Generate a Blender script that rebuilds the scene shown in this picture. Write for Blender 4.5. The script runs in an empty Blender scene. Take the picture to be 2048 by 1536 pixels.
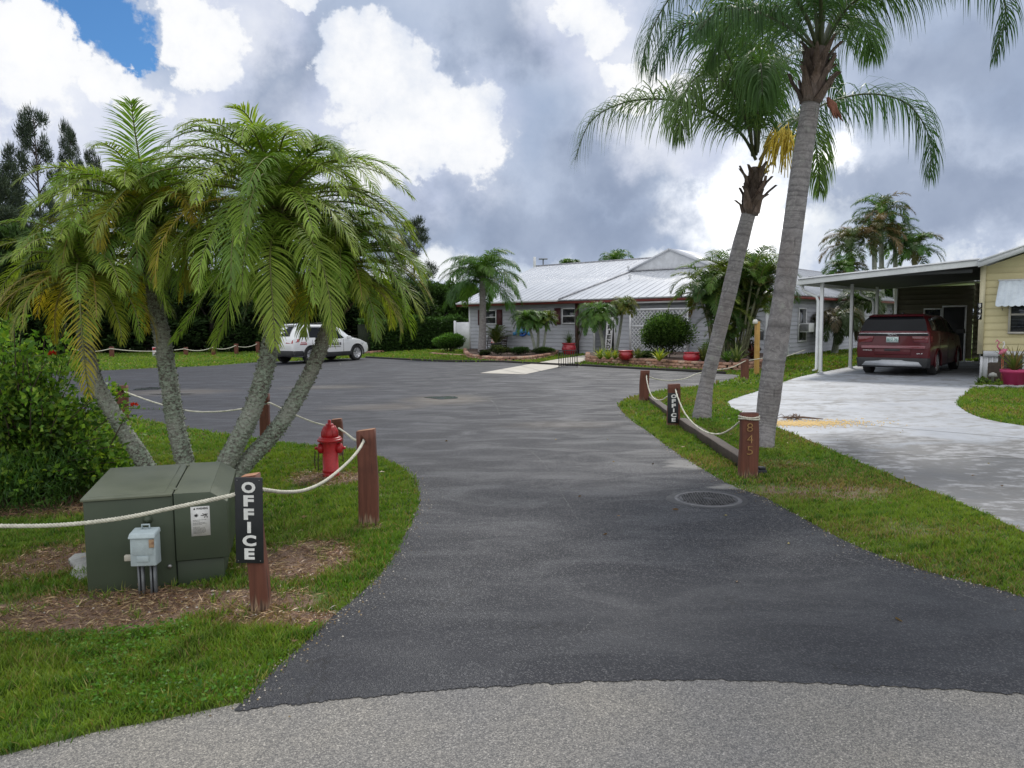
import bpy, bmesh, math, random
import numpy as np
from mathutils import Vector, Matrix
from mathutils.geometry import tessellate_polygon
PI = math.pi
rad = math.radians
rng = np.random.default_rng(7)
random.seed(7)
scene = bpy.context.scene
COL = scene.collection

# ------------------------------------------------------------------ camera
FPX, CH = 1500.0, 1.65
pit, rol = math.atan(123 / 1500.0), rad(0.55)
_F = Vector((0, math.cos(pit), -math.sin(pit)))
_r = Vector((1, 0, 0)); _u = Vector((0, math.sin(pit), math.cos(pit)))
CX = math.cos(rol) * _r - math.sin(rol) * _u
CU = math.sin(rol) * _r + math.cos(rol) * _u
cam_d = bpy.data.cameras.new('camera'); cam = bpy.data.objects.new('camera', cam_d); COL.objects.link(cam)
cam_d.sensor_width = 36; cam_d.lens = FPX / 2048 * 36; cam_d.clip_end = 3000; cam_d.clip_start = 0.05
m = Matrix.Identity(4)
for i in range(3):
    m[i][0] = CX[i]; m[i][1] = CU[i]; m[i][2] = -_F[i]
m[2][3] = CH
cam.matrix_world = m
scene.camera = cam
def ray(px, py): return _F * FPX + CX * (px - 1024) + CU * (768 - py)
def P(px, py, z=0.0):
    d = ray(px, py); t = (z - CH) / d.z
    return Vector((d.x * t, d.y * t, z))
def V(px, py, Y):
    d = ray(px, py); t = Y / d.y
    return Vector((d.x * t, Y, CH + d.z * t))
def G(pts): return [(P(*p).x, P(*p).y) for p in pts]
def U2(p): return Vector((p[0], p[1], 0))

# ------------------------------------------------------------------ materials
MATS = {}
class NT:
    def __init__(s, nt): s.t = nt; s.L = nt.links
    def n(s, typ, ins=None, **pr):
        nd = s.t.nodes.new(typ)
        for k, v in pr.items(): setattr(nd, k, v)
        for k, v in (ins or {}).items():
            sock = nd.inputs[k]
            if isinstance(v, bpy.types.NodeSocket): s.L.new(v, sock)
            else: sock.default_value = v
        return nd
    def math(s, op, a, b=0.0, c=0.0, clamp=False):
        return s.n('ShaderNodeMath', {0: a, 1: b, 2: c}, operation=op, use_clamp=clamp).outputs[0]
    def mix(s, f, a, b, blend='MIX'):
        nd = s.n('ShaderNodeMix', {0: f, 6: a, 7: b}, data_type='RGBA', blend_type=blend); return nd.outputs[2]
    def smooth(s, x, lo, hi, a=0.0, b=1.0):
        return s.n('ShaderNodeMapRange', {0: x, 1: lo, 2: hi, 3: a, 4: b}, interpolation_type='SMOOTHSTEP').outputs[0]
    def noise(s, vec, scale, detail=4, rough=.55, dist=0.0, out=0):
        return s.n('ShaderNodeTexNoise', {'Vector': vec, 'Scale': scale, 'Detail': detail, 'Roughness': rough, 'Distortion': dist}).outputs[out]
    def map(s, vec, scale=(1, 1, 1), loc=(0, 0, 0), rot=(0, 0, 0)):
        return s.n('ShaderNodeMapping', {'Vector': vec, 'Scale': scale, 'Location': loc, 'Rotation': rot}).outputs[0]
def c4(c): return (c[0], c[1], c[2], 1)
def newmat(name):
    mt = bpy.data.materials.new(name); mt.use_nodes = True; nt = NT(mt.node_tree); mt.node_tree.nodes.clear()
    out = nt.n('ShaderNodeOutputMaterial'); b = nt.n('ShaderNodeBsdfPrincipled'); nt.L.new(b.outputs[0], out.inputs[0])
    MATS[name] = mt
    tc = nt.n('ShaderNodeTexCoord').outputs['Object']
    return mt, nt, b, out, tc
def setb(nt, b, **kw):
    for k, v in kw.items():
        s = b.inputs[k.replace('_', ' ')]
        if isinstance(v, bpy.types.NodeSocket): nt.L.new(v, s)
        else: s.default_value = v
def bump(nt, h, strength, dist=.01):
    return nt.n('ShaderNodeBump', {'Height': h, 'Strength': strength, 'Distance': dist}).outputs[0]
def mat(name, c1, c2=None, scale=4, rough=.6, bmp=.15, bscale=60, bdist=.004, metal=0, coat=0, stretch=(1, 1, 1), spec=.5, attr=False, var=.08, lo=.35, hi=.65):
    if name in MATS: return MATS[name]
    mt, nt, b, out, tc = newmat(name)
    if c2 is None: c2 = tuple(min(1, x * (1 - var * 2)) for x in c1)
    v = nt.map(tc, stretch)
    f = nt.smooth(nt.noise(v, scale, 6), lo, hi)
    col = nt.mix(f, c4(c1), c4(c2))
    if attr:
        a = nt.n('ShaderNodeAttribute', attribute_name='Col').outputs['Color']; col = nt.mix(1.0, col, a, 'MULTIPLY')
    fine = nt.noise(v, bscale, 5)
    col = nt.mix(1.0, col, nt.n('ShaderNodeCombineColor', {0: nt.smooth(fine, .2, .8, 1 - var, 1 + var), 1: nt.smooth(fine, .2, .8, 1 - var, 1 + var), 2: nt.smooth(fine, .2, .8, 1 - var, 1 + var)}).outputs[0], 'MULTIPLY')
    setb(nt, b, Base_Color=col, Roughness=nt.smooth(fine, .2, .8, max(0.02, rough - .07), min(1, rough + .07)), Metallic=metal, Coat_Weight=coat)
    b.inputs['Specular IOR Level'].default_value = spec
    if bmp: setb(nt, b, Normal=bump(nt, fine, bmp, bdist))
    return mt
def leafmat(name, trans=.3, rough=.42, spec=.45, tint=(1.25, 1.3, .55)):
    mt, nt, b, out, tc = newmat(name)
    a = nt.n('ShaderNodeAttribute', attribute_name='Col').outputs['Color']
    f = nt.noise(tc, 9, 3)
    col = nt.mix(nt.smooth(f, .3, .7), a, nt.mix(1.0, a, (.72, .78, .62, 1), 'MULTIPLY'))
    setb(nt, b, Base_Color=col, Roughness=rough); b.inputs['Specular IOR Level'].default_value = spec
    tr = nt.n('ShaderNodeBsdfTranslucent', {'Color': nt.mix(1.0, col, c4(tint), 'MULTIPLY')})
    mx = nt.n('ShaderNodeMixShader', {0: trans, 1: b.outputs[0], 2: tr.outputs[0]})
    nt.L.new(mx.outputs[0], out.inputs[0])
    return mt

# ------------------------------------------------------------------ mesh builder
class MB:
    def __init__(s): s.v = []; s.f = []; s.c = []; s.n = 0
    def add(s, v, f, col=(1, 1, 1), M=None):
        v = np.asarray(v, dtype=np.float64).reshape(-1, 3)
        if M is not None:
            A = np.array(M); v = v @ A[:3, :3].T + A[:3, 3]
        groups = {}
        if isinstance(f, np.ndarray): s.f.append(f + s.n)
        else:
            for q in f: groups.setdefault(len(q), []).append(q)
            for k, g in groups.items(): s.f.append(np.array(g) + s.n)
        c = np.asarray(col, dtype=np.float64)
        if c.ndim == 1: c = np.tile(c, (len(v), 1))
        s.v.append(v); s.c.append(c); s.n += len(v); return s
    def box(s, c, sz, M=None, rz=0, col=(1, 1, 1)):
        x, y, z = [q / 2 for q in sz]
        v = np.array([(a * x, b * y, d * z) for a in (-1, 1) for b in (-1, 1) for d in (-1, 1)])
        if rz: cs, sn = math.cos(rz), math.sin(rz); v = v @ np.array([[cs, -sn, 0], [sn, cs, 0], [0, 0, 1]]).T
        v = v + np.array(c)
        return s.add(v, [(0, 1, 3, 2), (4, 6, 7, 5), (0, 4, 5, 1), (2, 3, 7, 6), (0, 2, 6, 4), (1, 5, 7, 3)], col, M)
    def hexa(s, p, col=(1, 1, 1), M=None):   # p: bottom 4 ccw, top 4 ccw
        return s.add(p, [(3, 2, 1, 0), (4, 5, 6, 7), (0, 1, 5, 4), (1, 2, 6, 5), (2, 3, 7, 6), (3, 0, 4, 7)], col, M)
    def tube(s, path, radii, n=10, col=(1, 1, 1), cap=True, M=None, prof=None):
        p = np.array([tuple(q) for q in path], dtype=float); k = len(p)
        r = np.broadcast_to(np.asarray(radii, dtype=float), (k,)) if np.ndim(radii) < 2 else None
        T = np.gradient(p, axis=0); T /= np.linalg.norm(T, axis=1)[:, None] + 1e-9
        ref = np.array([0, 0, 1.]) if abs(T[0][2]) < .8 else np.array([1., 0, 0])
        a = np.cross(T[0], ref); a /= np.linalg.norm(a); vs = []
        for i in range(k):
            a = a - T[i] * np.dot(a, T[i]); a /= np.linalg.norm(a) + 1e-9; b = np.cross(T[i], a)
            th = np.arange(n) * 2 * PI / n
            rr = (r[i] if r is not None else np.asarray(radii)[i])
            if prof is not None: rr = rr * prof(i, th)
            vs.append(p[i] + (np.cos(th) * rr)[:, None] * a + (np.sin(th) * rr)[:, None] * b)
        v = np.concatenate(vs)
        i, j = np.meshgrid(np.arange(k - 1), np.arange(n), indexing='ij')
        q = np.stack([i * n + j, i * n + (j + 1) % n, (i + 1) * n + (j + 1) % n, (i + 1) * n + j], -1).reshape(-1, 4)
        if np.ndim(col) == 2: col = np.repeat(np.asarray(col), n, axis=0)
        base = s.n; s.add(v, q, col, M)
        if cap:
            s.f.append(np.array([[base + t for t in range(n)][::-1]])); s.f.append(np.array([[base + (k - 1) * n + t for t in range(n)]]))
        return s
    def lathe(s, prof, n=20, M=None, col=(1, 1, 1)):
        k = len(prof); th = np.arange(n) * 2 * PI / n
        v = np.array([[r * math.cos(t), r * math.sin(t), z] for r, z in prof for t in th])
        q = [(i * n + j, i * n + (j + 1) % n, (i + 1) * n + (j + 1) % n, (i + 1) * n + j) for i in range(k - 1) for j in range(n)]
        q.append(tuple(range(n))[::-1]); q.append(tuple((k - 1) * n + j for j in range(n)))
        return s.add(v, q, col, M)
    def prism(s, poly, z0, z1, M=None, col=(1, 1, 1)):
        n = len(poly); v = [(x, y, z0) for x, y in poly] + [(x, y, z1) for x, y in poly]
        f = [(i, (i + 1) % n, n + (i + 1) % n, n + i) for i in range(n)]
        for t in tessellate_polygon([[Vector((x, y, 0)) for x, y in poly]]):
            f.append(tuple(t)[::-1]); f.append(tuple(n + a for a in t))
        return s.add(v, f, col, M)
    def sheet(s, poly, z, col=(1, 1, 1)):
        f = []
        for t in tessellate_polygon([[Vector((x, y, 0)) for x, y in poly]]):
            a, b, c = [poly[i] for i in t]
            if (b[0] - a[0]) * (c[1] - a[1]) - (b[1] - a[1]) * (c[0] - a[0]) < 0: t = tuple(t)[::-1]
            f.append(tuple(t))
        return s.add([(x, y, z) for x, y in poly], f, col)
    def build(s, name, mt, parent=None, M=None, smooth=False, bevel=0, fix=False, loc=None):
        v = np.concatenate(s.v); c = np.concatenate(s.c)
        if loc is not None and M is None and parent is None: M = Matrix.Translation(loc)
        if M is not None:
            A = np.array(M.inverted()); v = v @ A[:3, :3].T + A[:3, 3]
        me = bpy.data.meshes.new(name)
        tot = np.concatenate([np.full(len(g), g.shape[1]) for g in s.f]); lp = np.concatenate([g.ravel() for g in s.f])
        me.vertices.add(len(v)); me.vertices.foreach_set('co', v.astype(np.float32).ravel())
        me.loops.add(len(lp)); me.loops.foreach_set('vertex_index', lp.astype(np.int32))
        me.polygons.add(len(tot)); st = np.concatenate([[0], np.cumsum(tot)[:-1]])
        me.polygons.foreach_set('loop_start', st.astype(np.int32)); me.polygons.foreach_set('loop_total', tot.astype(np.int32))
        if smooth: me.polygons.foreach_set('use_smooth', np.ones(len(tot), dtype=bool))
        me.update(calc_edges=True)
        ca = me.color_attributes.new('Col', 'FLOAT_COLOR', 'POINT')
        ca.data.foreach_set('color', np.concatenate([c, np.ones((len(c), 1))], 1).astype(np.float32).ravel())
        me.validate()
        if fix:
            bm = bmesh.new(); bm.from_mesh(me); bmesh.ops.recalc_face_normals(bm, faces=bm.faces); bm.to_mesh(me); bm.free()
        me.materials.append(mt)
        o = bpy.data.objects.new(name, me); COL.objects.link(o)
        if parent is not None: o.parent = parent
        elif M is not None: o.matrix_world = M
        if bevel:
            md = o.modifiers.new('bevel', 'BEVEL'); md.width = bevel; md.segments = 2; md.limit_method = 'ANGLE'
        return o
def tag(o, label=None, cat=None, group=None, kind=None):
    if label: o['label'] = label
    if cat: o['category'] = cat
    if group: o['group'] = group
    if kind: o['kind'] = kind
    return o
def thing(name, label, cat, loc=(0, 0, 0), rz=0, group=None):
    o = bpy.data.objects.new(name, None); COL.objects.link(o); o.empty_display_size = .2
    M = Matrix.Translation(loc) @ Matrix.Rotation(rz, 4, 'Z'); o.matrix_world = M
    tag(o, label, cat, group); return o, M
def copy_tree(o, parent=None):
    c = o.copy(); COL.objects.link(c)
    if parent is not None: c.parent = parent
    for ch in [x for x in COL.objects if x.parent == o]: copy_tree(ch, c)
    return c
def dup(o, loc, rz, label, scale=1.0):
    c = copy_tree(o); c.matrix_world = Matrix.Translation(loc) @ Matrix.Rotation(rz, 4, 'Z') @ Matrix.Scale(scale, 4); c['label'] = label; return c
def catmull(pts, n=12, closed=False):
    p = [np.array(tuple(q), dtype=float) for q in pts]; out = []
    k = len(p); rngi = range(k if closed else k - 1)
    for i in rngi:
        if closed: a, b, c, d = p[(i - 1) % k], p[i], p[(i + 1) % k], p[(i + 2) % k]
        else: a, b, c, d = p[max(0, i - 1)], p[i], p[i + 1], p[min(k - 1, i + 2)]
        for j in range(n):
            t = j / n
            out.append(.5 * ((2 * b) + (-a + c) * t + (2 * a - 5 * b + 4 * c - d) * t * t + (-a + 3 * b - 3 * c + d) * t ** 3))
    if not closed: out.append(p[-1])
    return out
_dg = None
def text_verts(txt, size, extr=.004, offset=0.0, spacing=1.0):
    cu = bpy.data.curves.new('t', 'FONT'); cu.body = txt; cu.size = size; cu.extrude = extr; cu.offset = offset
    cu.align_x = 'CENTER'; cu.align_y = 'CENTER'; cu.space_character = spacing; cu.resolution_u = 3
    ob = bpy.data.objects.new('t', cu); COL.objects.link(ob)
    dg = bpy.context.evaluated_depsgraph_get(); me = bpy.data.meshes.new_from_object(ob.evaluated_get(dg))
    v = np.array([tuple(q.co) for q in me.vertices]); f = [tuple(q.vertices) for q in me.polygons]
    bpy.data.objects.remove(ob); bpy.data.curves.remove(cu); bpy.data.meshes.remove(me)
    return v, f
def text_on(mb, txt, size, origin, right, up, extr=.003, offset=0.0, sx=1.0, spacing=1.0, fit=None, col=(1, 1, 1)):
    v, f = text_verts(txt, size, extr, offset, spacing)
    if not len(v): return
    mid = (v.max(0) + v.min(0)) / 2; v = v - mid
    if fit:
        ext = v.max(0) - v.min(0); v[:, 0] *= fit[0] / max(ext[0], 1e-6); v[:, 1] *= fit[1] / max(ext[1], 1e-6)
    v[:, 0] *= sx
    R = Vector(right).normalized(); Uv = Vector(up).normalized(); N = R.cross(Uv)
    M = Matrix(((R.x, Uv.x, N.x, origin[0]), (R.y, Uv.y, N.y, origin[1]), (R.z, Uv.z, N.z, origin[2]), (0, 0, 0, 1)))
    mb.add(v, f, col, M)
def boolean_cut(o, cutter):
    md = o.modifiers.new('b', 'BOOLEAN'); md.operation = 'DIFFERENCE'; md.object = cutter; md.solver = 'EXACT'
    dg = bpy.context.evaluated_depsgraph_get(); dg.update()
    me = bpy.data.meshes.new_from_object(o.evaluated_get(dg)); o.modifiers.clear(); old = o.data; o.data = me; me.name = old.name
    bpy.data.objects.remove(cutter)

# ------------------------------------------------------------------ foliage helpers
def norm(a): return a / (np.linalg.norm(a, axis=-1, keepdims=True) + 1e-9)
def cards(mb, Pn, D, L, W, col, bend=.15):
    """diamond leaves folded along the midrib"""
    n = len(Pn); D = norm(D); R = norm(rng.normal(size=(n, 3))); S = norm(np.cross(D, R)); N = np.cross(S, D)
    L = np.broadcast_to(np.asarray(L), (n,))[:, None]; W = np.broadcast_to(np.asarray(W), (n,))[:, None]
    v = np.stack([Pn, Pn + D * L * .45 + S * W * .5 + N * L * bend, Pn + D * L - N * L * bend * .4, Pn + D * L * .45 - S * W * .5 + N * L * bend], 1)
    q = np.arange(n * 4).reshape(n, 4)
    mb.add(v.reshape(-1, 3), q, np.repeat(np.asarray(col), 4, axis=0))
def mixcol(cols, n, jit=.12):
    c = np.array(cols)[rng.integers(0, len(cols), n)]
    return np.clip(c * (1 + rng.normal(0, jit, (n, 1))), .002, 1)
def clump(mb, c, r, n, L, W, cols, shell=.75, shade=.5, up=.3, droop=0.0):
    c = np.array(tuple(c)); r = np.array(r if np.ndim(r) else (r, r, r))
    d = norm(rng.normal(size=(n, 3))); rad_ = rng.uniform(shell, 1.05, (n, 1)) ** 1
    p = c + d * rad_ * r
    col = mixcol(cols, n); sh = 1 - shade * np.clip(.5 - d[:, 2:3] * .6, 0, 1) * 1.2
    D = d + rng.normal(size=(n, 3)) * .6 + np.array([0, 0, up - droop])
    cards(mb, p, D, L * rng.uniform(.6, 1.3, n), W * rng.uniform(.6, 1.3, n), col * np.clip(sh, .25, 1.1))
def arc_path(o, az, el0, L, droop, n=16, pw=1.25, twist=0.0):
    t = np.linspace(0, 1, n); el = el0 - droop * t ** pw; a = az + twist * t
    d = np.stack([np.cos(el) * np.sin(a), np.cos(el) * np.cos(a), np.sin(el)], 1) * (L / (n - 1))
    return np.array(tuple(o)) + np.concatenate([[[0, 0, 0]], np.cumsum(d[:-1], 0)])
def frond(mb, rb, path, nl, leafL, W, g=.5, start=.12, vee=.35, col=((.05, .1, .02),), plume=0.0, k=4, ang=(75, 30), rr=.012, rcol=(.1, .12, .03), tipcol=None, jit=.1, flat=0):
    p = np.asarray(path, dtype=float); m_ = len(p); s = np.concatenate([[0], np.cumsum(np.linalg.norm(np.diff(p, axis=0), axis=1))]); s /= s[-1]
    T = norm(np.gradient(p, axis=0))
    rb.tube(p, rr * (1 - .85 * s) + .002, n=4, col=rcol, cap=False)
    t = np.linspace(start, 1, nl) + rng.normal(0, .3 / nl, nl); t = np.clip(t, 0, 1)
    base = np.stack([np.interp(t, s, p[:, i]) for i in range(3)], 1); Tt = norm(np.stack([np.interp(t, s, T[:, i]) for i in range(3)], 1))
    upv = np.array([0, 0, 1.0]); S0 = np.cross(Tt, upv)
    bad = np.linalg.norm(S0, axis=1) < .25
    gl = p[-1] - p[0]; gl[2] = 0; gs = norm(np.cross(norm(gl + 1e-6), upv))
    S0[bad] = gs; S0 = norm(S0); S0 = np.where((S0 @ gs)[:, None] < 0, -S0, S0)
    N0 = norm(np.cross(S0, Tt))
    tt = (t - start) / (1 - start)
    prof = np.clip(np.sin(PI * (.12 + .83 * tt)), .15, 1) ** .7
    A = np.radians(ang[0] + (ang[1] - ang[0]) * tt ** 1.2)[:, None]
    cbase = mixcol(col, 1, .05)[0]
    for sd in (-1, 1):
        n = nl; vz = vee + rng.normal(0, .1 + plume, (n, 1))
        d = Tt * np.cos(A) + (sd * S0 * np.cos(vz) + N0 * np.sin(vz)) * np.sin(A); d = norm(d + rng.normal(0, .07, (n, 3)))
        Ls = (leafL * prof * rng.uniform(.85, 1.1, n))[:, None]
        pts = [base]; dd = d; dirs = []
        for j in range(k):
            dirs.append(dd); pts.append(pts[-1] + dd * Ls / k)
            dd = norm(dd + np.array([0, 0, -1.0]) * g * (1.0 if j else .5) * (1 if not flat else flat))
        dirs.append(dd)
        wp = np.interp(np.arange(k + 1) / k, [0, .15, .5, 1], [.45, 1, .85, .05])
        vs = []
        for j in range(k + 1):
            sv = norm(np.cross(dirs[j], N0 + 1e-4)); vs.append(np.stack([pts[j] - sv * W * wp[j] / 2, pts[j] + sv * W * wp[j] / 2], 1))
        v = np.stack(vs, 1)  # n,k+1,2,3
        idx = np.arange(n * (k + 1) * 2).reshape(n, k + 1, 2)
        q = np.stack([idx[:, :-1, 0], idx[:, :-1, 1], idx[:, 1:, 1], idx[:, 1:, 0]], -1).reshape(-1, 4)
        c = np.clip(cbase * (1 + rng.normal(0, jit, (n, 1))), .003, 1)
        cc = np.repeat(c[:, None, :], (k + 1) * 2, 1)
        if tipcol is not None:
            w = (np.arange(k + 1) / k)[None, :, None] ** 2 * tipcol[1]
            w = np.repeat(w, 2, 1); cc = cc * (1 - w) + np.array(tipcol[0]) * w
        mb.add(v.reshape(-1, 3), q, cc.reshape(-1, 3))
# ------------------------------------------------------------------ world, sun
sun_az, sun_el = rad(17), rad(42)
W_ = bpy.data.worlds.new('World'); scene.world = W_; W_.use_nodes = True
nt = NT(W_.node_tree); W_.node_tree.nodes.clear()
wo = nt.n('ShaderNodeOutputWorld'); bg = nt.n('ShaderNodeBackground', {'Strength': .1}); nt.L.new(bg.outputs[0], wo.inputs[0])
sky = nt.n('ShaderNodeTexSky'); sky.sky_type = 'NISHITA'; sky.sun_disc = False; sky.sun_elevation = sun_el; sky.sun_rotation = sun_az
sky.altitude = 10; sky.air_density = 1.0; sky.dust_density = .3; sky.ozone_density = 2.5
gen = nt.n('ShaderNodeTexCoord').outputs['Generated']
sep = nt.n('ShaderNodeSeparateXYZ', {0: gen})
az = nt.math('ARCTAN2', sep.outputs[0], sep.outputs[1]); el = nt.math('ARCSINE', sep.outputs[2])
Pc = nt.n('ShaderNodeCombineXYZ', {0: az, 1: el}).outputs[0]
# seamless 3-D warp noise on the direction itself
w1 = nt.noise(gen, 5.0, 9, .6, out=1); w2 = nt.noise(gen, 22.0, 6, .6, out=1)
def vsub(a, b): return nt.n('ShaderNodeVectorMath', {0: a, 1: b}, operation='SUBTRACT').outputs[0]
def vadd(a, b): return nt.n('ShaderNodeVectorMath', {0: a, 1: b}, operation='ADD').outputs[0]
def vscl(a, k): return nt.n('ShaderNodeVectorMath', {0: a, 'Scale': k}, operation='SCALE').outputs[0]
half = (.5, .5, .5)
Pw = vadd(Pc, vadd(vscl(vsub(w1, half), .22), vscl(vsub(w2, half), .085)))
Pw2 = vadd(Pc, vscl(vsub(w1, half), .30))
def blobs(vec, lst):
    cur = None
    for (px, py, rx, ry) in lst:
        d = ray(px, py).normalized(); a = math.atan2(d.x, d.y); e = math.asin(d.z)
        ra = rx / 1500 * math.cos(a) ** 2; re = ry / 1500 * math.cos(a)
        q = nt.map(vec, (1 / ra, 1 / re, 0), (-a / ra, -e / re, 0))
        l = nt.n('ShaderNodeVectorMath', {0: q}, operation='LENGTH').outputs['Value']
        s_ = nt.math('SUBTRACT', 1.0, l)
        cur = s_ if cur is None else nt.math('MAXIMUM', cur, s_)
    return cur
white = blobs(Pw, [(690, 120, 80, 85), (760, 190, 110, 110), (860, 250, 130, 105), (900, 310, 130, 80), (830, 345, 150, 60), (30, 80, 110, 140), (190, 175, 110, 60),
                   (350, 40, 75, 110), (410, 110, 90, 80), (555, 0, 50, 30), (1200, 50, 60, 90), (1280, 175, 90, 30), (-300, 200, 300, 250)])
softw = blobs(Pw2, [(80, 260, 260, 150), (330, 250, 260, 150), (450, 60, 160, 160), (1200, 90, 170, 190), (1330, 190, 250, 120), (800, 300, 300, 200)])
dark = blobs(Pw2, [(1150, 430, 380, 110), (1880, 400, 420, 110), (560, 180, 110, 160), (1040, 90, 150, 130), (1900, 170, 300, 170), (800, 480, 250, 90), (1250, 300, 180, 120), (500, 300, 120, 140)])
low = blobs(Pw2, [(900, 560, 380, 60), (1350, 535, 500, 55), (1950, 530, 420, 50), (1600, 480, 170, 60), (250, 560, 700, 90)])
glow = blobs(Pw, [(1470, 400, 150, 150), (1440, 360, 90, 110), (1550, 470, 110, 80), (1640, 330, 90, 60)])
blue = blobs(Pw, [(175, 25, 100, 75), (235, 85, 50, 45), (120, -60, 120, 90)])
base_n = nt.noise(gen, 3.2, 7, .55); fine_n = nt.noise(gen, 7.0, 9, .56)
grey = nt.mix(nt.smooth(base_n, .32, .66), (.35, .44, .61, 1), (.60, .67, .81, 1))
grey = nt.mix(nt.smooth(dark, 0.0, .75, 0, .85), grey, nt.mix(nt.smooth(fine_n, .3, .7), (.24, .30, .43, 1), (.38, .45, .59, 1)))
grey = nt.mix(nt.smooth(low, .0, .6, 0, .9), grey, nt.mix(nt.smooth(fine_n, .35, .65), (.55, .64, .76, 1), (.98, 1.0, 1.02, 1)))
grey = nt.mix(nt.smooth(softw, .0, .6, 0, .8), grey, nt.mix(nt.smooth(fine_n, .3, .7), (.56, .62, .80, 1), (.92, .94, 1.0, 1)))
edge_n = nt.noise(gen, 38, 7, .65)
wcol = nt.mix(nt.smooth(nt.math('ADD', fine_n, nt.math('MULTIPLY', nt.math('SUBTRACT', edge_n, .5), .4)), .30, .60), (.70, .76, .88, 1), (.97, .98, 1.0, 1))
wcol = nt.mix(nt.smooth(white, .05, .7, 0, .45), wcol, (1.04, 1.04, 1.04, 1))
blue = nt.math('ADD', blue, nt.math('MULTIPLY', nt.math('SUBTRACT', nt.noise(gen, 16, 7, .65), .5), .9))
cl = nt.mix(nt.smooth(blue, .05, .4), grey, nt.mix(1.0, nt.mix(1.0, sky.outputs[0], (.045, .075, .10, 1), 'MULTIPLY'), (1, 1, 1, 1), 'MULTIPLY'))
cl = nt.mix(nt.smooth(nt.math('ADD', white, nt.math('MULTIPLY', nt.math('SUBTRACT', edge_n, .5), .5)), -.02, .22), cl, wcol)
cl = nt.mix(nt.smooth(glow, -.1, .9), cl, (1.5, 1.5, 1.5, 1))
# cloud deck outside the frame, overhead and behind, is brightened as added fill light
cl = nt.mix(nt.smooth(el, .55, 1.1), cl, (1.05, 1.08, 1.12, 1))
cl = nt.mix(nt.smooth(nt.math('ABSOLUTE', az), 1.0, 1.7), cl, (1.08, 1.10, 1.14, 1))
cl = nt.mix(nt.smooth(el, -.02, -.1), cl, (.25, .27, .25, 1))
nt.L.new(nt.mix(1.0, cl, (10, 10, 10, 1), 'MULTIPLY'), bg.inputs['Color'])
W_.cycles.sampling_method = 'MANUAL'; W_.cycles.sample_map_resolution = 512
sd = Vector((math.sin(sun_az) * math.cos(sun_el), math.cos(sun_az) * math.cos(sun_el), math.sin(sun_el)))
sl = bpy.data.lights.new('sun', 'SUN'); sl.energy = 2.2; sl.angle = rad(7); sl.color = (1, .96, .9)
so = bpy.data.objects.new('sun', sl); COL.objects.link(so); so.location = (0, 0, 60); so.rotation_euler = (-sd).to_track_quat('-Z', 'Y').to_euler()
scene.view_settings.view_transform = 'Standard'; scene.view_settings.look = 'None'; scene.view_settings.exposure = 0; scene.view_settings.gamma = 1
scene.cycles.max_bounces = 6; scene.cycles.transparent_max_bounces = 8

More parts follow.
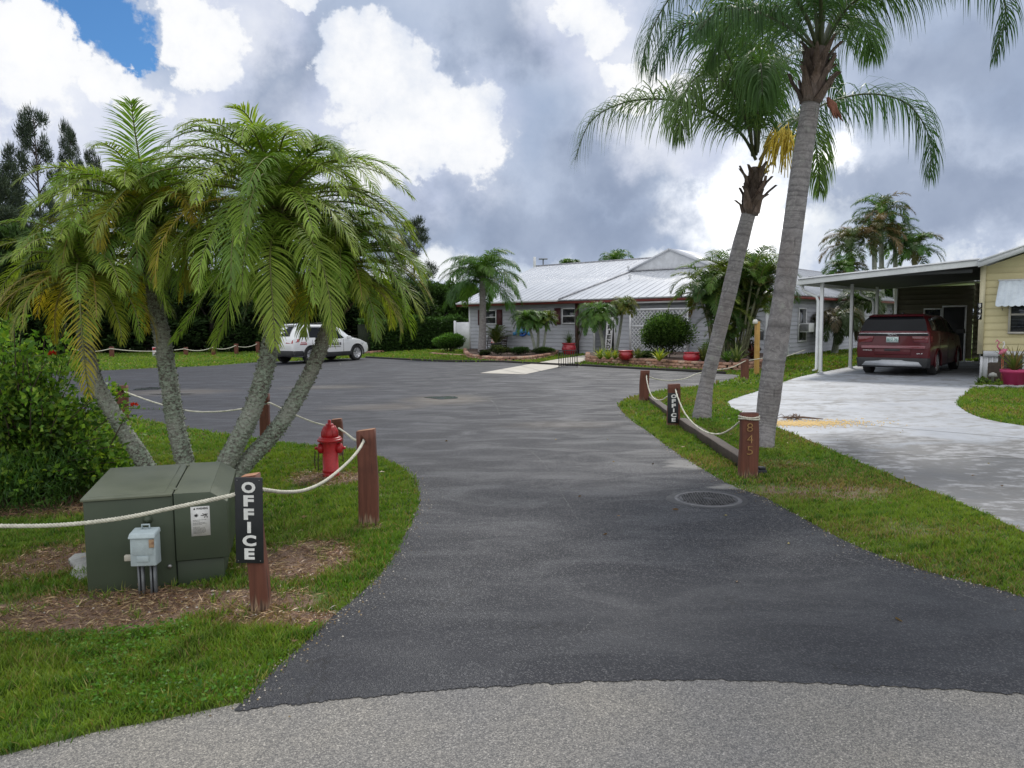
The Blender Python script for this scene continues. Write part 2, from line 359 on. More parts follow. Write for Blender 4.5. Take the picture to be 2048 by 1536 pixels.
# ------------------------------------------------------------------ ground
def asphalt_mat():
    mt, nt, b, out, tc = newmat('asphalt')
    big = nt.noise(tc, .35, 5, .6, .6); mid = nt.noise(nt.map(tc, (1, 2.2, 1)), 1.1, 5, .6, .8); ag = nt.n('ShaderNodeTexVoronoi', {'Vector': tc, 'Scale': 150}).outputs['Distance']
    agc = nt.n('ShaderNodeTexVoronoi', {'Vector': tc, 'Scale': 150}).outputs['Color']
    fn = nt.noise(tc, 240, 3)
    c = nt.mix(nt.smooth(big, .35, .68), (.013, .0145, .021, 1), (.024, .026, .035, 1))
    c = nt.mix(nt.smooth(mid, .5, .75, 0, .45), c, (.048, .048, .054, 1))
    sp = nt.n('ShaderNodeSeparateColor', {0: agc})
    fade = nt.smooth(nt.n('ShaderNodeSeparateXYZ', {0: tc}).outputs[1], 4, 18, 1, .25)
    c = nt.mix(nt.math('MULTIPLY', nt.smooth(sp.outputs[0], .6, .98), nt.math('MULTIPLY', fade, .85)), c, (.15, .15, .155, 1))
    c = nt.mix(nt.math('MULTIPLY', nt.smooth(sp.outputs[1], .55, .95), nt.math('MULTIPLY', fade, .8)), c, (.018, .019, .023, 1))
    # dark fresh sealer near the mouth of the drive, brown silt patches
    def ell(px, py, rx, ry, lo, hi, strength, colr, cur, nz=.6):
        q = P(px, py); v = nt.map(tc, (1 / rx, 1 / ry, 0), (-q.x / rx, -q.y / ry, 0))
        l = nt.n('ShaderNodeVectorMath', {0: v}, operation='LENGTH').outputs['Value']
        l = nt.math('ADD', l, nt.math('MULTIPLY', nt.math('SUBTRACT', nt.noise(nt.map(tc, (1, 3, 1)), 2.2, 6, .65), .5), nz * 2))
        return nt.mix(nt.smooth(l, lo, hi, strength, 0), cur, colr)
    c = ell(560, 1350, 1.0, .8, .5, 1.3, .55, (.030, .032, .040, 1), c)
    c = ell(1700, 1250, 2.2, .9, .5, 1.3, .5, (.033, .035, .042, 1), c)
    c = ell(1130, 850, 1.3, .7, .2, 1.0, .45, (.095, .078, .062, 1), c)
    c = ell(1250, 880, 1.3, .7, .3, 1.1, .5, (.03, .033, .04, 1), c)
    c = ell(890, 800, 1.3, 1.5, .2, 1.0, .65, (.14, .118, .09, 1), c)
    c = ell(650, 775, 1.8, 1.0, .2, .9, .55, (.12, .105, .085, 1), c)
    c = ell(350, 785, 2.0, 1.3, .2, 1.0, .5, (.14, .12, .095, 1), c)
    c = ell(760, 815, 1.4, .8, .3, 1.0, .5, (.12, .10, .08, 1), c)
    c = ell(1380, 930, .45, .45, .3, .9, .75, (.24, .235, .225, 1), c, 1.0)
    c = ell(1460, 975, .3, .18, .3, .9, .7, (.26, .255, .24, 1), c, 1.0)
    # thin pale scratches and hairline cracks
    wv0 = 0
    _unused = nt.n('ShaderNodeTexWave', {'Vector': nt.map(tc, (1, .45, 1), rot=(0, 0, .5)), 'Scale': .16, 'Distortion': 9, 'Detail': 4, 'Detail Scale': .5}).outputs['Fac']
    scuff = nt.smooth(nt.noise(nt.map(tc, (1.6, 5, 1), rot=(0, 0, .15)), 2.2, 10, .82), .66, .72)
    c = nt.mix(nt.math('MULTIPLY', scuff, .45), c, (.24, .24, .235, 1))
    wv_ = nt.n('ShaderNodeVectorMath', {0: tc, 1: nt.n('ShaderNodeVectorMath', {0: nt.noise(tc, 1.6, 5, .65, out=1), 'Scale': .9}, operation='SCALE').outputs[0]}, operation='ADD').outputs[0]
    ck = nt.n('ShaderNodeTexVoronoi', {'Vector': wv_, 'Scale': .42}, feature='DISTANCE_TO_EDGE').outputs['Distance']
    ckm = nt.math('MULTIPLY', nt.smooth(ck, .0015, .006, 1, 0), nt.smooth(nt.noise(tc, .8, 3), .47, .58))
    c = nt.mix(nt.math('MULTIPLY', ckm, .75), c, (.012, .012, .014, 1))
    stain = nt.smooth(nt.noise(tc, 3.3, 7, .7), .62, .74, 0, .55); c = nt.mix(stain, c, (.022, .023, .028, 1))
    setb(nt, b, Base_Color=c, Roughness=nt.smooth(mid, .3, .7, .50, .78), Normal=bump(nt, nt.math('ADD', nt.math('MULTIPLY', ag, 1.0), fn), .75, .0035))
    b.inputs['Specular IOR Level'].default_value = .32
    return mt
def street_mat():
    mt, nt, b, out, tc = newmat('street_aggregate')
    vo = nt.n('ShaderNodeTexVoronoi', {'Vector': tc, 'Scale': 150, 'Randomness': 1}); vo2 = nt.n('ShaderNodeTexVoronoi', {'Vector': tc, 'Scale': 310})
    s1 = nt.n('ShaderNodeSeparateColor', {0: vo.outputs['Color']}); s2 = nt.n('ShaderNodeSeparateColor', {0: vo2.outputs['Color']})
    c = nt.mix(nt.smooth(s1.outputs[0], .05, .95), (.115, .114, .115, 1), (.255, .247, .235, 1))
    c = nt.mix(nt.smooth(vo.outputs['Distance'], .45, .8, 0, .65), c, (.09, .09, .095, 1))
    c = nt.mix(nt.math('MULTIPLY', nt.smooth(s2.outputs[1], .75, 1), .5), c, (.5, .49, .46, 1))
    c = nt.mix(nt.smooth(s1.outputs[2], .93, .97, 0, .6), c, (.50, .48, .45, 1))
    big = nt.noise(tc, .9, 4)
    c = nt.mix(1.0, c, nt.mix(nt.smooth(big, .3, .7), (.82, .82, .84, 1), (1.12, 1.08, 1.0, 1)), 'MULTIPLY')
    setb(nt, b, Base_Color=c, Roughness=.85, Normal=bump(nt, nt.math('ADD', nt.math('MULTIPLY', vo.outputs['Distance'], -1), nt.noise(tc, 150, 3)), .6, .004)); return mt
def drive_mat():
    mt, nt, b, out, tc = newmat('painted_concrete')
    v = nt.map(tc, (.75, 1.15, 1), rot=(0, 0, rad(8)))
    n1 = nt.noise(v, 1.15, 9, .68, .5); n2 = nt.noise(v, 6, 6, .65)
    worn = nt.smooth(nt.math('ADD', n1, nt.math('MULTIPLY', nt.math('SUBTRACT', n2, .5), .9)), .46, .64)
    # more worn close to the road
    q = P(2000, 950); vv = nt.map(tc, (1 / 3.4, 1 / 2.6, 0), (-q.x / 3.4, -q.y / 2.6, 0)); l = nt.n('ShaderNodeVectorMath', {0: vv}, operation='LENGTH').outputs['Value']
    heavy = nt.smooth(nt.math('ADD', l, nt.math('MULTIPLY', nt.math('SUBTRACT', n1, .5), -2.5)), .75, 1.25, 1, 0)
    c = nt.mix(nt.smooth(nt.noise(tc, .8, 4), .3, .7), (.36, .385, .43, 1), (.26, .28, .315, 1))
    c = nt.mix(nt.math('MULTIPLY', worn, .8), c, (.17, .168, .165, 1)); c = nt.mix(nt.smooth(nt.noise(tc, 45, 5, .7), .58, .72, 0, .35), c, (.18, .175, .17, 1))
    c = nt.mix(nt.math('MULTIPLY', heavy, .95), c, nt.mix(nt.smooth(nt.math('ADD', nt.math('MULTIPLY', n2, .5), nt.math('MULTIPLY', n1, .5)), .49, .60), (.065, .064, .062, 1), (.26, .265, .28, 1)))
    setb(nt, b, Base_Color=c, Roughness=nt.smooth(n1, .3, .7, .38, .7), Normal=bump(nt, n2, .2, .004)); return mt
DIRT = [(P(100, 1235), .85, .27, .6), (P(330, 1205), 1.0, .26, .62), (P(600, 1120), .40, .50, .6), (P(560, 1240), .42, .15, .55), (P(660, 957), .48, .42, .45), (P(110, 1120), .35, .5, .5), (P(60, 1015), 1.5, .45, .5), (P(735, 1060), .16, .1, .3), (P(560, 1440 - 60), .22, .1, .1), (P(1640, 985), 1.0, .45, .30), (P(1800, 1060), .8, .3, .22), (P(1560, 930), .5, .3, .25), (P(1500, 960), .18, .12, .25), (P(1530, 897), .3, .2, .2)]
def lawn_mat():
    mt, nt, b, out, tc = newmat('lawn_soil')
    n1 = nt.noise(tc, 1.1, 6, .6); n2 = nt.noise(tc, 14, 6, .65); n3 = nt.noise(tc, 70, 4, .7)
    c = nt.mix(nt.smooth(n1, .35, .65), (.085, .15, .025, 1), (.15, .19, .04, 1))
    c = nt.mix(nt.smooth(n2, .45, .75, 0, .6), c, (.24, .25, .07, 1))
    c = nt.mix(nt.smooth(n3, .45, .7, 0, .6), c, (.03, .06, .010, 1))
    y = nt.n('ShaderNodeSeparateXYZ', {0: tc}).outputs[1]
    cur = None
    for (q, rx, ry, s) in DIRT:
        l = nt.n('ShaderNodeVectorMath', {0: nt.map(tc, (1 / rx, 1 / ry, 0), (-q.x / rx, -q.y / ry, 0))}, operation='LENGTH').outputs['Value']
        l = nt.math('MULTIPLY', nt.smooth(l, .55, 1.25, 1, 0), min(1, s * 1.7)); cur = l if cur is None else nt.math('MAXIMUM', cur, l)
    soil = nt.mix(nt.smooth(n3, .35, .65), nt.mix(nt.smooth(n2, .3, .7), (.075, .042, .028, 1), (.17, .10, .068, 1)), (.30, .20, .14, 1))
    c = nt.mix(nt.smooth(nt.math('ADD', cur, nt.math('MULTIPLY', nt.math('SUBTRACT', nt.noise(tc, 4.5, 6, .7), .5), 1.3)), .3, .6), c, soil)
    setb(nt, b, Base_Color=c, Roughness=.9, Normal=bump(nt, nt.math('ADD', n3, n2), .8, .02)); return mt
ASPH, STREET, DRIVE, LAWN = asphalt_mat(), street_mat(), drive_mat(), lawn_mat()

mb = MB(); mb.sheet([(-900, -40), (900, -40), (900, 1500), (-900, 1500)], 0); tag(mb.build('ground', LAWN), kind='structure')
left_edge_px = [(470, 1422), (540, 1350), (600, 1297), (660, 1240), (720, 1190), (770, 1140), (805, 1080), (826, 1040), (838, 1000), (827, 960), (797, 934), (757, 915), (694, 899), (550, 885), (478, 874), (381, 859), (288, 842), (150, 822), (0, 806)]
far_edge = G([(-300, 775), (60, 748), (237, 740), (321, 736), (423, 732), (508, 725.5), (600, 722), (700, 717), (732, 716), (805, 720), (890, 724), (1007, 725), (1039, 727), (1116, 731), (1155, 732), (1296, 740), (1413, 745.6), (1451, 748.6), (1480, 751.5), (1472, 757), (1431, 768), (1360, 778), (1310, 785), (1252, 799)])
right_edge = G([(1252, 799), (1237, 809), (1244, 822), (1259, 839), (1294, 863), (1341, 898), (1376, 921), (1423, 950), (1474, 977), (1528, 996), (1598, 1034), (1700, 1088), (1800, 1127), (1900, 1158), (2048, 1197), (2400, 1330)])
seam = G([(2400, 1425), (2048, 1392), (1800, 1377), (1600, 1368), (1400, 1362), (1180, 1366), (1000, 1375), (850, 1385), (700, 1400), (600, 1410), (470, 1424)])
def sm2(pts, n=6): return [(q[0], q[1]) for q in catmull([(a, b) for a, b in pts], n)]
def rough_edge(pts, amp=.012):
    out = []
    for i, (x, y) in enumerate(pts):
        out.append((x + amp * math.sin(i * 2.1) * (1 if i % 2 else .4), y + amp * math.sin(i * 1.3 + 1)))
    return out
LE = sm2(G(left_edge_px)); FE = sm2(far_edge); RE = sm2(right_edge); SE = sm2(seam, 34)
_r3 = random.Random(3); SE = [(x, y + .005 * math.sin(x * 23) + .004 * math.sin(x * 61) + _r3.uniform(-.009, .009)) for x, y in SE]
poly = LE[:-1] + [(-6.5, 14.5), (-14, 17), (-40, 19), (-60, 22), (-60, 34)] + [(-30, 31)] + FE[:-1] + RE[:-1] + SE
mb = MB(); mb.sheet(poly, .008); tag(mb.build('driveway', ASPH), kind='structure'); ASPOLY = poly
street = G([(470, 1410), (330, 1440), (200, 1464), (0, 1514)]) + [(-5, 2.45), (-12, 1.6), (-60, 0), (-60, -12), (60, -12), (60, 4), (12, 3.9)] + [(RE[-1][0] - .1, RE[-1][1] + .3)] + [(seam[1][0], seam[1][1] + .5), (0.2, 3.9)]
mb = MB(); mb.sheet(street, .004); tag(mb.build('street', STREET), kind='structure'); STPOLY = street
dr = G([(1633, 747), (1594, 756), (1554, 770), (1510, 785), (1475, 796), (1458, 803), (1455, 808), (1462, 816), (1490, 829), (1542, 851), (1598, 874), (1700, 918), (1800, 960), (1900, 1000), (1960, 1025), (2048, 1067), (2300, 1180)])
dr2 = G([(2300, 890), (2048, 853), (1987, 843), (1946, 831), (1917, 813), (1916, 803), (1926, 792), (1946, 777)])
u = Vector((.764, -.645, 0)); v_ = Vector((.645, .764, 0)); u.normalize(); v_ = Vector((-u.y, u.x, 0))
C0 = Vector((9.6, 23.3, 0))
def HC(s, t, z=0): return C0 + u * s + v_ * t + Vector((0, 0, z))
DP = [(x, y) for x, y in sm2(dr, 5)] + [(14, 10.5)] + sm2(dr2, 5) + [tuple(HC(4.3, 0)[:2]), tuple(HC(4.3, 9.2)[:2]), tuple(HC(-.15, 9.2)[:2])]
mb = MB(); mb.sheet(DP, .012); dro = tag(mb.build('concrete_pad', DRIVE), kind='structure')
# control joints in the slab
JM = mat('joint', (.12, .12, .12)); mb = MB()
for a, b_ in (((1465, 813), (1965, 812 - 14)), ((1500, 832), (2120, 905 - 20)), ((1560, 789), (1945, 785)), ((1660, 905), (2200, 925))):
    p, q = P(*a), P(*b_); n = Vector((-(q - p).y, (q - p).x, 0)).normalized() * .010
    mb.add([(p - n)[:2] + (.0145,), (q - n)[:2] + (.0145,), (q + n)[:2] + (.0145,), (p + n)[:2] + (.0145,)], [(0, 1, 2, 3)])
o = mb.build('slab_joints', JM); tag(o, kind='structure')
WALK = mat('walk_concrete', (.50, .47, .41), (.42, .39, .34), 2, .8)
WKP = G([(960, 747), (1050, 749.5), (1116, 735), (1176, 722), (1215, 716), (1222, 711), (1185, 709), (1114, 719)])
mb = MB(); mb.sheet(WKP, .016)
tag(mb.build('footpath', WALK), kind='structure')
mb = MB()
for a, b_ in (((1040, 732), (1083, 743)), ((1085, 724), (1128, 733)), ((1000, 739.5), (1050, 749))):
    p, q = P(*a), P(*b_); n = Vector((-(q - p).y, (q - p).x, 0)).normalized() * .012
    mb.add([(p - n)[:2] + (.0205,), (q - n)[:2] + (.0205,), (q + n)[:2] + (.0205,), (p + n)[:2] + (.0205,)], [(0, 1, 2, 3)])
tag(mb.build('path_joints', JM), kind='structure')
# puddles
WAT = mat('puddle_water', (.30, .33, .36), rough=.10, bmp=0, spec=1.0, coat=1)
def puddle(px, py, rx, ry, label, seed):
    c = P(px, py); r2 = np.random.default_rng(seed); ph = r2.uniform(0, 6, 4)
    pts = [(c.x + rx * math.cos(a) * (1 + .22 * math.sin(2 * a + ph[0]) + .12 * math.sin(5 * a + ph[1]) + .05 * math.sin(11 * a + ph[2])), c.y + ry * math.sin(a) * (1 + .2 * math.sin(3 * a + ph[3]) + .08 * math.sin(7 * a))) for a in np.linspace(0, 2 * PI, 60, endpoint=False)]
    mb = MB(); mb.sheet(pts, .0125); o = mb.build('puddle', WAT); tag(o, kind='structure')
puddle(885, 796, .34, .32, '', 1); puddle(300, 778, .42, .42, '', 5); puddle(345, 789, .45, .12, '', 8)

# ------------------------------------------------------------------ grass blades
def inpoly(px, py, poly):
    poly = np.array(poly); x0, y0 = poly[:, 0], poly[:, 1]; x1, y1 = np.roll(x0, -1), np.roll(y0, -1)
    ins = np.zeros(len(px), bool)
    for a, b_, c, d in zip(x0, y0, x1, y1):
        if b_ == d: continue
        cond = ((b_ > py) != (d > py)) & (px < (c - a) * (py - b_) / (d - b_) + a); ins ^= cond
    return ins
def vnoise(x, y, f, seed):
    r2 = np.random.default_rng(seed); s = 0
    for i in range(7):
        a = r2.uniform(0, 2 * PI); k = f * r2.uniform(.5, 1.8); s = s + np.sin((x * math.cos(a) + y * math.sin(a)) * k + r2.uniform(0, 6)) / 7 ** .5
    return s
def dirtval(x, y):
    d = np.zeros(len(x))
    for (q, rx, ry, s) in DIRT:
        l = np.hypot((x - q.x) / rx, (y - q.y) / ry); d = np.maximum(d, np.clip((1.25 - l) / .7, 0, 1) * min(1, s * 1.7))
    return d
def edge_keep(x, y):
    return ~(inpoly(x, y, WKP) | inpoly(x, y, ASPOLY) | inpoly(x, y, STPOLY) | inpoly(x, y, DP))
GR = leafmat('grass_blade', .35, .5, .3, (1.3, 1.3, .5))
def grass(name, bounds, dens, hh, ww, keep=None, seed=1, thin=1.0):
    global rng
    x0, x1, y0, y1 = bounds; n = int((x1 - x0) * (y1 - y0) * dens); r2 = np.random.default_rng(seed)
    x = r2.uniform(x0, x1, n); y = r2.uniform(y0, y1, n)
    # inside view cone only (with a margin on each side)
    k = np.abs(x) < y * .80 + 3.2; x, y = x[k], y[k]
    k = edge_keep(x + r2.normal(0, .018, len(x)), y + r2.normal(0, .018, len(y))); x, y = x[k], y[k]
    if keep is not None: k = keep(x, y); x, y = x[k], y[k]
    d = dirtval(x, y); nz = vnoise(x, y, 9, 3) * .5 + vnoise(x, y, 30, 4) * .3
    k = r2.uniform(size=len(x)) > np.clip(d * 1.7 + nz * .55 - .35, 0, .985) ; x, y, d = x[k], y[k], d[k]
    n = len(x); big = vnoise(x, y, 2.2, 5); med = vnoise(x, y, 8, 6); sml = vnoise(x, y, 25, 9)
    h = hh * np.clip(1 + .25 * med + .2 * sml, .45, 1.7) * r2.uniform(.5, 1.3, n) * np.clip(1 - d * .4, .4, 1); w = ww * r2.uniform(.7, 1.4, n)
    az_ = r2.uniform(0, 2 * PI, n); lean = r2.uniform(.15, 1.0, n)
    dx, dy = np.cos(az_), np.sin(az_); a2 = r2.uniform(0, 2 * PI, n); sx, sy = np.cos(a2), np.sin(a2)
    z0 = np.zeros(n) + .001
    def pt(f, ll, wf):
        cx = x + dx * h * ll * lean; cy = y + dy * h * ll * lean; cz = z0 + h * f
        return np.stack([np.stack([cx - sx * w * wf / 2, cy - sy * w * wf / 2, cz], 1), np.stack([cx + sx * w * wf / 2, cy + sy * w * wf / 2, cz], 1)], 1)
    v = np.stack([pt(0, 0, .8), pt(.55, .3, 1), pt(.92, .85, .1)], 1)
    idx = np.arange(n * 6).reshape(n, 3, 2); q = np.stack([idx[:, :-1, 0], idx[:, :-1, 1], idx[:, 1:, 1], idx[:, 1:, 0]], -1).reshape(-1, 4)
    ca, cb, cc_, cd = np.array((.155, .30, .035)), np.array((.27, .37, .055)), np.array((.068, .17, .022)), np.array((.40, .31, .14))
    t = np.clip(.5 + .3 * big + .15 * med, 0, 1)[:, None]; col = ca * (1 - t) + cb * t
    t = np.clip(sml * .5 + r2.normal(0, .3, n), 0, 1)[:, None]; col = col * (1 - t) + cc_ * t
    dry = (r2.uniform(size=n) < np.clip(.07 + d * .9 + (.10 + .22 * (x > .2)) * np.clip(vnoise(x, y, 3.0, 12) + .1, 0, 2), 0, 1))[:, None]; col = np.where(dry, cd * r2.uniform(.6, 1.1, (n, 1)), col)
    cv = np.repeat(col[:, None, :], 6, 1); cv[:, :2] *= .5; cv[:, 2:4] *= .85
    m2 = MB(); m2.add(v.reshape(-1, 3), q, cv.reshape(-1, 3)); return m2
mb = MB()
def merge(dst, src):
    for vv, ff, cc in [(np.concatenate(src.v), src.f, np.concatenate(src.c))]:
        base = dst.n; dst.v.append(vv); dst.c.append(cc); dst.f += [g + base for g in ff]; dst.n += len(vv)
left = lambda x, y: x < .2
right = lambda x, y: x > .2
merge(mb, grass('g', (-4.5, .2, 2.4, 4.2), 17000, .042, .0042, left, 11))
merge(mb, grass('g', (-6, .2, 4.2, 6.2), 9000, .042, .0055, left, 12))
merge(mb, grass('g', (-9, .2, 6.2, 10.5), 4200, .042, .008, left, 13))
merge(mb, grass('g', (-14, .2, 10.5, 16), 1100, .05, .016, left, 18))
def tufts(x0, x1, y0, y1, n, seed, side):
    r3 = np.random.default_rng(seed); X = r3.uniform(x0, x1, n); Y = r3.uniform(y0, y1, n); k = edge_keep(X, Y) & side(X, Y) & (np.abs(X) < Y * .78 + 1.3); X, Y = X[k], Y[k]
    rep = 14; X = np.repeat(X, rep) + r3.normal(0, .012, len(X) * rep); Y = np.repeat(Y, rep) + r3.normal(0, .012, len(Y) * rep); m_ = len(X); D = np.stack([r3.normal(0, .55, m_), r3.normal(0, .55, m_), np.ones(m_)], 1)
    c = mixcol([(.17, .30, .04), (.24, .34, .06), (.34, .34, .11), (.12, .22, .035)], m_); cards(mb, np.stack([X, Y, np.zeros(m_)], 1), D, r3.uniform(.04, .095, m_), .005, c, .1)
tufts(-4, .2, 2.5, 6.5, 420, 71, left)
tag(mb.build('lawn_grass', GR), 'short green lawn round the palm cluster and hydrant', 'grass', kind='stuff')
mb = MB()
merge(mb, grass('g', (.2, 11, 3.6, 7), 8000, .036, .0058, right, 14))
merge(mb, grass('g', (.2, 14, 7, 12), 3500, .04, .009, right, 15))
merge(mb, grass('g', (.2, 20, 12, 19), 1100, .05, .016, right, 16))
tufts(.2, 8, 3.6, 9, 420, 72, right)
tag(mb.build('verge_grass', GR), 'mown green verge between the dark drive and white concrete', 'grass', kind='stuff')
mb = MB()
merge(mb, grass('g', (-26, 24, 19, 46), 130, .075, .05, lambda x, y: y > 19, 17))
tag(mb.build('far_grass', GR), 'short grass in front of the office and far fence', 'grass', kind='stuff')
# dry clippings
mb = MB(); r2 = np.random.default_rng(4); n = 150000
x = r2.uniform(-4.6, .3, n); y = r2.uniform(3.2, 9.5, n); d = dirtval(x, y) + .25 * vnoise(x, y, 12, 3); k = (r2.uniform(size=n) < np.clip(d * 1.1 - .35, 0, 1)) & edge_keep(x, y); x, y = x[k], y[k]; n = len(x)
Pn = np.stack([x, y, r2.uniform(.002, .03, n)], 1); D = np.stack([r2.normal(size=n), r2.normal(size=n), r2.normal(size=n) * .18], 1)
cards(mb, Pn, D, r2.uniform(.025, .085, n), .0055, mixcol([(.40, .25, .15), (.60, .43, .27), (.26, .14, .09), (.13, .075, .05)], n), .1)
tag(mb.build('dry_clippings', leafmat('straw', .1)), 'brown dry clippings and mulch round the green cabinet', 'mulch', kind='stuff')
# clover-like weeds at the near left corner
mb = MB(); n = 9000; x = r2.uniform(-3.4, -.9, n); y = r2.uniform(2.7, 4.3, n); k = (vnoise(x, y, 5, 21) > .1) & edge_keep(x, y) & (dirtval(x, y) < .4); x, y = x[k], y[k]; n = len(x)
Pn = np.stack([x, y, r2.uniform(.015, .05, n)], 1); D = np.stack([r2.normal(size=n), r2.normal(size=n), r2.uniform(-.1, .5, n)], 1)
cards(mb, Pn, D, r2.uniform(.014, .028, n), r2.uniform(.009, .017, n), mixcol([(.10, .24, .03), (.14, .29, .04), (.07, .18, .025)], n), .12)
tag(mb.build('lawn_weeds', GR), 'broad leaved weeds in the grass at the near left', 'weeds', kind='stuff')
# ------------------------------------------------------------------ rope fence posts
def post_mat(name, c1, c2, base=True):
    mt, nt, b, out, tc = newmat(name)
    v = nt.map(tc, (1, 1, .06)); g = nt.noise(v, 38, 6, .6, .3); big = nt.noise(tc, 5, 4)
    c = nt.mix(nt.smooth(g, .3, .7), c4(c1), c4(c2)); c = nt.mix(nt.smooth(big, .45, .7, 0, .5), c, c4([q * .6 for q in c1]))
    crack = nt.smooth(nt.noise(nt.map(tc, (1, 1, .03)), 30, 3, .5, .2), .66, .70)
    c = nt.mix(nt.math('MULTIPLY', crack, .7), c, (.02, .012, .01, 1))
    if base:
        z = nt.n('ShaderNodeSeparateXYZ', {0: tc}).outputs[2]
        raw = nt.smooth(nt.math('ADD', z, nt.math('MULTIPLY', nt.math('SUBTRACT', g, .5), .35)), .02, .10, 1, 0)
        c = nt.mix(raw, c, nt.mix(nt.smooth(nt.noise(v, 70, 4), .4, .6), (.08, .045, .03, 1), (.36, .25, .16, 1)))
    setb(nt, b, Base_Color=c, Roughness=.75, Normal=bump(nt, g, .6, .006)); return mt
WP = post_mat('stained_post', (.105, .034, .020), (.155, .054, .032)); WPF = post_mat('stained_post_dark', (.11, .035, .022), (.155, .055, .032), False)
CUTW = mat('cut_timber', (.42, .22, .13), (.30, .14, .08), 8, .8)
BLK = mat('black_board', (.010, .012, .016), (.016, .018, .022), 6, .55, .05)
WHT = mat('white_letter', (.82, .82, .80), (.72, .72, .70), 8, .5, 0)
BRN = mat('brass_numeral', (.34, .20, .07), (.24, .13, .05), 20, .5, .1)
def fence_post(px, py, topx, topy, w, d, slant, label, rz=0, cat='post', group='posts of the rope fence', name='fence_post', hole=None, mt=None):
    b = P(px, py); t = V(topx, topy, b.y); root, M = thing(name, label, cat, b, 0, group)
    H = t.z; sx = t.x - b.x; mb = MB(); n = 9
    # rounded-rectangle section, slightly knobbly, leaning with the top point
    sec = [(.5 * math.copysign(abs(math.cos(a)) ** .35, math.cos(a)), .5 * math.copysign(abs(math.sin(a)) ** .35, math.sin(a))) for a in np.linspace(0, 2 * PI, 28, endpoint=False)]
    r2 = np.random.default_rng(int(px)); ph = r2.uniform(0, 6, 3); V_ = []; zs = np.linspace(-.12, 1, n + 4)
    cs, sn = math.cos(rz), math.sin(rz)
    for k, f in enumerate(zs):
        taper = 1.06 - .08 * max(0, f) + .012 * math.sin(f * 9 + ph[0])
        for (a, c) in sec:
            x, y = a * w * taper + .004 * math.sin(f * 7 + ph[1]), c * d * taper + .004 * math.sin(f * 5 + ph[2])
            z = f * H + (a * slant * max(0, f) ** 6 if f > .6 else 0)
            V_.append((x * cs - y * sn + sx * max(0, f), x * sn + y * cs, z))
    m_ = len(sec); F = [(i * m_ + j, i * m_ + (j + 1) % m_, (i + 1) * m_ + (j + 1) % m_, (i + 1) * m_ + j) for i in range(len(zs) - 1) for j in range(m_)]
    mb.add(V_, F); K = len(zs) - 1
    mb.f.append(np.array([[K * m_ + j for j in range(m_)]])); mb.f.append(np.array([[j for j in range(m_)][::-1]]))
    o = mb.build('post', mt or WP, root)
    if hole is not None:
        hp = V(hole[0], hole[1], b.y) - b; hx = hp.x; hz = hp.z
        cu = MB(); cu.tube([(hx, -1, hz), (hx, 1, hz)], .021, 14); c_ = cu.build('cut', WP, root)
        dg = bpy.context.evaluated_depsgraph_get(); dg.update(); boolean_cut(o, c_)
    cap = MB(); K0 = K * m_; tv = [V_[K0 + j] for j in range(m_)]; cen = np.mean(np.array(tv), 0)
    cap.add([tuple(cen + (np.array(q) - cen) * .93 + np.array([0, 0, .002])) for q in tv], [tuple(range(m_))]); cap.build('cut_top', CUTW if slant > .01 else WPF, root)
    return root, M, b, t
def letters_down(mb, txt, cx, ztop, zbot, w, y, fitw=None, bold=.0):
    n = len(txt); cell = (ztop - zbot) / n
    for i, ch in enumerate(txt):
        ww = w * (.24 if ch == 'I' else (1.0 if ch in 'OC' else .72))
        text_on(mb, ch, .1, (cx if ch != 'F' and ch != 'E' else cx, y, ztop - cell * (i + .5)), (1, 0, 0), (0, 0, 1), .0015, .004, fit=(ww, cell * .82))
pA, MA, bA, tA = fence_post(523, 1222, 500, 950, .095, .10, .012, 'reddish brown post leaning left with the near black OFFICE board', group=None)
pB, MB_, bB, tB = fence_post(739, 1050, 733, 860, .155, .09, .02, 'wide brown rope post at the asphalt bend right of the hydrant', hole=(728, 881))
pC, MC, bC, tC = fence_post(676, 915, 674, 838, .13, .09, .012, 'brown rope post hidden behind the red hydrant')
pD, MD, bD, tD = fence_post(531, 908, 529, 788, .12, .09, .0, 'brown rope post between the two right leaning palm trunks', hole=(537, 806))
pE, ME, bE, tE = fence_post(245, 872, 244, 771, .165, .10, .006, 'brown rope post at the edge of the green bush', hole=(249, 783))
# OFFICE board, local coordinates of post A
def office_board(root, base, lc, tc_, w, yoff, letters_w, tilt):
    a = V(lc[0], lc[1], base.y + yoff); c = V(tc_[0], tc_[1], base.y + yoff); up = (c - a); Hh = up.length; up.normalize(); right = Vector((up.z, 0, -up.x)); mid = (a + c) / 2 - base
    N = Vector((0, -1, 0)); R = Matrix(((right.x, 0, up.x, mid.x), (0, 1, 0, yoff), (right.z, 0, up.z, mid.z), (0, 0, 0, 1)))
    mb = MB(); mb.box((0, 0, 0), (w, .014, Hh), R); bo = mb.build('sign_board', BLK, root, bevel=.003)
    mb = MB(); cell = Hh * .93 / 6
    for i, ch in enumerate('OFFICE'):
        ww = letters_w * (.26 if ch == 'I' else (1.0 if ch in 'OC' else .74)); z = Hh * .465 - cell * (i + .5)
        p = R @ Vector((letters_w * .02, -.0085, z)); text_on(mb, ch, .1, p, right, up, .001, .0045, fit=(ww, cell * .84))
    mb.build('lettering', WHT, bo)
    mb = MB()
    for z in (-.47, .47):
        for x in (-.4, .4): mb = MB(); mb.tube([R @ Vector((w * x, -.006, z * Hh)), R @ Vector((w * x, -.0095, z * Hh))], .0025, 8); mb.build('screw', mat('steel', (.4, .4, .4), metal=1, rough=.4), bo)
office_board(pA, bA, (500, 1126), (497, 955), .155, -.062, .078, 0)
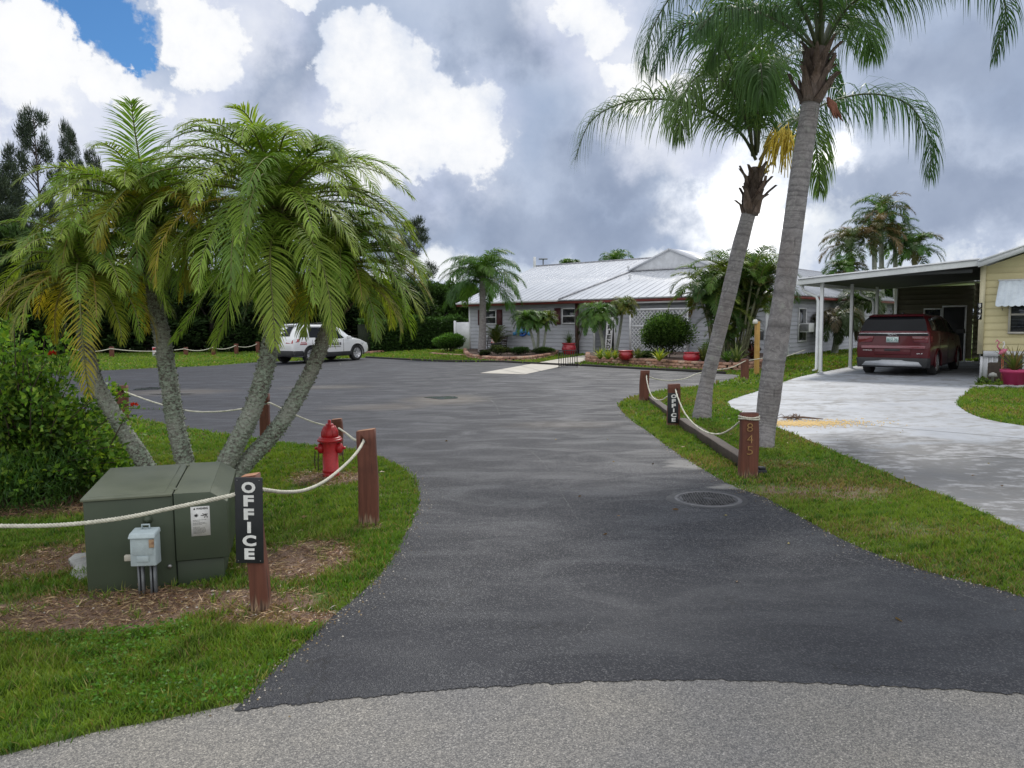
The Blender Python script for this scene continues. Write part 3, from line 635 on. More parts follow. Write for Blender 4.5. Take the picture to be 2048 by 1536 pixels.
# ropes
def rope_mesh(spans, r, twist=.055, strands=3, seg=None):
    mb = MB()
    for pts in spans:
        c = np.array(catmull([tuple(p) for p in pts], 14)); s = np.concatenate([[0], np.cumsum(np.linalg.norm(np.diff(c, axis=0), axis=1))])
        n = max(12, int(s[-1] / (seg or .012))); ss = np.linspace(0, s[-1], n); q = np.stack([np.interp(ss, s, c[:, i]) for i in range(3)], 1)
        if strands == 1: mb.tube(q, r, 8); continue
        T = norm(np.gradient(q, axis=0)); A = norm(np.cross(T, [0, 0, 1])); B = np.cross(T, A)
        for k in range(strands):
            ph = ss / twist * 2 * PI + k * 2 * PI / strands
            mb.tube(q + (np.cos(ph)[:, None] * A + np.sin(ph)[:, None] * B) * r * .52, r * .56, 7)
    return mb
ROPE = mat('rope_fibre', (.62, .60, .50), (.50, .48, .40), 30, .85, .4, 300, .001)
def vp(lst, ya, yb):
    n = len(lst); return [V(p[0], p[1], ya + (yb - ya) * i / (n - 1)) for i, p in enumerate(lst)]
ya = bA.y - .075
mb = rope_mesh([vp([(-260, 1035), (-100, 1050), (0, 1052), (120, 1050), (240, 1037), (350, 1015), (440, 996), (474, 988)], ya - .15, ya + .02)], .0125)
merge(mb, rope_mesh([[V(474, 988, ya + .02), V(500, 985, bA.y - .045), V(526, 979, bA.y - .03)] + vp([(532, 980), (570, 984), (610, 980), (650, 962), (690, 930), (715, 903), (727, 883)], bA.y, bB.y - .06)[0:], ], .0115))
tag(mb.build('fence_rope', ROPE, smooth=True), 'thick pale twisted rope in front of the green cabinet, through the near OFFICE post', 'rope')
mb = rope_mesh([[V(727, 882, bB.y - .05), V(728, 881, bB.y + .05)] + vp([(711, 880), (700, 873), (690, 865), (677, 856)], bB.y + .2, bC.y - .05),
                vp([(677, 856), (655, 852), (620, 842), (580, 825), (545, 808), (537, 806)], bC.y - .02, bD.y - .05),
                vp([(537, 806), (500, 815), (440, 823), (380, 822), (320, 808), (275, 793), (249, 783)], bD.y - .04, bE.y - .05),
                vp([(249, 783), (232, 784), (180, 800), (110, 803), (40, 795)], bE.y + .06, bE.y + 1.4)], .0115, seg=.02)
tag(mb.build('fence_rope', ROPE, smooth=True), 'white rope sagging behind the hydrant and palm trunks beside the asphalt', 'rope')

# ------------------------------------------------------------------ right posts
q1, N1, b1, t1 = fence_post(1287, 803, 1290, 741, .185, .12, .0, 'brown rope post at the point of the right verge', hole=(1293, 751))
q2, N2, b2, t2 = fence_post(1347, 853, 1348, 768, .19, .12, .008, 'brown post with the smaller black OFFICE board', hole=(1351, 779))
q3, N3, b3, t3 = fence_post(1496, 955, 1499, 826, .185, .12, .0, 'brown post numbered 845 beside the leaning palm')
q4, N4, b4, t4 = fence_post(1489, 760, 1490, 718, .20, .14, .0, 'short brown rope post before the brick planting bed')
for q, d_ in ((q1, 0), (q2, 0), (q4, 0)): pass
def board_b():
    a = V(1346, 846, b2.y - .075); c = V(1346, 786, b2.y - .075); Hh = (c - a).length; R = Matrix.Translation((a + c) / 2 - b2)
    mb = MB(); mb.box((.0, 0, 0), (.165, .012, Hh), R); bo = mb.build('sign_board', BLK, q2, bevel=.003); mb = MB(); cell = Hh * .94 / 6
    for i, ch in enumerate('OFFICE'):
        ww = .085 * (.26 if ch == 'I' else (1.0 if ch in 'OC' else .74)); p = R @ Vector((.01, -.0075, Hh * .47 - cell * (i + .5))); text_on(mb, ch, .1, p, (1, 0, 0), (0, 0, 1), .001, .0045, fit=(ww, cell * .82))
    mb.build('lettering', WHT, bo)
board_b()
mb = MB()
for ch, px, py in (('8', 1500, 855), ('4', 1500, 878), ('5', 1500, 901)):
    p = V(px, py, b3.y - .0735) - b3; text_on(mb, ch, .1, p, (1, 0, 0), (0, 0, 1), .003, -.0012, fit=(.062, .088))
mb.build('house_number', BRN, q3)
mb = rope_mesh([vp([(1497, 722), (1460, 738), (1430, 739), (1405, 731)], b4.y, b4.y - .3), vp([(1489, 723), (1460, 739), (1420, 742)], b4.y - .09, b4.y - .3)][0:0] or [
    vp([(1610, 700), (1560, 716), (1530, 716), (1490, 722)], b4.y + 1.5, b4.y - .08),
    vp([(1490, 722), (1462, 735), (1425, 741), (1395, 747), (1370, 757), (1340, 761), (1312, 758), (1293, 751)], b4.y - .08, b1.y - .07),
    vp([(1293, 751), (1294, 762), (1299, 782), (1308, 797), (1322, 800), (1336, 792), (1345, 783), (1351, 779)], b1.y - .075, b2.y + .07),
    vp([(1351, 779), (1356, 796), (1369, 825), (1388, 848), (1412, 864), (1438, 868), (1460, 859), (1480, 843), (1492, 836)], b2.y - .075, b3.y - .09)], .0115, seg=.02)
a0 = b3 + Vector((0, 0, 0)); zz = V(1498, 837, b3.y).z
for dz in (0, .020):
    ring = [(b3.x + .105 * math.cos(a), b3.y + .078 * math.sin(a), zz + dz + .006 * math.sin(a * 2 + dz * 60)) for a in np.linspace(0, 2 * PI, 24)]
    merge(mb, rope_mesh([ring], .0105, seg=.02))
tag(mb.build('fence_rope', ROPE, smooth=True), 'pale rope strung between the right verge posts and tied round post 845', 'rope')
# landscape timbers
TIM = post_mat('weathered_timber', (.04, .028, .022), (.085, .06, .045), False)
def beam(p, q, w, h, label):
    d = (q - p); L = d.length; ang = math.atan2(d.y, d.x); root_loc = (p + q) / 2; mb = MB(); n = 14; vs = []
    prof = [(-.5, 0), (.5, 0), (.5, .93), (.44, 1), (-.44, 1), (-.5, .93)]
    for i in range(n + 1):
        x = -L / 2 + L * i / n; wob = .005 * math.sin(i * 1.7)
        vs += [(x, a * w + wob * .4, b_ * h - (.03 if b_ == 0 else 0) + wob * .3 * b_) for a, b_ in prof]
    f = [(i * 6 + j, i * 6 + (j + 1) % 6, (i + 1) * 6 + (j + 1) % 6, (i + 1) * 6 + j) for i in range(n) for j in range(6)] + [tuple(range(6))[::-1], tuple(n * 6 + j for j in range(6))]
    mb.add(vs, f); M = Matrix.Translation(root_loc) @ Matrix.Rotation(ang, 4, 'Z'); o = mb.build('landscape_timber', TIM, fix=True); o.matrix_world = M
    for mm in [o.modifiers.new('bevel', 'BEVEL')]: mm.width = .004; mm.limit_method = 'ANGLE'
    tag(o, label, 'timber', 'timbers edging the right verge')
off = Vector((.10, .06, 0))
beam(P(1300, 803) + off * .3, P(1340, 838) + off * .6, .13, .10, 'weathered timber edging from the first rope post to the small OFFICE post')
beam(P(1357, 853) + off * .6, P(1484, 945) + off, .14, .13, 'weathered timber edging from the small OFFICE post to post 845')
mb = MB(); mb.box((0, 0, .03), (.13, .1, .06)); mb.box((.02, 0, .075), (.07, .07, .03)); mb.tube([(-.03, -.045, .03), (-.03, -.06, .03)], .012, 8)
o = mb.build('irrigation_box', BLK, bevel=.01); o.location = P(1519, 950); tag(o, 'small black plastic fitting at the foot of post 845', 'irrigation fitting')
# yellow timber post with lamp
YW = post_mat('yellow_timber', (.42, .24, .06), (.52, .32, .10), False)
b = P(1513, 750); root, M = thing('timber_post', 'tall yellowish timber post behind the second palm trunk', 'post', b)
t = V(1513, 643, b.y); mb = MB(); mb.box((0, 0, t.z / 2), (.13, .13, t.z)); mb.build('post', YW, root, bevel=.008)
mb = MB(); mb.lathe([(.01, .12), (.05, .12), (.075, .06), (.08, 0), (.05, -.01), (.01, -.01)], 14, Matrix.Translation((-.07, -.02, t.z - .06))); mb.build('lamp', mat('white_plastic', (.7, .68, .62), rough=.4), root, smooth=True)
mb = MB(); mb.box((.12, 0, t.z - .42), (.12, .12, .26)); mb.build('junction_box', BLK, root, bevel=.01)

# ------------------------------------------------------------------ hydrant
RED = mat('hydrant_red', (.50, .020, .026), (.38, .015, .02), 6, .42, .25, 40, .003, spec=.5, var=.15)
CHN = mat('rusty_chain', (.07, .035, .025), (.03, .02, .018), 20, .7)
hb = P(662, 952); tz = V(661, 840, hb.y).z
root, M = thing('fire_hydrant', 'red fire hydrant with side caps and hanging chains', 'hydrant', hb, rad(-12))
k = tz / .80
def S(pr): return [(r * k, z * k) for r, z in pr]
mb = MB(); mb.lathe(S([(.09, -.05), (.115, -.05), (.115, .03), (.115, .045), (.108, .05), (.108, .06), (.115, .065), (.115, .10), (.108, .105), (.108, .46), (.112, .48), (.112, .50)]), 32); mb.build('barrel', RED, root, smooth=False, bevel=0)
mb = MB(); mb.lathe(S([(.10, .50), (.168, .50), (.175, .508), (.175, .528), (.168, .535), (.155, .537), (.155, .553), (.148, .56), (.118, .565)]), 32); mb.build('flange', RED, root)
mb = MB(); mb.lathe(S([(.120, .56), (.120, .60), (.114, .64), (.098, .685), (.072, .715), (.056, .725), (.056, .742), (.048, .748), (.02, .75)]), 32)
for a in range(8): 
    th = a * PI / 4; mb.tube([(math.cos(th) * .121 * k, math.sin(th) * .121 * k, .58 * k), (math.cos(th) * .118 * k, math.sin(th) * .118 * k, .64 * k), (math.cos(th) * .078 * k, math.sin(th) * .078 * k, .715 * k)], .006 * k, 6)
bn = mb.build('bonnet', RED, root, smooth=True)
mb = MB(); mb.lathe(S([(.03, .745), (.026, .75), (.024, .80), (.015, .802)]), 5); mb.build('operating_nut', RED, bn)
def cap(ax, L, r, zc, nm):
    R = Matrix.Translation((0, 0, zc * k)) @ Vector(ax).to_track_quat('Z', 'X').to_matrix().to_4x4()
    mb = MB(); mb.lathe([(r * .95 * k, .07 * k), (r * .95 * k, (L - .03) * k), (r * 1.18 * k, (L - .025) * k), (r * 1.22 * k, (L + .02) * k), (r * 1.0 * k, (L + .035) * k), (r * .55 * k, (L + .045) * k), (.018 * k, (L + .05) * k)], 24, R); o = mb.build(nm, RED, root)
    mb = MB(); mb.lathe([(.024 * k, (L + .04) * k), (.022 * k, (L + .085) * k), (.01, (L + .087) * k)], 5, R); mb.build('cap_nut', RED, o); return R
cap((-1, -.25, 0), .13, .062, .40, 'hose_cap'); cap((1, .25, 0), .13, .062, .40, 'hose_cap'); cap((-.25, .98, 0), .14, .08, .37, 'pumper_cap')
# flange bolts
for a in range(8): mb = MB(); th = a * PI / 4 + .2; mb.lathe([(.011 * k, .485 * k), (.011 * k, .50 * k), (.004, .501 * k)], 6, Matrix.Translation((math.cos(th) * .15 * k, math.sin(th) * .15 * k, 0))); mb.build('bolt', RED, root)
def chain(pts, nm='chain'):
    mb = MB(); c = np.array(catmull(pts, 10)); s = np.concatenate([[0], np.cumsum(np.linalg.norm(np.diff(c, axis=0), axis=1))]); n = int(s[-1] / .017)
    for i in range(n):
        p = np.array([np.interp((i + .5) * .017, s, c[:, j]) for j in range(3)]); q = .010; rr = .005
        ring = [(p[0] + (rr * math.cos(a) if i % 2 else 0), p[1] + (0 if i % 2 else rr * math.cos(a)), p[2] + q * math.sin(a)) for a in np.linspace(0, 2 * PI, 9)]
        mb.tube(ring, .0034, 5, cap=False)
    mb.build(nm, CHN, root)
chain([(-.13 * k, -.07, .36 * k), (-.14 * k, -.08, .2 * k), (-.135 * k, -.08, .06)]); chain([(-.20 * k, -.05, .36 * k), (-.205 * k, -.06, .18 * k), (-.19 * k, -.05, .10 * k)]); chain([(.17 * k, .02, .34 * k), (.18 * k, .02, .25 * k), (.175 * k, .02, .2 * k)])

# ------------------------------------------------------------------ green transformer cabinet
GRN = mat('cabinet_green', (.062, .082, .052), (.050, .068, .044), 2.5, .5, .25, 350, .001, spec=.45, var=.06)
TOPG = mat('cabinet_green_top', (.15, .165, .115), (.115, .13, .09), 3, .5, .15, 350, .001, spec=.45, var=.06)
fl, fr = P(176, 1190), P(449, 1163)
ux = (fr - fl); Wd = ux.length * 1.045; ang = math.atan2(ux.y, ux.x)
root, M = thing('transformer_cabinet', 'dark green electrical transformer cabinet with a sloping lid and warning sticker', 'utility cabinet', fl, ang)
Mi = M.inverted()
Hf = V(176, 1000, fl.y).z; Dp = .80; Hb = Hf + .045; sx_ = (358 - 176) / 285 * Wd - .02
def slab(x0, x1, y0, y1, hf, hb, z0=-.02, n='body', mt_=GRN, bv=.006, par=None):
    mb = MB(); mb.hexa([(x0, y0, z0), (x1, y0, z0), (x1, y1, z0), (x0, y1, z0), (x0, y0, hf), (x1, y0, hf), (x1, y1, hb), (x0, y1, hb)]); return mb.build(n, mt_, par or root, bevel=bv, fix=True)
body = slab(0, sx_, 0, Dp, Hf - .012, Hb - .012, n='tank_body')
mb = MB(); mb.hexa([(-.012, -.012, Hf - .012), (sx_ - .004, -.012, Hf - .012), (sx_ - .004, Dp, Hb - .012), (-.012, Dp, Hb - .012), (-.012, -.012, Hf + .004), (sx_ - .004, -.012, Hf + .004), (sx_ - .004, Dp, Hb + .006), (-.012, Dp, Hb + .006)]); mb.build('lid', TOPG, root, bevel=.003, fix=True)
mb = MB(); mb.hexa([(.03, .03, Hf + .004), (sx_ - .05, .03, Hf + .004), (sx_ - .05, Dp - .04, Hb + .004), (.03, Dp - .04, Hb + .004), (.03, .03, Hf + .009), (sx_ - .05, .03, Hf + .009), (sx_ - .05, Dp - .04, Hb + .010), (.03, Dp - .04, Hb + .010)])
mb.build('lid_panel', TOPG, root, bevel=.002, fix=True)
# hood (right half) with its clipped right shoulder
x0, x1 = sx_ + .006, Wd; y0 = -.018; ch = .10; zc = .10
def hood(x0, x1, y0, y1, z0):
    prof_f = [(x0, z0), (x1, z0), (x1, Hf - .07), (x1 - ch, Hf - .002), (x0, Hf + .002)]
    prof_b = [(x0, z0), (x1, z0), (x1, Hb - .06), (x1 - ch, Hb + .006), (x0, Hb + .008)]
    v = [(a, y0, z) for a, z in prof_f] + [(a, y1, z) for a, z in prof_b]; f = [tuple(range(5)), tuple(range(5, 10))[::-1]] + [(i, i + 5, (i + 1) % 5 + 5, (i + 1) % 5) for i in range(5)]
    return v, f
v, f = hood(x0, x1, y0, Dp, .165); mb = MB(); mb.add(v, f); ho = mb.build('hood', GRN, root, bevel=.005, fix=True)
mb = MB(); e = .0015; mb.add([(x0, y0 + .002, Hf + .002 + e), (x1 - ch, y0 + .002, Hf - .002 + e), (x1 - ch, Dp - .002, Hb + .006 + e), (x0, Dp - .002, Hb + .008 + e)], [(0, 1, 2, 3)])
mb.add([(x1 - ch + e, y0 + .004, Hf - .002 + e), (x1 + e, y0 + .004, Hf - .07 + e), (x1 + e, Dp - .004, Hb - .06 + e), (x1 - ch + e, Dp - .004, Hb + .006 + e)], [(0, 1, 2, 3)]); mb.build('hood_top', TOPG, ho)
mb = MB(); mb.box(((x0 + x1 - .035) / 2 + .0, Dp / 2 + .0, .07), (x1 - .035 - x0, Dp - .02, .175)); mb.build('sill', GRN, root, bevel=.004)
mb = MB(); mb.box((sx_ + .002, Dp / 2, Hf * .5), (.012, Dp - .03, Hf * .98)); mb.build('seam', BLK, root)
STL = MATS['steel']; mb = MB()
for (x, y, z) in ((sx_ + .003, .09, Hf + .012), (sx_ + .003, Dp - .1, Hb + .012)): mb = MB(); mb.lathe([(.004, .008), (.011, .006), (.013, 0), (.013, -.006)][::-1], 12, Matrix.Translation((x, y, z))); mb.build('hinge_bolt', TOPG, root)
mb = MB(); mb.lathe([(.014, 0), (.014, .012), (.005, .015)], 6, Matrix.Translation((sx_ - .035, -.002, .135)) @ Matrix.Rotation(PI / 2, 4, 'X')); mb.build('bolt', STL, root)
mb = MB(); mb.lathe([(.026, 0), (.028, .008), (.018, .014), (.012, .03), (.004, .03)], 14, Matrix.Translation((sx_ - .15, -.002, Hf - .15)) @ Matrix.Rotation(PI / 2, 4, 'X')); mb.build('lock', GRN, root)
# warning sticker
def onfront(px, py):  # pixel -> local coordinates on the hood's front plane
    o_ = Vector((0, 0, CH)); d = ray(px, py); lo = Mi @ o_; ld = Mi.to_3x3() @ d; t = (y0 - .0012 - lo.y) / ld.y; return lo + ld * t
a, b_, c = onfront(382, 1073), onfront(420, 1070), onfront(382, 1014)
sw, sh = (b_ - a).length, (c - a).length; so_ = (b_ + c) / 2
STK = mat('sticker_paper', (.72, .72, .70), rough=.5, bmp=0); INK = mat('ink', (.03, .03, .03), bmp=0)
Ms = Matrix.Translation(so_); mb = MB(); mb.box((0, 0, 0), (sw, .0012, sh), Ms); st = mb.build('warning_sticker', STK, ho)
mb = MB(); text_on(mb, 'WARNING', .02, so_ + Vector((sw * .1, -.001, sh * .43)), (1, 0, 0), (0, 0, 1), .0002, .0006, fit=(sw * .62, sh * .075))
tri = [(-sw * .36, sh * .395), (-sw * .24, sh * .395), (-sw * .30, sh * .475)]; mb.add([(x + so_.x, so_.y - .001, z + so_.z) for x, z in tri], [(0, 1, 2)])
star = []
for i in range(18):
    a_ = i * PI / 9; r_ = .0145 if i % 2 == 0 else .0065; star.append((so_.x - sw * .22 + r_ * 1.2 * math.cos(a_), so_.y - .001, so_.z + sh * .2 + r_ * math.sin(a_)))
mb.build('warning_heading', INK, st); mb = MB(); mb.add(star, [tuple(range(18))])
fig = [[(.02, .22), (.14, .2)], [(.14, .2), (.24, .26)], [(.24, .26), (.36, .25)], [(.26, .25), (.2, .12)], [(.28, .26), (.34, .12)], [(.2, .24), (.1, .28)]]
for (p, q) in fig: mb.tube([(so_.x + p[0] * sw * 1.1, so_.y - .001, so_.z + p[1] * sh * .9), (so_.x + q[0] * sw * 1.1, so_.y - .001, so_.z + q[1] * sh * .9)], .0022, 5)
mb.build('hazard_pictogram', INK, st); mb = MB()
for i, (ln, zz_) in enumerate(((.7, .04), (.35, .0), (.62, -.05), (.66, -.085), (.4, -.12), (.3, -.2), (.62, -.24), (.68, -.28), (.64, -.32), (.66, -.36), (.5, -.40))):
    x_ = -sw * .4; k2 = 0; r3 = random.Random(i)
    while k2 < ln * sw:
        w_ = r3.uniform(.004, .010); mb.box((so_.x + x_ + k2 + w_ / 2, so_.y - .001, so_.z + sh * zz_), (w_, .0003, .0022)); k2 += w_ + .0018
mb.build('printed_text', INK, st)
# concrete pad corner beside the cabinet
CON = mat('pale_concrete', (.36, .36, .34), (.24, .24, .23), 5, .85, .5, 60, .01, var=.2)
pp = [(P(x, y) - P(158, 1150)) for x, y in ((138, 1128), (150, 1118), (180, 1115), (186, 1160), (160, 1164), (140, 1155), (150, 1140))]
mb = MB(); mb.prism([(q.x * 1.1, q.y * 1.1) for q in pp], -.03, .035); o = mb.build('concrete_lump', CON, bevel=.02, fix=True); o.location = P(158, 1150); tag(o, 'pale lump of concrete left of the green cabinet', 'concrete')
# ------------------------------------------------------------------ small outlet pedestal
GZ = mat('galvanised', (.20, .215, .225), (.15, .16, .17), 12, .5, .15, metal=.3)
PB = mat('weathered_box', (.46, .54, .56), (.38, .45, .47), 8, .6, .2, 200, .001, var=.1)
pb = P(297, 1190); root, M = thing('outlet_pedestal', 'small pale grey outdoor outlet box on two metal legs', 'outlet box', pb, rad(5))
zb, zt = V(297, 1127, pb.y).z, V(297, 1066, pb.y).z
for sx in (-.036, .036):
    mb = MB()
    for (cx, cy, ww, dd) in ((0, .012, .034, .004), (-.015, 0, .004, .028), (.015, 0, .004, .028), (-.010, -.014, .010, .003), (.010, -.014, .010, .003)): mb.box((sx + cx, cy, zb / 2 - .02), (ww, dd, zb + .06))
    mb.build('leg', GZ, root)
w2 = .075; mb = MB(); mb.hexa([(-w2, -.055, zb), (w2, -.055, zb), (w2, .035, zb), (-w2, .035, zb), (-w2 * .98, -.05, zt), (w2 * .98, -.05, zt), (w2 * .98, .035, zt), (-w2 * .98, .035, zt)]); bx = mb.build('enclosure', PB, root, bevel=.006, fix=True)
mb = MB(); mb.hexa([(-w2 - .005, -.07, zt - .018), (w2 + .005, -.07, zt - .018), (w2 + .005, .038, zt), (-w2 - .005, .038, zt), (-w2, -.055, zt + .012), (w2, -.055, zt + .012), (w2, .038, zt + .028), (-w2, .038, zt + .028)]); cv = mb.build('cover', PB, root, bevel=.006, fix=True)
mb = MB(); mb.tube([(-.022, .01, zt + .02), (-.022, .01, zt + .05), (.022, .01, zt + .05), (.022, .01, zt + .02)], .006, 8); mb.build('latch', PB, cv)
mb = MB(); mb.box((.0, -.058, zb + .045), (.07, .006, .035)); mb.box((.0, -.056, zb + .12), (.12, .003, .10)); mb.build('door_panel', PB, bx, bevel=.002)
mb = MB(); mb.box((-w2 - .025, 0, zb + .04), (.055, .03, .036)); mb.build('conduit_fitting', mat('cream_plastic', (.55, .52, .44), rough=.5), root, bevel=.004)
mb = MB(); mb.box((w2 - .02, -.058, zt - .05), (.028, .012, .05), None, .2); mb.build('peeled_patch', mat('rust_patch', (.45, .30, .18), (.25, .14, .08), 30, .8), root, bevel=.002)

# ------------------------------------------------------------------ manhole cover
IRON = mat('cast_iron', (.018, .018, .022), (.06, .06, .065), 9, .55, .3, 80, .003, spec=.6)
mc = P(1416, 1000); root, M = thing('manhole_cover', 'round cast iron manhole cover with a studded lid in the asphalt', 'manhole', mc, .4)
R_ = .30; mb = MB(); mb.lathe([(R_ - .035, .004), (R_ - .035, .0125), (R_, .0125), (R_ + .004, .009), (R_ + .004, .004)], 56); mb.build('frame_ring', mat('worn_iron', (.11, .11, .12), (.07, .07, .075), 9, .5, .2), root)
mb = MB(); mb.lathe([(R_ - .042, .002), (R_ - .042, .0105), (R_ - .05, .0125), (.05, .0125)], 56)
for i in range(-9, 10):
    for j in range(-9, 10):
        x, y = i * .028 + (.014 if j % 2 else 0), j * .026
        if .055 < math.hypot(x, y) < R_ - .06: mb.box((x, y, .0165), (.018, .011, .008), None, PI / 4 if (i + j) % 2 else -PI / 4)
mb.lathe([(.048, .012), (.048, .016), (.0, .016)], 24)
mb.build('lid', IRON, root)
mb = MB(); rr = [R_ + .055 + .012 * math.sin(a * 3) for a in np.linspace(0, 2 * PI, 60, endpoint=False)]; an = np.linspace(0, 2 * PI, 60, endpoint=False)
mb.sheet([(r * math.cos(a) * 1.05, r * math.sin(a)) for r, a in zip(rr, an)], .0095); o = mb.build('asphalt_collar', mat('fresh_sealer', (.02, .021, .025), (.035, .036, .04), 8, .6, .4, 150), root)
# seeds and palm debris on the slab
SD = mat('palm_seed', (.62, .42, .10), (.50, .30, .06), 30, .6, 0, attr=False)
mb = MB(); r2 = np.random.default_rng(3); c = P(1590, 849)
n = 1700; a = r2.uniform(0, 2 * PI, n); rr = np.abs(r2.normal(0, 1, n)); xs = c.x + rr * np.cos(a) * .36; ys = c.y + rr * np.sin(a) * .18
n2 = 700; xs = np.concatenate([xs, c.x + .35 + r2.normal(0, .5, n2)]); ys = np.concatenate([ys, c.y + .05 + r2.normal(0, .22, n2)])
k = inpoly(xs, ys, DP); xs, ys = xs[k], ys[k]
for x, y in zip(xs, ys):
    s_ = r2.uniform(.009, .016); mb.add([(x + s_, y, .018), (x, y + s_, .018), (x - s_, y, .018), (x, y - s_, .018), (x, y, .012 + s_ * 1.3)], [(0, 1, 4), (1, 2, 4), (2, 3, 4), (3, 0, 4)])
tag(mb.build('fallen_seeds', SD), 'yellow fallen palm seeds scattered on the concrete', 'seeds', kind='stuff')
root, M = thing('palm_debris', 'brown fallen palm husk lying by the yellow seeds', 'palm debris', P(1585, 840))
mb = MB(); r2 = np.random.default_rng(8)
mb.tube([(-.1, 0, .04), (.15, -.05, .05), (.45, -.14, .03)], [.012, .02, .008], 6)
for i in range(26):
    a = r2.uniform(0, 2 * PI); L = r2.uniform(.1, .28); x0_, y0_ = r2.normal(0, .07), r2.normal(0, .05)
    mb.tube([(x0_, y0_, .03), (x0_ + math.cos(a) * L * .5, y0_ + math.sin(a) * L * .4, .03 + r2.uniform(.02, .07)), (x0_ + math.cos(a) * L, y0_ + math.sin(a) * L * .7, .025)], [.006, .005, .002], 5)
mb.build('husk', mat('dead_husk', (.22, .15, .11), (.14, .09, .065), 20, .9), root)
# pebbles / shells near the cabinet
mb = MB(); r2 = np.random.default_rng(9); PEB = mat('shell_fragment', (.62, .58, .52), rough=.7)
for i in range(70):
    q = P(r2.uniform(20, 640), r2.uniform(1150, 1235)); s_ = r2.uniform(.004, .012)
    mb.lathe([(s_ * .5, 0), (s_, s_ * .4), (s_ * .6, s_ * .9), (.0005, s_)], 6, Matrix.Translation((q.x, q.y, .003)))
tag(mb.build('shell_fragments', PEB, smooth=True), 'tiny white shell fragments in the dirt round the green cabinet', 'shells', kind='stuff')

mb = MB(); r2 = np.random.default_rng(19)
for seq in (LE, RE):
    sq = np.array(seq); n = 1500
    k = r2.integers(0, len(sq) - 1, n); t = r2.uniform(0, 1, n)[:, None]; p = sq[k] * (1 - t) + sq[k + 1] * t; p = p + r2.normal(0, .05, (n, 2)) * (1 + 1.5 * (r2.uniform(size=(n, 1)) < .2)); p = p[p[:, 1] < 14]
    for x, y in p:
        s_ = r2.uniform(.0025, .007); g = r2.uniform(.25, 1); c_ = (.5 * g, .46 * g, .4 * g) if r2.uniform() < .6 else (.30 * g, .22 * g, .12 * g)
        mb.add([(x + s_, y, .009), (x, y + s_, .009), (x - s_, y, .009), (x, y - s_, .009), (x, y, .009 + s_)], [(0, 1, 4), (1, 2, 4), (2, 3, 4), (3, 0, 4)], c_)
tag(mb.build('edge_grit', mat('grit', (1, 1, 1), (.8, .8, .8), rough=.9, attr=True)), 'fine grit and clippings scattered along the asphalt edges', 'grit', kind='stuff')
SCR = mat('pale_scratch', (.20, .20, .20), (.12, .12, .125), 60, .9)
mb = MB()
def scratch(px, w):
    q = catmull([P(x, y) for x, y in px], 30); r3 = np.random.default_rng(int(px[0][0]))
    for i in range(len(q) - 1):
        if r3.uniform() < .35: continue
        a, b_ = q[i], q[i + 1]; d = b_ - a; n = np.array([-d[1], d[0], 0]); n = n / (np.linalg.norm(n) + 1e-9) * w * r3.uniform(.3, 1); o_ = np.array([r3.normal(0, .004), r3.normal(0, .004), 0])
        mb.add([tuple((a - n + o_)[:2]) + (.0098,), tuple((b_ - n + o_)[:2]) + (.0098,), tuple((b_ + n + o_)[:2]) + (.0098,), tuple((a + n + o_)[:2]) + (.0098,)], [(0, 1, 2, 3)])
for px, w in (([(1030, 885), (1075, 915), (1105, 955), (1130, 1000), (1156, 1042)], .003), ([(1190, 1235), (1165, 1265), (1130, 1290)], .003), ([(1260, 995), (1300, 1012), (1350, 1024), (1400, 1022)], .003), ([(930, 745), (1060, 748), (1180, 757)], .012), ([(820, 1140), (960, 1135), (1100, 1150)], .0025), ([(1380, 1010), (1440, 1060), (1560, 1085), (1640, 1110)], .003), ([(760, 730), (900, 742), (960, 746)], .01), ([(1540, 1060), (1700, 1120), (1860, 1170), (1990, 1215)], .004), ([(600, 725), (820, 748), (960, 790), (1000, 830)], .008)): scratch(px, w)
tag(mb.build('asphalt_scratches', SCR), kind='structure')

# fallen leaves
mb = MB(); r2 = np.random.default_rng(29); n = 170; x = r2.uniform(-4, 6, n); y = r2.uniform(3.2, 11, n); k = r2.uniform(size=n) < np.where(inpoly(x, y, ASPOLY), .25, .9); x, y = x[k], y[k]; n = len(x)
cards(mb, np.stack([x, y, np.where(inpoly(x, y, ASPOLY), .014, .035)], 1), np.stack([r2.normal(size=n), r2.normal(size=n), r2.normal(0, .12, n)], 1), r2.uniform(.03, .07, n), r2.uniform(.012, .026, n), mixcol([(.30, .19, .09), (.20, .12, .07), (.38, .30, .12)], n), .15)
tag(mb.build('fallen_leaves', MATS['straw']), 'scattered dry fallen leaves on lawn and asphalt', 'leaves', kind='stuff')
# ------------------------------------------------------------------ building helpers
def FM(orig):   # local frame: x = u, y = v_, z up
    return Matrix(((u.x, v_.x, 0, orig[0]), (u.y, v_.y, 0, orig[1]), (0, 0, 1, 0), (0, 0, 0, 1)))
ANG = math.atan2(u.y, u.x)
def siding(mb, x0, x1, z0, z1, y, pitch=.2, dep=.018, axis='x', sgn=-1):
    """lap siding: each course leans out by dep; sgn = outward direction along the other axis"""
    z = z0
    while z < z1 - .01:
        zt = min(z + pitch, z1); a = y + sgn * dep; b = y + sgn * .003
        if axis == 'x': v = [(x0, a, z), (x1, a, z), (x1, b, zt), (x0, b, zt), (x0, y, z), (x1, y, z)]
        else: v = [(a, x0, z), (a, x1, z), (b, x1, zt), (b, x0, zt), (y, x0, z), (y, x1, z)]
        mb.add(v, [(0, 1, 2, 3), (5, 4, 0, 1)] if sgn * (1 if axis == 'x' else -1) < 0 else [(3, 2, 1, 0), (1, 0, 4, 5)]); z = zt
SIDW = mat('grey_vinyl_siding', (.38, .39, .425), (.33, .34, .37), 1.2, .6, .1, 80)
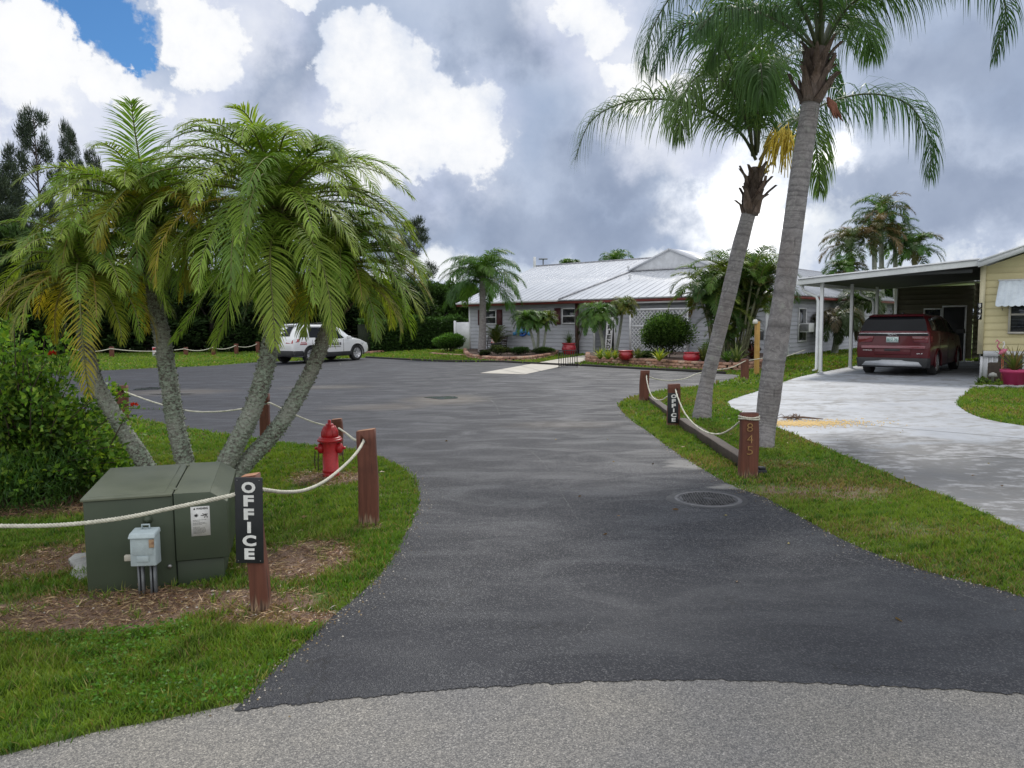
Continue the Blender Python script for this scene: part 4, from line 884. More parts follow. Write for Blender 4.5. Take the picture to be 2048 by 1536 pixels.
SIDY = mat('yellow_vinyl_siding', (.60, .54, .31), (.53, .47, .27), 1.0, .6, .1, 80)
WTR = mat('white_trim', (.72, .73, .75), (.62, .63, .65), 3, .45, .05)
REDF = mat('red_fascia', (.22, .045, .04), (.16, .035, .032), 3, .5)
METR = mat('white_metal_roof', (.56, .58, .62), (.48, .50, .54), .7, .32, .03, 40, spec=.6)
SEAM = mat('roof_cap_grey', (.22, .23, .26), (.4, .4, .42), 8, .5)
GLS = mat('dark_glass', (.015, .018, .022), (.03, .035, .04), 1.5, .06, 0, spec=.8)
SHUT = mat('maroon_shutter', (.085, .02, .022), (.06, .015, .018), 5, .55)
DRK = mat('dark_interior', (.02, .02, .022), (.03, .03, .033), 2, .8)
BRI = mat('retaining_brick', (1, 1, 1), (.8, .78, .76), 12, .9, .6, 70, .01, attr=True, var=.2)
SOIL = mat('bed_mulch', (.06, .035, .025), (.10, .06, .045), 20, .95, .8, 60, .03, var=.3)
def window(root, s0, s1, z0, z1, y, axis='x', sgn=-1, mid=True, name='window', fr=WTR):
    """frame + pane"""
    t = .055; mb = MB()
    def bx(a0, a1, c0, c1, th, m_=None, col=(1, 1, 1)):
        cy = y + sgn * th / 2
        if axis == 'x': (m_ or mb).box(((a0 + a1) / 2, cy, (c0 + c1) / 2), (a1 - a0, th, c1 - c0))
        else: (m_ or mb).box((cy, (a0 + a1) / 2, (c0 + c1) / 2), (th, a1 - a0, c1 - c0))
    bx(s0, s1, z1 - t, z1, .05); bx(s0, s1, z0, z0 + t, .055); bx(s0, s0 + t, z0 + t, z1 - t, .05); bx(s1 - t, s1, z0 + t, z1 - t, .05)
    if mid: bx(s0 + t, s1 - t, (z0 + z1) / 2 - .025, (z0 + z1) / 2 + .025, .045)
    w = mb.build(name, fr, root); mb = MB(); bx(s0 + t, s1 - t, z0 + t, z1 - t, .028, mb); mb.build('pane', GLS, w); return w

# ------------------------------------------------------------------ office building
B0 = Vector((-2.4, 43.4, 0)); MO = FM(B0)
off_, _ = thing('office_building', 'long pale grey sided office building with a white metal roof and red fascia', 'building', B0, ANG)
Wf, Dw, Hw = 17.43, 30.0, 2.66
SA, SB = 8.6, 9.83    # recess
mb = MB(); siding(mb, 0, SA, 0, Hw, 0); siding(mb, SB, Wf, 0, Hw, 0)
siding(mb, 0, Dw, 0, Hw, Wf, axis='y', sgn=1)
siding(mb, 0, 14, 0, Hw, 0, axis='y', sgn=-1)
siding(mb, 0, 1.6, 0, Hw, SA, axis='y', sgn=1); siding(mb, 0, 1.6, 0, Hw, SB, axis='y', sgn=-1)
mb.build('wall', SIDW, off_)
mb = MB()
mb.box((Wf / 2, 1.9, Hw / 2), (Wf - .1, .1, Hw)); mb.build('back_wall', mat('recess_wall', (.14, .145, .16)), off_)
dr_ = MB(); dr_.box(((SA + SB) / 2, 1.82, 1.05), (.95, .06, 2.1)); dd = dr_.build('door', mat('grey_door', (.10, .11, .14), rough=.4), off_)
mb = MB(); mb.lathe([(.01, 0), (.03, .02), (.03, .05), (.01, .06)], 10, Matrix.Translation(((SA + SB) / 2 + .38, 1.79, 1.0)) @ Matrix.Rotation(PI / 2, 4, 'X')); mb.build('handle', STL, dd)
mb = MB()
for (x, y) in ((-.0, 0), (SA, 0), (SB, 0), (Wf, 0)):
    mb = MB(); mb.box((x, -.012 if y == 0 else y, Hw / 2), (.10, .045, Hw))
    if x == Wf: mb.box((Wf + .012, .06, Hw / 2), (.045, .12, Hw))
    mb.build('corner_trim', WTR, off_)
mb = MB(); mb.box((Wf + .012, Dw, Hw / 2), (.045, .12, Hw)); mb.build('corner_trim', WTR, off_)
# roof: front slope, right slope, backs.  slope k
kx = 1 / 3.0; ov = .5; ze = 2.78; RS = 10.5; E = Wf + ov; Lr = E - RS; zr = ze + kx * Lr; tr = Lr - ov; Sx = -.55
th = .0
def zf(t): return ze + kx * (t + ov)
mb = MB()
mb.add([(Sx, -ov, ze), (E, -ov, ze), (RS, tr, zr), (Sx, tr, zr)], [(0, 1, 2, 3)])
mb.add([(E, -ov, ze), (E, Dw + ov, ze), (RS, Dw + ov, zr), (RS, tr, zr)], [(0, 1, 2, 3)])
mb.add([(Sx, tr, zr), (RS, tr, zr), (RS - Lr, Dw + ov, ze), (RS - Lr, 2 * tr + ov, ze), (Sx, 2 * tr + ov, ze)], [(0, 1, 3, 4)])
mb.add([(RS, tr, zr), (RS, Dw + ov, zr), (RS - Lr, Dw + ov, ze), (RS - Lr, 2 * tr + ov, ze)], [(0, 1, 2, 3)])
roof = mb.build('roof', METR, off_)
mb = MB()
x = Sx + .2
while x < E - .2:   # standing ribs on the front slope, then the side slope
    t1_ = tr if x < RS else tr - (x - RS)
    if t1_ > -ov + .1: mb.hexa([(x - .018, -ov, ze + .002), (x + .018, -ov, ze + .002), (x + .018, t1_, zf(t1_) + .002), (x - .018, t1_, zf(t1_) + .002), (x - .012, -ov, ze + .016), (x + .012, -ov, ze + .016), (x + .012, t1_, zf(t1_) + .016), (x - .012, t1_, zf(t1_) + .016)])
    x += .42
y = -.2
while y < Dw:
    xl = RS if y > tr else RS + (tr - y); zl = ze + kx * (E - xl)
    mb.hexa([(E, y - .018, ze + .002), (E, y + .018, ze + .002), (xl, y + .018, zl + .002), (xl, y - .018, zl + .002), (E, y - .012, ze + .03), (E, y + .012, ze + .03), (xl, y + .012, zl + .03), (xl, y - .012, zl + .03)]); y += .42
mb.build('roof_ribs', METR, roof)
mb = MB(); g0 = (6.75, -ov, ze + .035); g1 = (8.2, 4.2, zf(4.2) + .035)
mb.tube([g0, g1], .05, 6); mb.tube([(Sx, tr, zr + .02), (RS, tr, zr + .02), (RS, Dw, zr + .02)], .06, 6); mb.tube([(E, -ov, ze + .02), (RS, tr, zr + .02)], .05, 6); mb.build('ridge_cap', SEAM, roof)
# gablet
gz = zr + .02; gh = 2.35; gb = zf(4.2)
mb = MB(); mb.add([(RS - gh, 4.2, gb + .03), (RS + gh, 4.2, gb + .03), (RS, 4.2, gz + .1)], [(0, 1, 2)]); mb.build('gable_panel', mat('gable_white', (.62, .64, .68), rough=.5), roof)
mb = MB(); yb = tr + 1
mb.hexa([(RS - gh - .1, 4.1, gb), (RS, 4.1, gz + .08), (RS, yb, gz + .08), (RS - gh - .1, yb, gb), (RS - gh - .1, 4.1, gb + .09), (RS, 4.1, gz + .18), (RS, yb, gz + .18), (RS - gh - .1, yb, gb + .09)])
mb.hexa([(RS, 4.1, gz + .08), (RS + gh + .1, 4.1, gb), (RS + gh + .1, yb, gb), (RS, yb, gz + .08), (RS, 4.1, gz + .18), (RS + gh + .1, 4.1, gb + .09), (RS + gh + .1, yb, gb + .09), (RS, yb, gz + .18)]); mb.build('gable_roof', METR, roof, fix=True)
mb = MB(); mb.tube([(RS - gh, 4.15, gb + .04), (RS + gh, 4.15, gb + .04)], .035, 6); mb.build('gable_flashing', SEAM, roof)
# fascia, gutter, soffit
mb = MB(); mb.box(((Sx + E) / 2, -ov + .03, ze - .135), (E - Sx, .04, .13)); mb.box((E - .03, Dw / 2, ze - .135), (.04, Dw + 2 * ov - .14, .13)); mb.build('fascia', REDF, off_)
mb = MB(); mb.box(((Sx + 6.7) / 2, -ov - .03, ze - .035), (6.7 - Sx, .10, .10)); mb.build('gutter', WTR, off_)
mb = MB(); mb.box(((6.7 + E) / 2, -ov - .02, ze - .04), (E - 6.7, .06, .055)); mb.box((E + .0, Dw / 2, ze - .04), (.06, Dw + 2 * ov, .055)); mb.build('drip_edge', SEAM, off_)
mb = MB(); mb.box(((Sx + E) / 2, -ov / 2 + .05, ze - .185), (E - Sx - .02, ov + .02, .02)); mb.box((Wf + ov / 2 - .02, Dw / 2, ze - .187), (ov, Dw, .02)); mb.build('soffit', mat('soffit_grey', (.35, .35, .38)), off_)
mb = MB(); mb.add([(Sx, -ov, ze - .07), (Sx, 2 * tr + ov, ze - .07), (Sx, tr, zr - .07), (Sx, -ov, ze + .01), (Sx, 2 * tr + ov, ze + .01), (Sx, tr, zr + .01)], [(0, 2, 5, 3), (2, 1, 4, 5)]); mb.build('rake_trim', WTR, off_)
# vents on the roof
mb = MB()
for (s_, t_) in ((8.9, 2.9), (7.7, 4.7)): mb = MB(); mb.lathe([(.02, .16), (.10, .02), (.03, .0), (.03, -.1)][::-1], 10, Matrix.Translation((s_, t_, zf(t_) + .1))); mb.build('vent_pipe', WTR, roof)
# windows + shutters
for s0, s1, sh in ((1.15, 2.08, ((.68, 1.10), (2.12, 2.5))), (6.62, 7.5, ((6.12, 6.52),))):
    w = window(off_, s0, s1, 1.55, 2.36, -.018)
    for a, b_ in sh:
        mb = MB(); mb.box(((a + b_) / 2, -.035, 1.95), (b_ - a, .03, .86))
        for i in range(10): mb.box(((a + b_) / 2, -.053, 1.58 + i * .082), ((b_ - a) * .8, .012, .03))
        mb.build('shutter', SHUT, off_)
mb = MB(); mb.box((7.62, -.12, Hw / 2), (.14, .14, Hw)); mb.build('porch_post', mat('dark_red_post', (.06, .018, .018), (.045, .014, .014), 5, .55), off_)
# side windows, ac unit, tap
w = window(off_, 3.7, 4.75, .62, 2.2, Wf + .018, axis='y', sgn=1)
mb = MB(); mb.box((Wf + .25, 4.25, 1.28), (.44, .72, .42)); ac = mb.build('air_conditioner', WTR, off_, bevel=.01)
mb = MB()
for i in range(7): mb.box((Wf + .25 - .16 + i * .055, 3.885, 1.28), (.03, .01, .32))
mb.build('grille', DRK, ac)
window(off_, 9.5, 10.5, 1.2, 2.2, Wf + .018, axis='y', sgn=1)
mb = MB(); mb.tube([(Wf + .12, 2.2, .0), (Wf + .12, 2.2, .45)], .05, 10); mb.tube([(Wf + .12, 2.2, .45), (Wf + .12, 2.2, .62)], .03, 8); mb.box((Wf + .12, 2.2, .5), (.2, .07, .05)); mb.build('cleanout_pipe', WTR, off_, bevel=.004)
# lattice screen (a thing of its own, standing in front of the wall)
lat, _ = thing('lattice_screen', 'white diagonal lattice screen behind the big round shrub', 'lattice', MO @ Vector((12.45, -.42, 0)), ANG)
LW, LH, y = 3.0, 2.62, 0
mb = MB()
for x in (-LW / 2, LW / 2): mb.box((x, 0, LH / 2), (.09, .06, LH))
for z in (.05, 1.42, 2.2, LH - .06): mb.box((0, 0, z), (LW - .09, .05, .13 if z > 2.3 else .09))
mb.build('frame', WTR, lat)
for z0, z1 in ((.10, 1.37), (1.47, 2.15)):
    mb = MB(); h = z1 - z0; n = int((LW + h) / .19)
    for i in range(n + 1):
        for sg in (1, -1):
            a = -LW / 2 + i * .19 - h; p = [a, z0]; q = [a + h, z1]
            x0_, x1_ = max(-LW / 2 + .045, p[0]), min(LW / 2 - .045, q[0])
            if x1_ <= x0_ + .02: continue
            za, zb_ = z0 + (x0_ - a), z0 + (x1_ - a)
            if sg < 0: za, zb_ = z1 - (x0_ - a), z1 - (x1_ - a)
            yy = -.008 * sg; d = .026
            mb.add([(x0_, yy - .004, za - d), (x1_, yy - .004, zb_ - d), (x1_, yy - .004, zb_ + d), (x0_, yy - .004, za + d), (x0_, yy + .004, za - d), (x1_, yy + .004, zb_ - d), (x1_, yy + .004, zb_ + d), (x0_, yy + .004, za + d)], [(0, 1, 2, 3), (7, 6, 5, 4), (0, 4, 5, 1), (3, 2, 6, 7)])
    mb.build('lattice_panel', WTR, lat)
mb = MB()
# blue anchor emblem on the wall
ak, _ = thing('anchor_plaque', 'blue anchor plaque with a banner on the grey wall', 'wall decoration', MO @ Vector((3.95, -.03, 0)), ANG)
BL = mat('anchor_blue', (.02, .12, .45), (.015, .08, .32), 5, .5); BL2 = mat('banner_blue', (.10, .35, .62), (.07, .25, .5), 9, .5)
zc = 1.25; mb = MB(); arc = [(.36 * math.sin(a), -.03, zc + .05 - .36 * math.cos(a)) for a in np.linspace(-1.9, 1.9, 17)]
mb.tube(arc, [.02] + [.055] * 15 + [.02], 8); mb.tube([(0, -.03, zc - .3), (0, -.03, zc + .42)], .04, 8); mb.tube([(-.2, -.03, zc + .28), (.2, -.03, zc + .28)], .035, 8); mb.tube([(.08 * math.cos(a), -.03, zc + .5 + .08 * math.sin(a)) for a in np.linspace(0, 2 * PI, 12)], .02, 6); mb.build('anchor', BL, ak)
mb = MB(); mb.hexa([(-.42, -.09, zc - .22), (.42, -.09, zc - .12), (.42, -.08, zc - .12), (-.42, -.08, zc - .22), (-.42, -.09, zc - .02), (.42, -.09, zc + .08), (.42, -.08, zc + .08), (-.42, -.08, zc - .02)])
for sg in (-1, 1): mb.hexa([(sg * .40, -.085, zc - .28), (sg * .62, -.085, zc - .34), (sg * .62, -.075, zc - .34), (sg * .40, -.075, zc - .28), (sg * .40, -.085, zc - .1), (sg * .62, -.085, zc - .14), (sg * .62, -.075, zc - .14), (sg * .40, -.075, zc - .1)])
mb.build('banner', BL2, ak, fix=True)
# rooftop antenna + mast behind the ridge
pt = MO @ Vector((0, 14.6, 0)); 
an, _ = thing('antenna_mast', 'white panel antenna on a mast above the left roof end', 'antenna', V(1070, 640, 58) * 1.0); an.location.z = 0
zt_, zb2 = V(1070, 514, 58).z, V(1070, 539, 58).z
mb = MB(); mb.tube([(0, 0, 0), (0, 0, zt_ - .3)], .06, 8); mb.build('mast', GZ, an); mb = MB(); mb.box((0, -.1, zt_ - .45), (.20, .12, .9)); mb.build('antenna_panel', WTR, an, bevel=.02)
mb = MB(); mb.box((.05, -.1, zt_ - 1.25), (.45, .2, .45)); mb.build('equipment_box', mat('beige_metal', (.45, .42, .38)), an, bevel=.02)
an, _ = thing('light_mast', 'slim pole with a flat lamp head above the office roof', 'lamp', V(1087, 640, 60)); an.location.z = 0
zt_ = V(1087, 518, 60).z; mb = MB(); mb.tube([(0, 0, 0), (0, 0, zt_)], .05, 8); mb.build('pole', GZ, an); mb = MB(); mb.box((0, 0, zt_), (.7, .3, .08)); mb.build('lamp_head', GZ, an, bevel=.02)
# white fence panel left of the office
fw, _ = thing('vinyl_fence', 'plain white vinyl fence panel between the hedge and office', 'fence', P(922, 700), 0)
mb = MB(); mb.box((1.2, 2, .85), (3.4, .06, 1.7)); mb.build('panel', WTR, fw); mb = MB(); mb.box((-.5, 2, .9), (.14, .14, 1.8)); mb.build('post', WTR, fw)

# ------------------------------------------------------------------ planting beds
def brick_wall(pts, courses, bh, bl, name, label, topz=None):
    mb = MB(); c = np.array([(p[0], p[1], 0) for p in catmull([(a, b_) for a, b_ in pts], 10)]); s = np.concatenate([[0], np.cumsum(np.linalg.norm(np.diff(c, axis=0), axis=1))])
    r2 = np.random.default_rng(len(pts)); pal = [(.42, .23, .16), (.50, .30, .22), (.36, .19, .13), (.52, .36, .27), (.45, .27, .20), (.30, .17, .13)]
    for j in range(courses):
        p = -(j % 2) * bl / 2
        while p < s[-1]:
            a, b_ = max(0, p + .012), min(s[-1], p + bl * r2.uniform(.9, 1.05) - .012)
            if b_ - a > .05:
                A = np.array([np.interp(a, s, c[:, i]) for i in range(3)]); B = np.array([np.interp(b_, s, c[:, i]) for i in range(3)]); d = B - A; L = np.linalg.norm(d); an_ = math.atan2(d[1], d[0])
                Mx = Matrix.Translation(((A + B) / 2)[0:3]) @ Matrix.Rotation(an_ + r2.normal(0, .02), 4, 'Z'); h0 = j * bh; jt = r2.normal(0, .008)
                x, y, z0, z1 = L / 2, .09, h0 + .006, h0 + bh - .006; k_ = .02
                v = [(-x, -y + jt, z0), (x, -y + jt, z0), (x, y, z0), (-x, y, z0), (-x + k_, -y + jt, z1), (x - k_, -y + jt, z1), (x - k_, y, z1), (-x + k_, y, z1)]
                v += [(-x, -y + jt - .02, (z0 + z1) / 2), (x, -y + jt - .02, (z0 + z1) / 2)]
                mb.add(v, [(0, 1, 9, 8), (8, 9, 5, 4), (1, 2, 6, 5, 9), (3, 0, 8, 4, 7), (4, 5, 6, 7), (2, 3, 7, 6)], np.array(pal[r2.integers(6)]) * r2.uniform(.8, 1.15), Mx)
            p += bl
    o = mb.build(name, BRI); tag(o, label, 'retaining wall'); return c
bedL = G([(930, 703), (937, 714), (966, 719.5), (1007, 722.5), (1060, 720.5), (1106, 712), (1114, 706)])
bedR = G([(1176, 716), (1181, 725), (1230, 729), (1300, 733), (1360, 737), (1413, 740), (1470, 742), (1512, 739), (1535, 730)])
brick_wall(bedL, 2, .10, .30, 'brick_edging', 'low tan and red block wall round the bed left of the path')
brick_wall(bedR, 3, .095, .30, 'brick_edging', 'three course red block wall round the bed right of the path')
for e, z, back in ((sm2(bedL), .16, [tuple((MO @ Vector((6.3, -.05, 0)))[:2]), tuple((MO @ Vector((.2, -.05, 0)))[:2])]), (sm2(bedR), .24, [tuple((MO @ Vector((17.4, -.05, 0)))[:2]), tuple((MO @ Vector((9.9, -.05, 0)))[:2])])):
    mb = MB(); mb.sheet(e + back, z); tag(mb.build('planting_soil', SOIL), kind='structure')
brick_wall(G([(862, 708), (900, 711), (934, 712)]), 1, .09, .30, 'brick_edging', 'single row of pale blocks before the left round bush')
brick_wall(G([(728, 709), (760, 706), (820, 699), (880, 693.5)]), 1, .16, .5, 'brick_edging', 'pale block edging along the foot of the dark hedge')
# dark asphalt lip along the far lawn
mb = MB()
for seq in (far_edge[8:14], far_edge[13:18]):
    c = [(p[0], p[1] + .05, .03) for p in seq]; mb.tube(c, .06, 6)
tag(mb.build('kerb_lip', mat('black_lip', (.025, .022, .02), rough=.9)), kind='structure')
# ------------------------------------------------------------------ bench
bp = MO @ Vector((2.7, -.75, 0)); bn_, _ = thing('park_bench', 'dark slatted bench with a red and white cushion at the office wall', 'bench', bp, ANG)
BW = mat('bench_dark', (.05, .028, .022), (.035, .02, .016), 8, .5)
mb = MB(); [mb.box((0, -.42 + i * .09, .43), (1.45, .06, .03)) for i in range(5)]; mb.build('seat', BW, bn_)
mb = MB(); [mb.box((0, .02 + i * .018, .52 + i * .085), (1.45, .02, .055)) for i in range(5)]; mb.build('backrest', BW, bn_)
for sx in (-.7, .7):
    mb = MB(); mb.tube([(sx, -.42, 0), (sx, -.40, .42), (sx, -.42, .62), (sx, -.3, .68), (sx, 0, .64)], .022, 6); mb.tube([(sx, .1, 0), (sx, .0, .42), (sx, .1, .92)], .022, 6); mb.tube([(sx, -.4, .42), (sx, 0, .42)], .02, 6); mb.build('end_frame', mat('black_iron', (.015, .015, .017), rough=.4), bn_)
mb = MB(); Mx = Matrix.Translation((-.12, -.07, .62)) @ Matrix.Rotation(-.25, 4, 'X'); g = 9; vs = []
for sgn in (1, -1):
    for i in range(g):
        for j in range(g):
            a, b_ = i / (g - 1) * 2 - 1, j / (g - 1) * 2 - 1; vs.append((a * .22 * (1 - .08 * b_ * b_), sgn * .075 * ((1 - a ** 4) * (1 - b_ ** 4)) ** .5, b_ * .17 * (1 - .08 * a * a)))
fs = [(s0 * g * g + i * g + j, s0 * g * g + (i + 1) * g + j, s0 * g * g + (i + 1) * g + j + 1, s0 * g * g + i * g + j + 1) for s0 in (0, 1) for i in range(g - 1) for j in range(g - 1)]
mb.add(vs, fs, (1, 1, 1), Mx); o = mb.build('cushion', mat('cushion_print', (.62, .55, .5), (.55, .08, .09), 7, .8, lo=.47, hi=.53), smooth=True); o.matrix_world = bn_.matrix_world.copy(); tag(o, 'red and cream patterned cushion on the dark bench', 'cushion')
# ------------------------------------------------------------------ bike rack / railing
rb = P(1136, 735); ra, _ = thing('metal_rack', 'low black barred metal rack standing across the concrete path', 'rack', rb, rad(-6))
BKI = MATS['black_iron']; mb = MB()
W3, H3 = .66, .62; mb.tube([(-W3 / 2, 0, .03), (-W3 / 2, 0, H3), (W3 / 2, 0, H3), (W3 / 2, 0, .03)], .02, 6); mb.tube([(-W3 / 2, 0, .06), (W3 / 2, 0, .06)], .017, 6); mb.build('frame', BKI, ra)
for i in range(1, 8): mb = MB(); mb.tube([(-W3 / 2 + i * W3 / 8, 0, .06), (-W3 / 2 + i * W3 / 8, 0, H3)], .014, 6); mb.build('bar', BKI, ra)
for sx in (-1, 1): mb = MB(); mb.tube([(sx * W3 / 2, -.18, .02), (sx * W3 / 2, 0, .05), (sx * W3 / 2, .18, .02)], .012, 6); mb.build('foot', BKI, ra)
# ------------------------------------------------------------------ FRIENDS sign
fs_, fM = thing('welcome_board', 'tall white board reading FRIENDS in black leaning between two small palms', 'sign', P(1219, 716) + Vector((0, .6, .2)), rad(-8))
Rm = Matrix.Rotation(rad(4), 4, 'Y'); mb = MB(); mb.box((0, 0, .95), (.30, .03, 1.9), Rm); fb = mb.build('board', WTR, fs_, bevel=.004); mb = MB()
for i, ch in enumerate('FRIENDS'): text_on(mb, ch, .2, Rm @ Vector((0, -.019, 1.42 - i * .225)), Rm.to_3x3() @ Vector((1, 0, 0)), Rm.to_3x3() @ Vector((0, 0, 1)), .002, .008, fit=(.08 if ch == 'I' else .17, .17))
for i, ch in enumerate('FRIENDS'):   # slab serifs
    c = Vector((0, -.02, 1.42 - i * .225))
    if ch == 'I':
        for dz in (-.08, .08): mb.box((Rm @ (c + Vector((0, 0, dz)))), (.14, .003, .02))
    else: mb.box(Rm @ (c + Vector((-.065, 0, -.08))), (.08, .003, .02)); mb.box(Rm @ (c + Vector((-.065, 0, .08))), (.08, .003, .02))
mb.box(Rm @ Vector((0, -.019, 1.68)), (.16, .003, .02)); mb.box(Rm @ Vector((0, -.019, 1.74)), (.2, .003, .02))
mb.build('lettering', INK, fb)
# ------------------------------------------------------------------ far rope fence
FP = []
for i, (px, yb_, yt_) in enumerate(((224, 715, 694), (372, 712, 695), (427, 711, 692), (473, 709.5, 688), (516, 707, 684))):
    b = P(px, yb_); t = V(px, yt_, b.y); FP.append((b, t)); mb = MB(); mb.box((0, 0, t.z / 2), (.19, .16, t.z)); mb.box((0, 0, t.z + .008), (.15, .12, .016))
    o = mb.build('fence_post', WPF, bevel=.012); o.location = b
    tag(o, ['brown far post beside the leaning grey palm trunk, leftmost on the far lawn', 'far brown rope post just right of the small red and white sign', 'third far rope post from the left before dark trees', 'far rope post between the third and last post', 'last far rope post, nearest the white car'][i], 'post', 'posts of the far rope fence')
b = P(311, 714.5); t = V(311, 694, b.y); sg_, _ = thing('lawn_sign', 'small white sign with a red header on the far lawn', 'sign', b)
mb = MB(); mb.box((0, 0, t.z / 2), (.27, .05, t.z)); mb.build('board', WTR, sg_); mb = MB(); mb.box((0, -.028, t.z * .82), (.25, .006, t.z * .28)); mb.box((0, -.028, t.z * .5), (.2, .004, .02)); mb.build('red_header', mat('sign_red', (.5, .03, .04)), sg_)
seq = [P(150, 718)] + [f[0] for f in FP]; zz = [.5] + [f[1].z * .85 for f in FP]; sp = []
sp_pts = [(seq[0], .5)] + [(f[0], f[1].z * .85) for f in FP]
for (a, za), (b, zb_) in zip(sp_pts[:-1], sp_pts[1:]): sp.append([(a.x + (b.x - a.x) * t, a.y + (b.y - a.y) * t - .12, za + (zb_ - za) * t - .6 * t * (1 - t) * .9) for t in np.linspace(0, 1, 7)])
tag(rope_mesh(sp, .022, strands=1, seg=.2).build('fence_rope', ROPE, smooth=True), 'far pale rope sagging between the short posts before the dark trees', 'rope')

# ------------------------------------------------------------------ carport and yellow house
CE = Vector((C0.x, C0.y, 0)); ce, cM = thing('carport', 'open carport with a flat white roof, posts and downpipes', 'carport', CE, ANG)
def zt(s): return 2.72 + (s + .61) * .068
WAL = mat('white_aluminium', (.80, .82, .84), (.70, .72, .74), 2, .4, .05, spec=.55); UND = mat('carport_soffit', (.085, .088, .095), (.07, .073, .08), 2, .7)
Lc = 9.0; s0, s1 = -.61, 4.2
mb = MB(); mb.hexa([(s0, -.35, zt(s0) + .13), (s1, -.35, zt(s1) + .13), (s1, Lc, zt(s1) + .13), (s0, Lc, zt(s0) + .13), (s0, -.35, zt(s0) + .19), (s1, -.35, zt(s1) + .19), (s1, Lc, zt(s1) + .19), (s0, Lc, zt(s0) + .19)]); mb.build('roof', WAL, ce, fix=True)
mb = MB(); n = 24
for i in range(n):   # pan ribs under the roof
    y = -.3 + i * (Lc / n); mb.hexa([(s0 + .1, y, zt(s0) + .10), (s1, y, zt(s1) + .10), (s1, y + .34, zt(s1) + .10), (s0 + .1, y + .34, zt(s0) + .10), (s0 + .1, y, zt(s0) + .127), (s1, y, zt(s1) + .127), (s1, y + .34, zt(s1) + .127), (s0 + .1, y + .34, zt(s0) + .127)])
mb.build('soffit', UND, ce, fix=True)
mb = MB(); mb.hexa([(s0, -.39, zt(s0)), (s1 + .02, -.39, zt(s1)), (s1 + .02, -.35, zt(s1)), (s0, -.35, zt(s0)), (s0, -.40, zt(s0) + .21), (s1 + .02, -.40, zt(s1) + .21), (s1 + .02, -.35, zt(s1) + .21), (s0, -.35, zt(s0) + .21)]); mb.build('fascia', WAL, ce, bevel=.006, fix=True)
mb = MB(); mb.hexa([(s0, -.44, zt(s0) + .155), (s1, -.44, zt(s1) + .155), (s1, -.40, zt(s1) + .155), (s0, -.40, zt(s0) + .155), (s0, -.44, zt(s0) + .175), (s1, -.44, zt(s1) + .175), (s1, -.40, zt(s1) + .175), (s0, -.40, zt(s0) + .175)]); mb.build('fascia_lip', SEAM, ce, fix=True)
mb = MB(); mb.box((s0 - .03, Lc / 2 - .2, zt(s0) + .08), (.12, Lc + .4, .15)); mb.build('gutter', WAL, ce, bevel=.01)
for i, t in enumerate((0, 3.1, 6.2, 9.0)):
    mb = MB(); mb.box((0, t, zt(0) / 2 + .04), (.095, .095, zt(0) + .08)); mb.box((0, t, .02), (.15, .15, .025)); mb.build('post', WAL, ce, bevel=.004)
for t in (-.05, 6.15):
    mb = MB(); z = zt(s0); mb.tube([(s0 + .02, t, z), (s0 + .05, t, z - .15), (s0 + .2, t, z - .24), (-.15, t, z - .36), (-.10, t, z - .5), (-.10, t, .12), (-.20, t - .04, .05)], .045, 10); mb.build('downpipe', WAL, ce, smooth=True)
mb = MB(); mb.box((1.8, -.05, zt(1.8) + .05), (4.4, .08, .10)); mb.build('header_beam', UND, ce)
# yellow mobile home
YH = HC(4.25, 0); yh, yM = thing('mobile_home', 'pale yellow sided mobile home with a white skirting and striped awning', 'house', YH, ANG)
WH, HS, zk = 4.4, 9.0, .60
mb = MB(); siding(mb, 0, WH, zk + .16, 3.02, 0, pitch=.19, dep=.022); siding(mb, 0, HS, zk + .16, 3.02, 0, pitch=.19, dep=.022, axis='y', sgn=-1); siding(mb, 0, HS + 3, zk + .16, 3.02, WH, axis='y', sgn=1)
zg = 3.02; rz_ = WH / 2
z = zg
while z < zg + .34 * rz_ - .05:
    a = (z - zg) / .34; b_ = (min(z + .19, zg + .34 * rz_) - zg) / .34; mb.add([(a, -.022, z), (WH - a, -.022, z), (WH - b_, -.003, z + .19), (b_, -.003, z + .19)], [(0, 1, 2, 3)]); z += .19
mb.build('wall', SIDY, yh)
mb = MB(); mb.box((.0, -.03, (3.1 + zk) / 2 + .04), (.13, .06, 3.1 - zk - .06)); mb.box((-.028, .06, (3.1 + zk) / 2 + .04), (.035, .12, 3.1 - zk - .06)); mb.build('corner_trim', mat('cream_trim', (.68, .62, .42), rough=.5), yh)
mb = MB(); mb.box((WH / 2 + .03, -.02, zk + .08), (WH - .1, .07, .15)); mb.build('belt_trim', WTR, yh)
mb = MB(); mb.box((WH / 2, .03, zk / 2), (WH, .03, zk)); mb.box((.03, HS / 2, zk / 2), (.03, HS, zk))
x = .05
while x < WH: mb.box((x, .01, zk / 2), (.035, .03, zk - .01)); x += .125
mb.build('skirting', WTR, yh)
zr0, zr1 = 3.12, 3.12 + .34 * (rz_ + .05)
mb = MB()
for sg in (0, 1):
    xa, xb = (-.05, rz_) if sg == 0 else (WH + .35, rz_); za = zr0 if sg == 0 else zr0 - .1
    mb.hexa([(xa, -.45, za), (xb, -.45, zr1), (xb, HS + 3, zr1), (xa, HS + 3, za), (xa, -.45, za + .06), (xb, -.45, zr1 + .06), (xb, HS + 3, zr1 + .06), (xa, HS + 3, za + .06)])
mb.build('roof', WAL, yh, fix=True)
mb = MB()
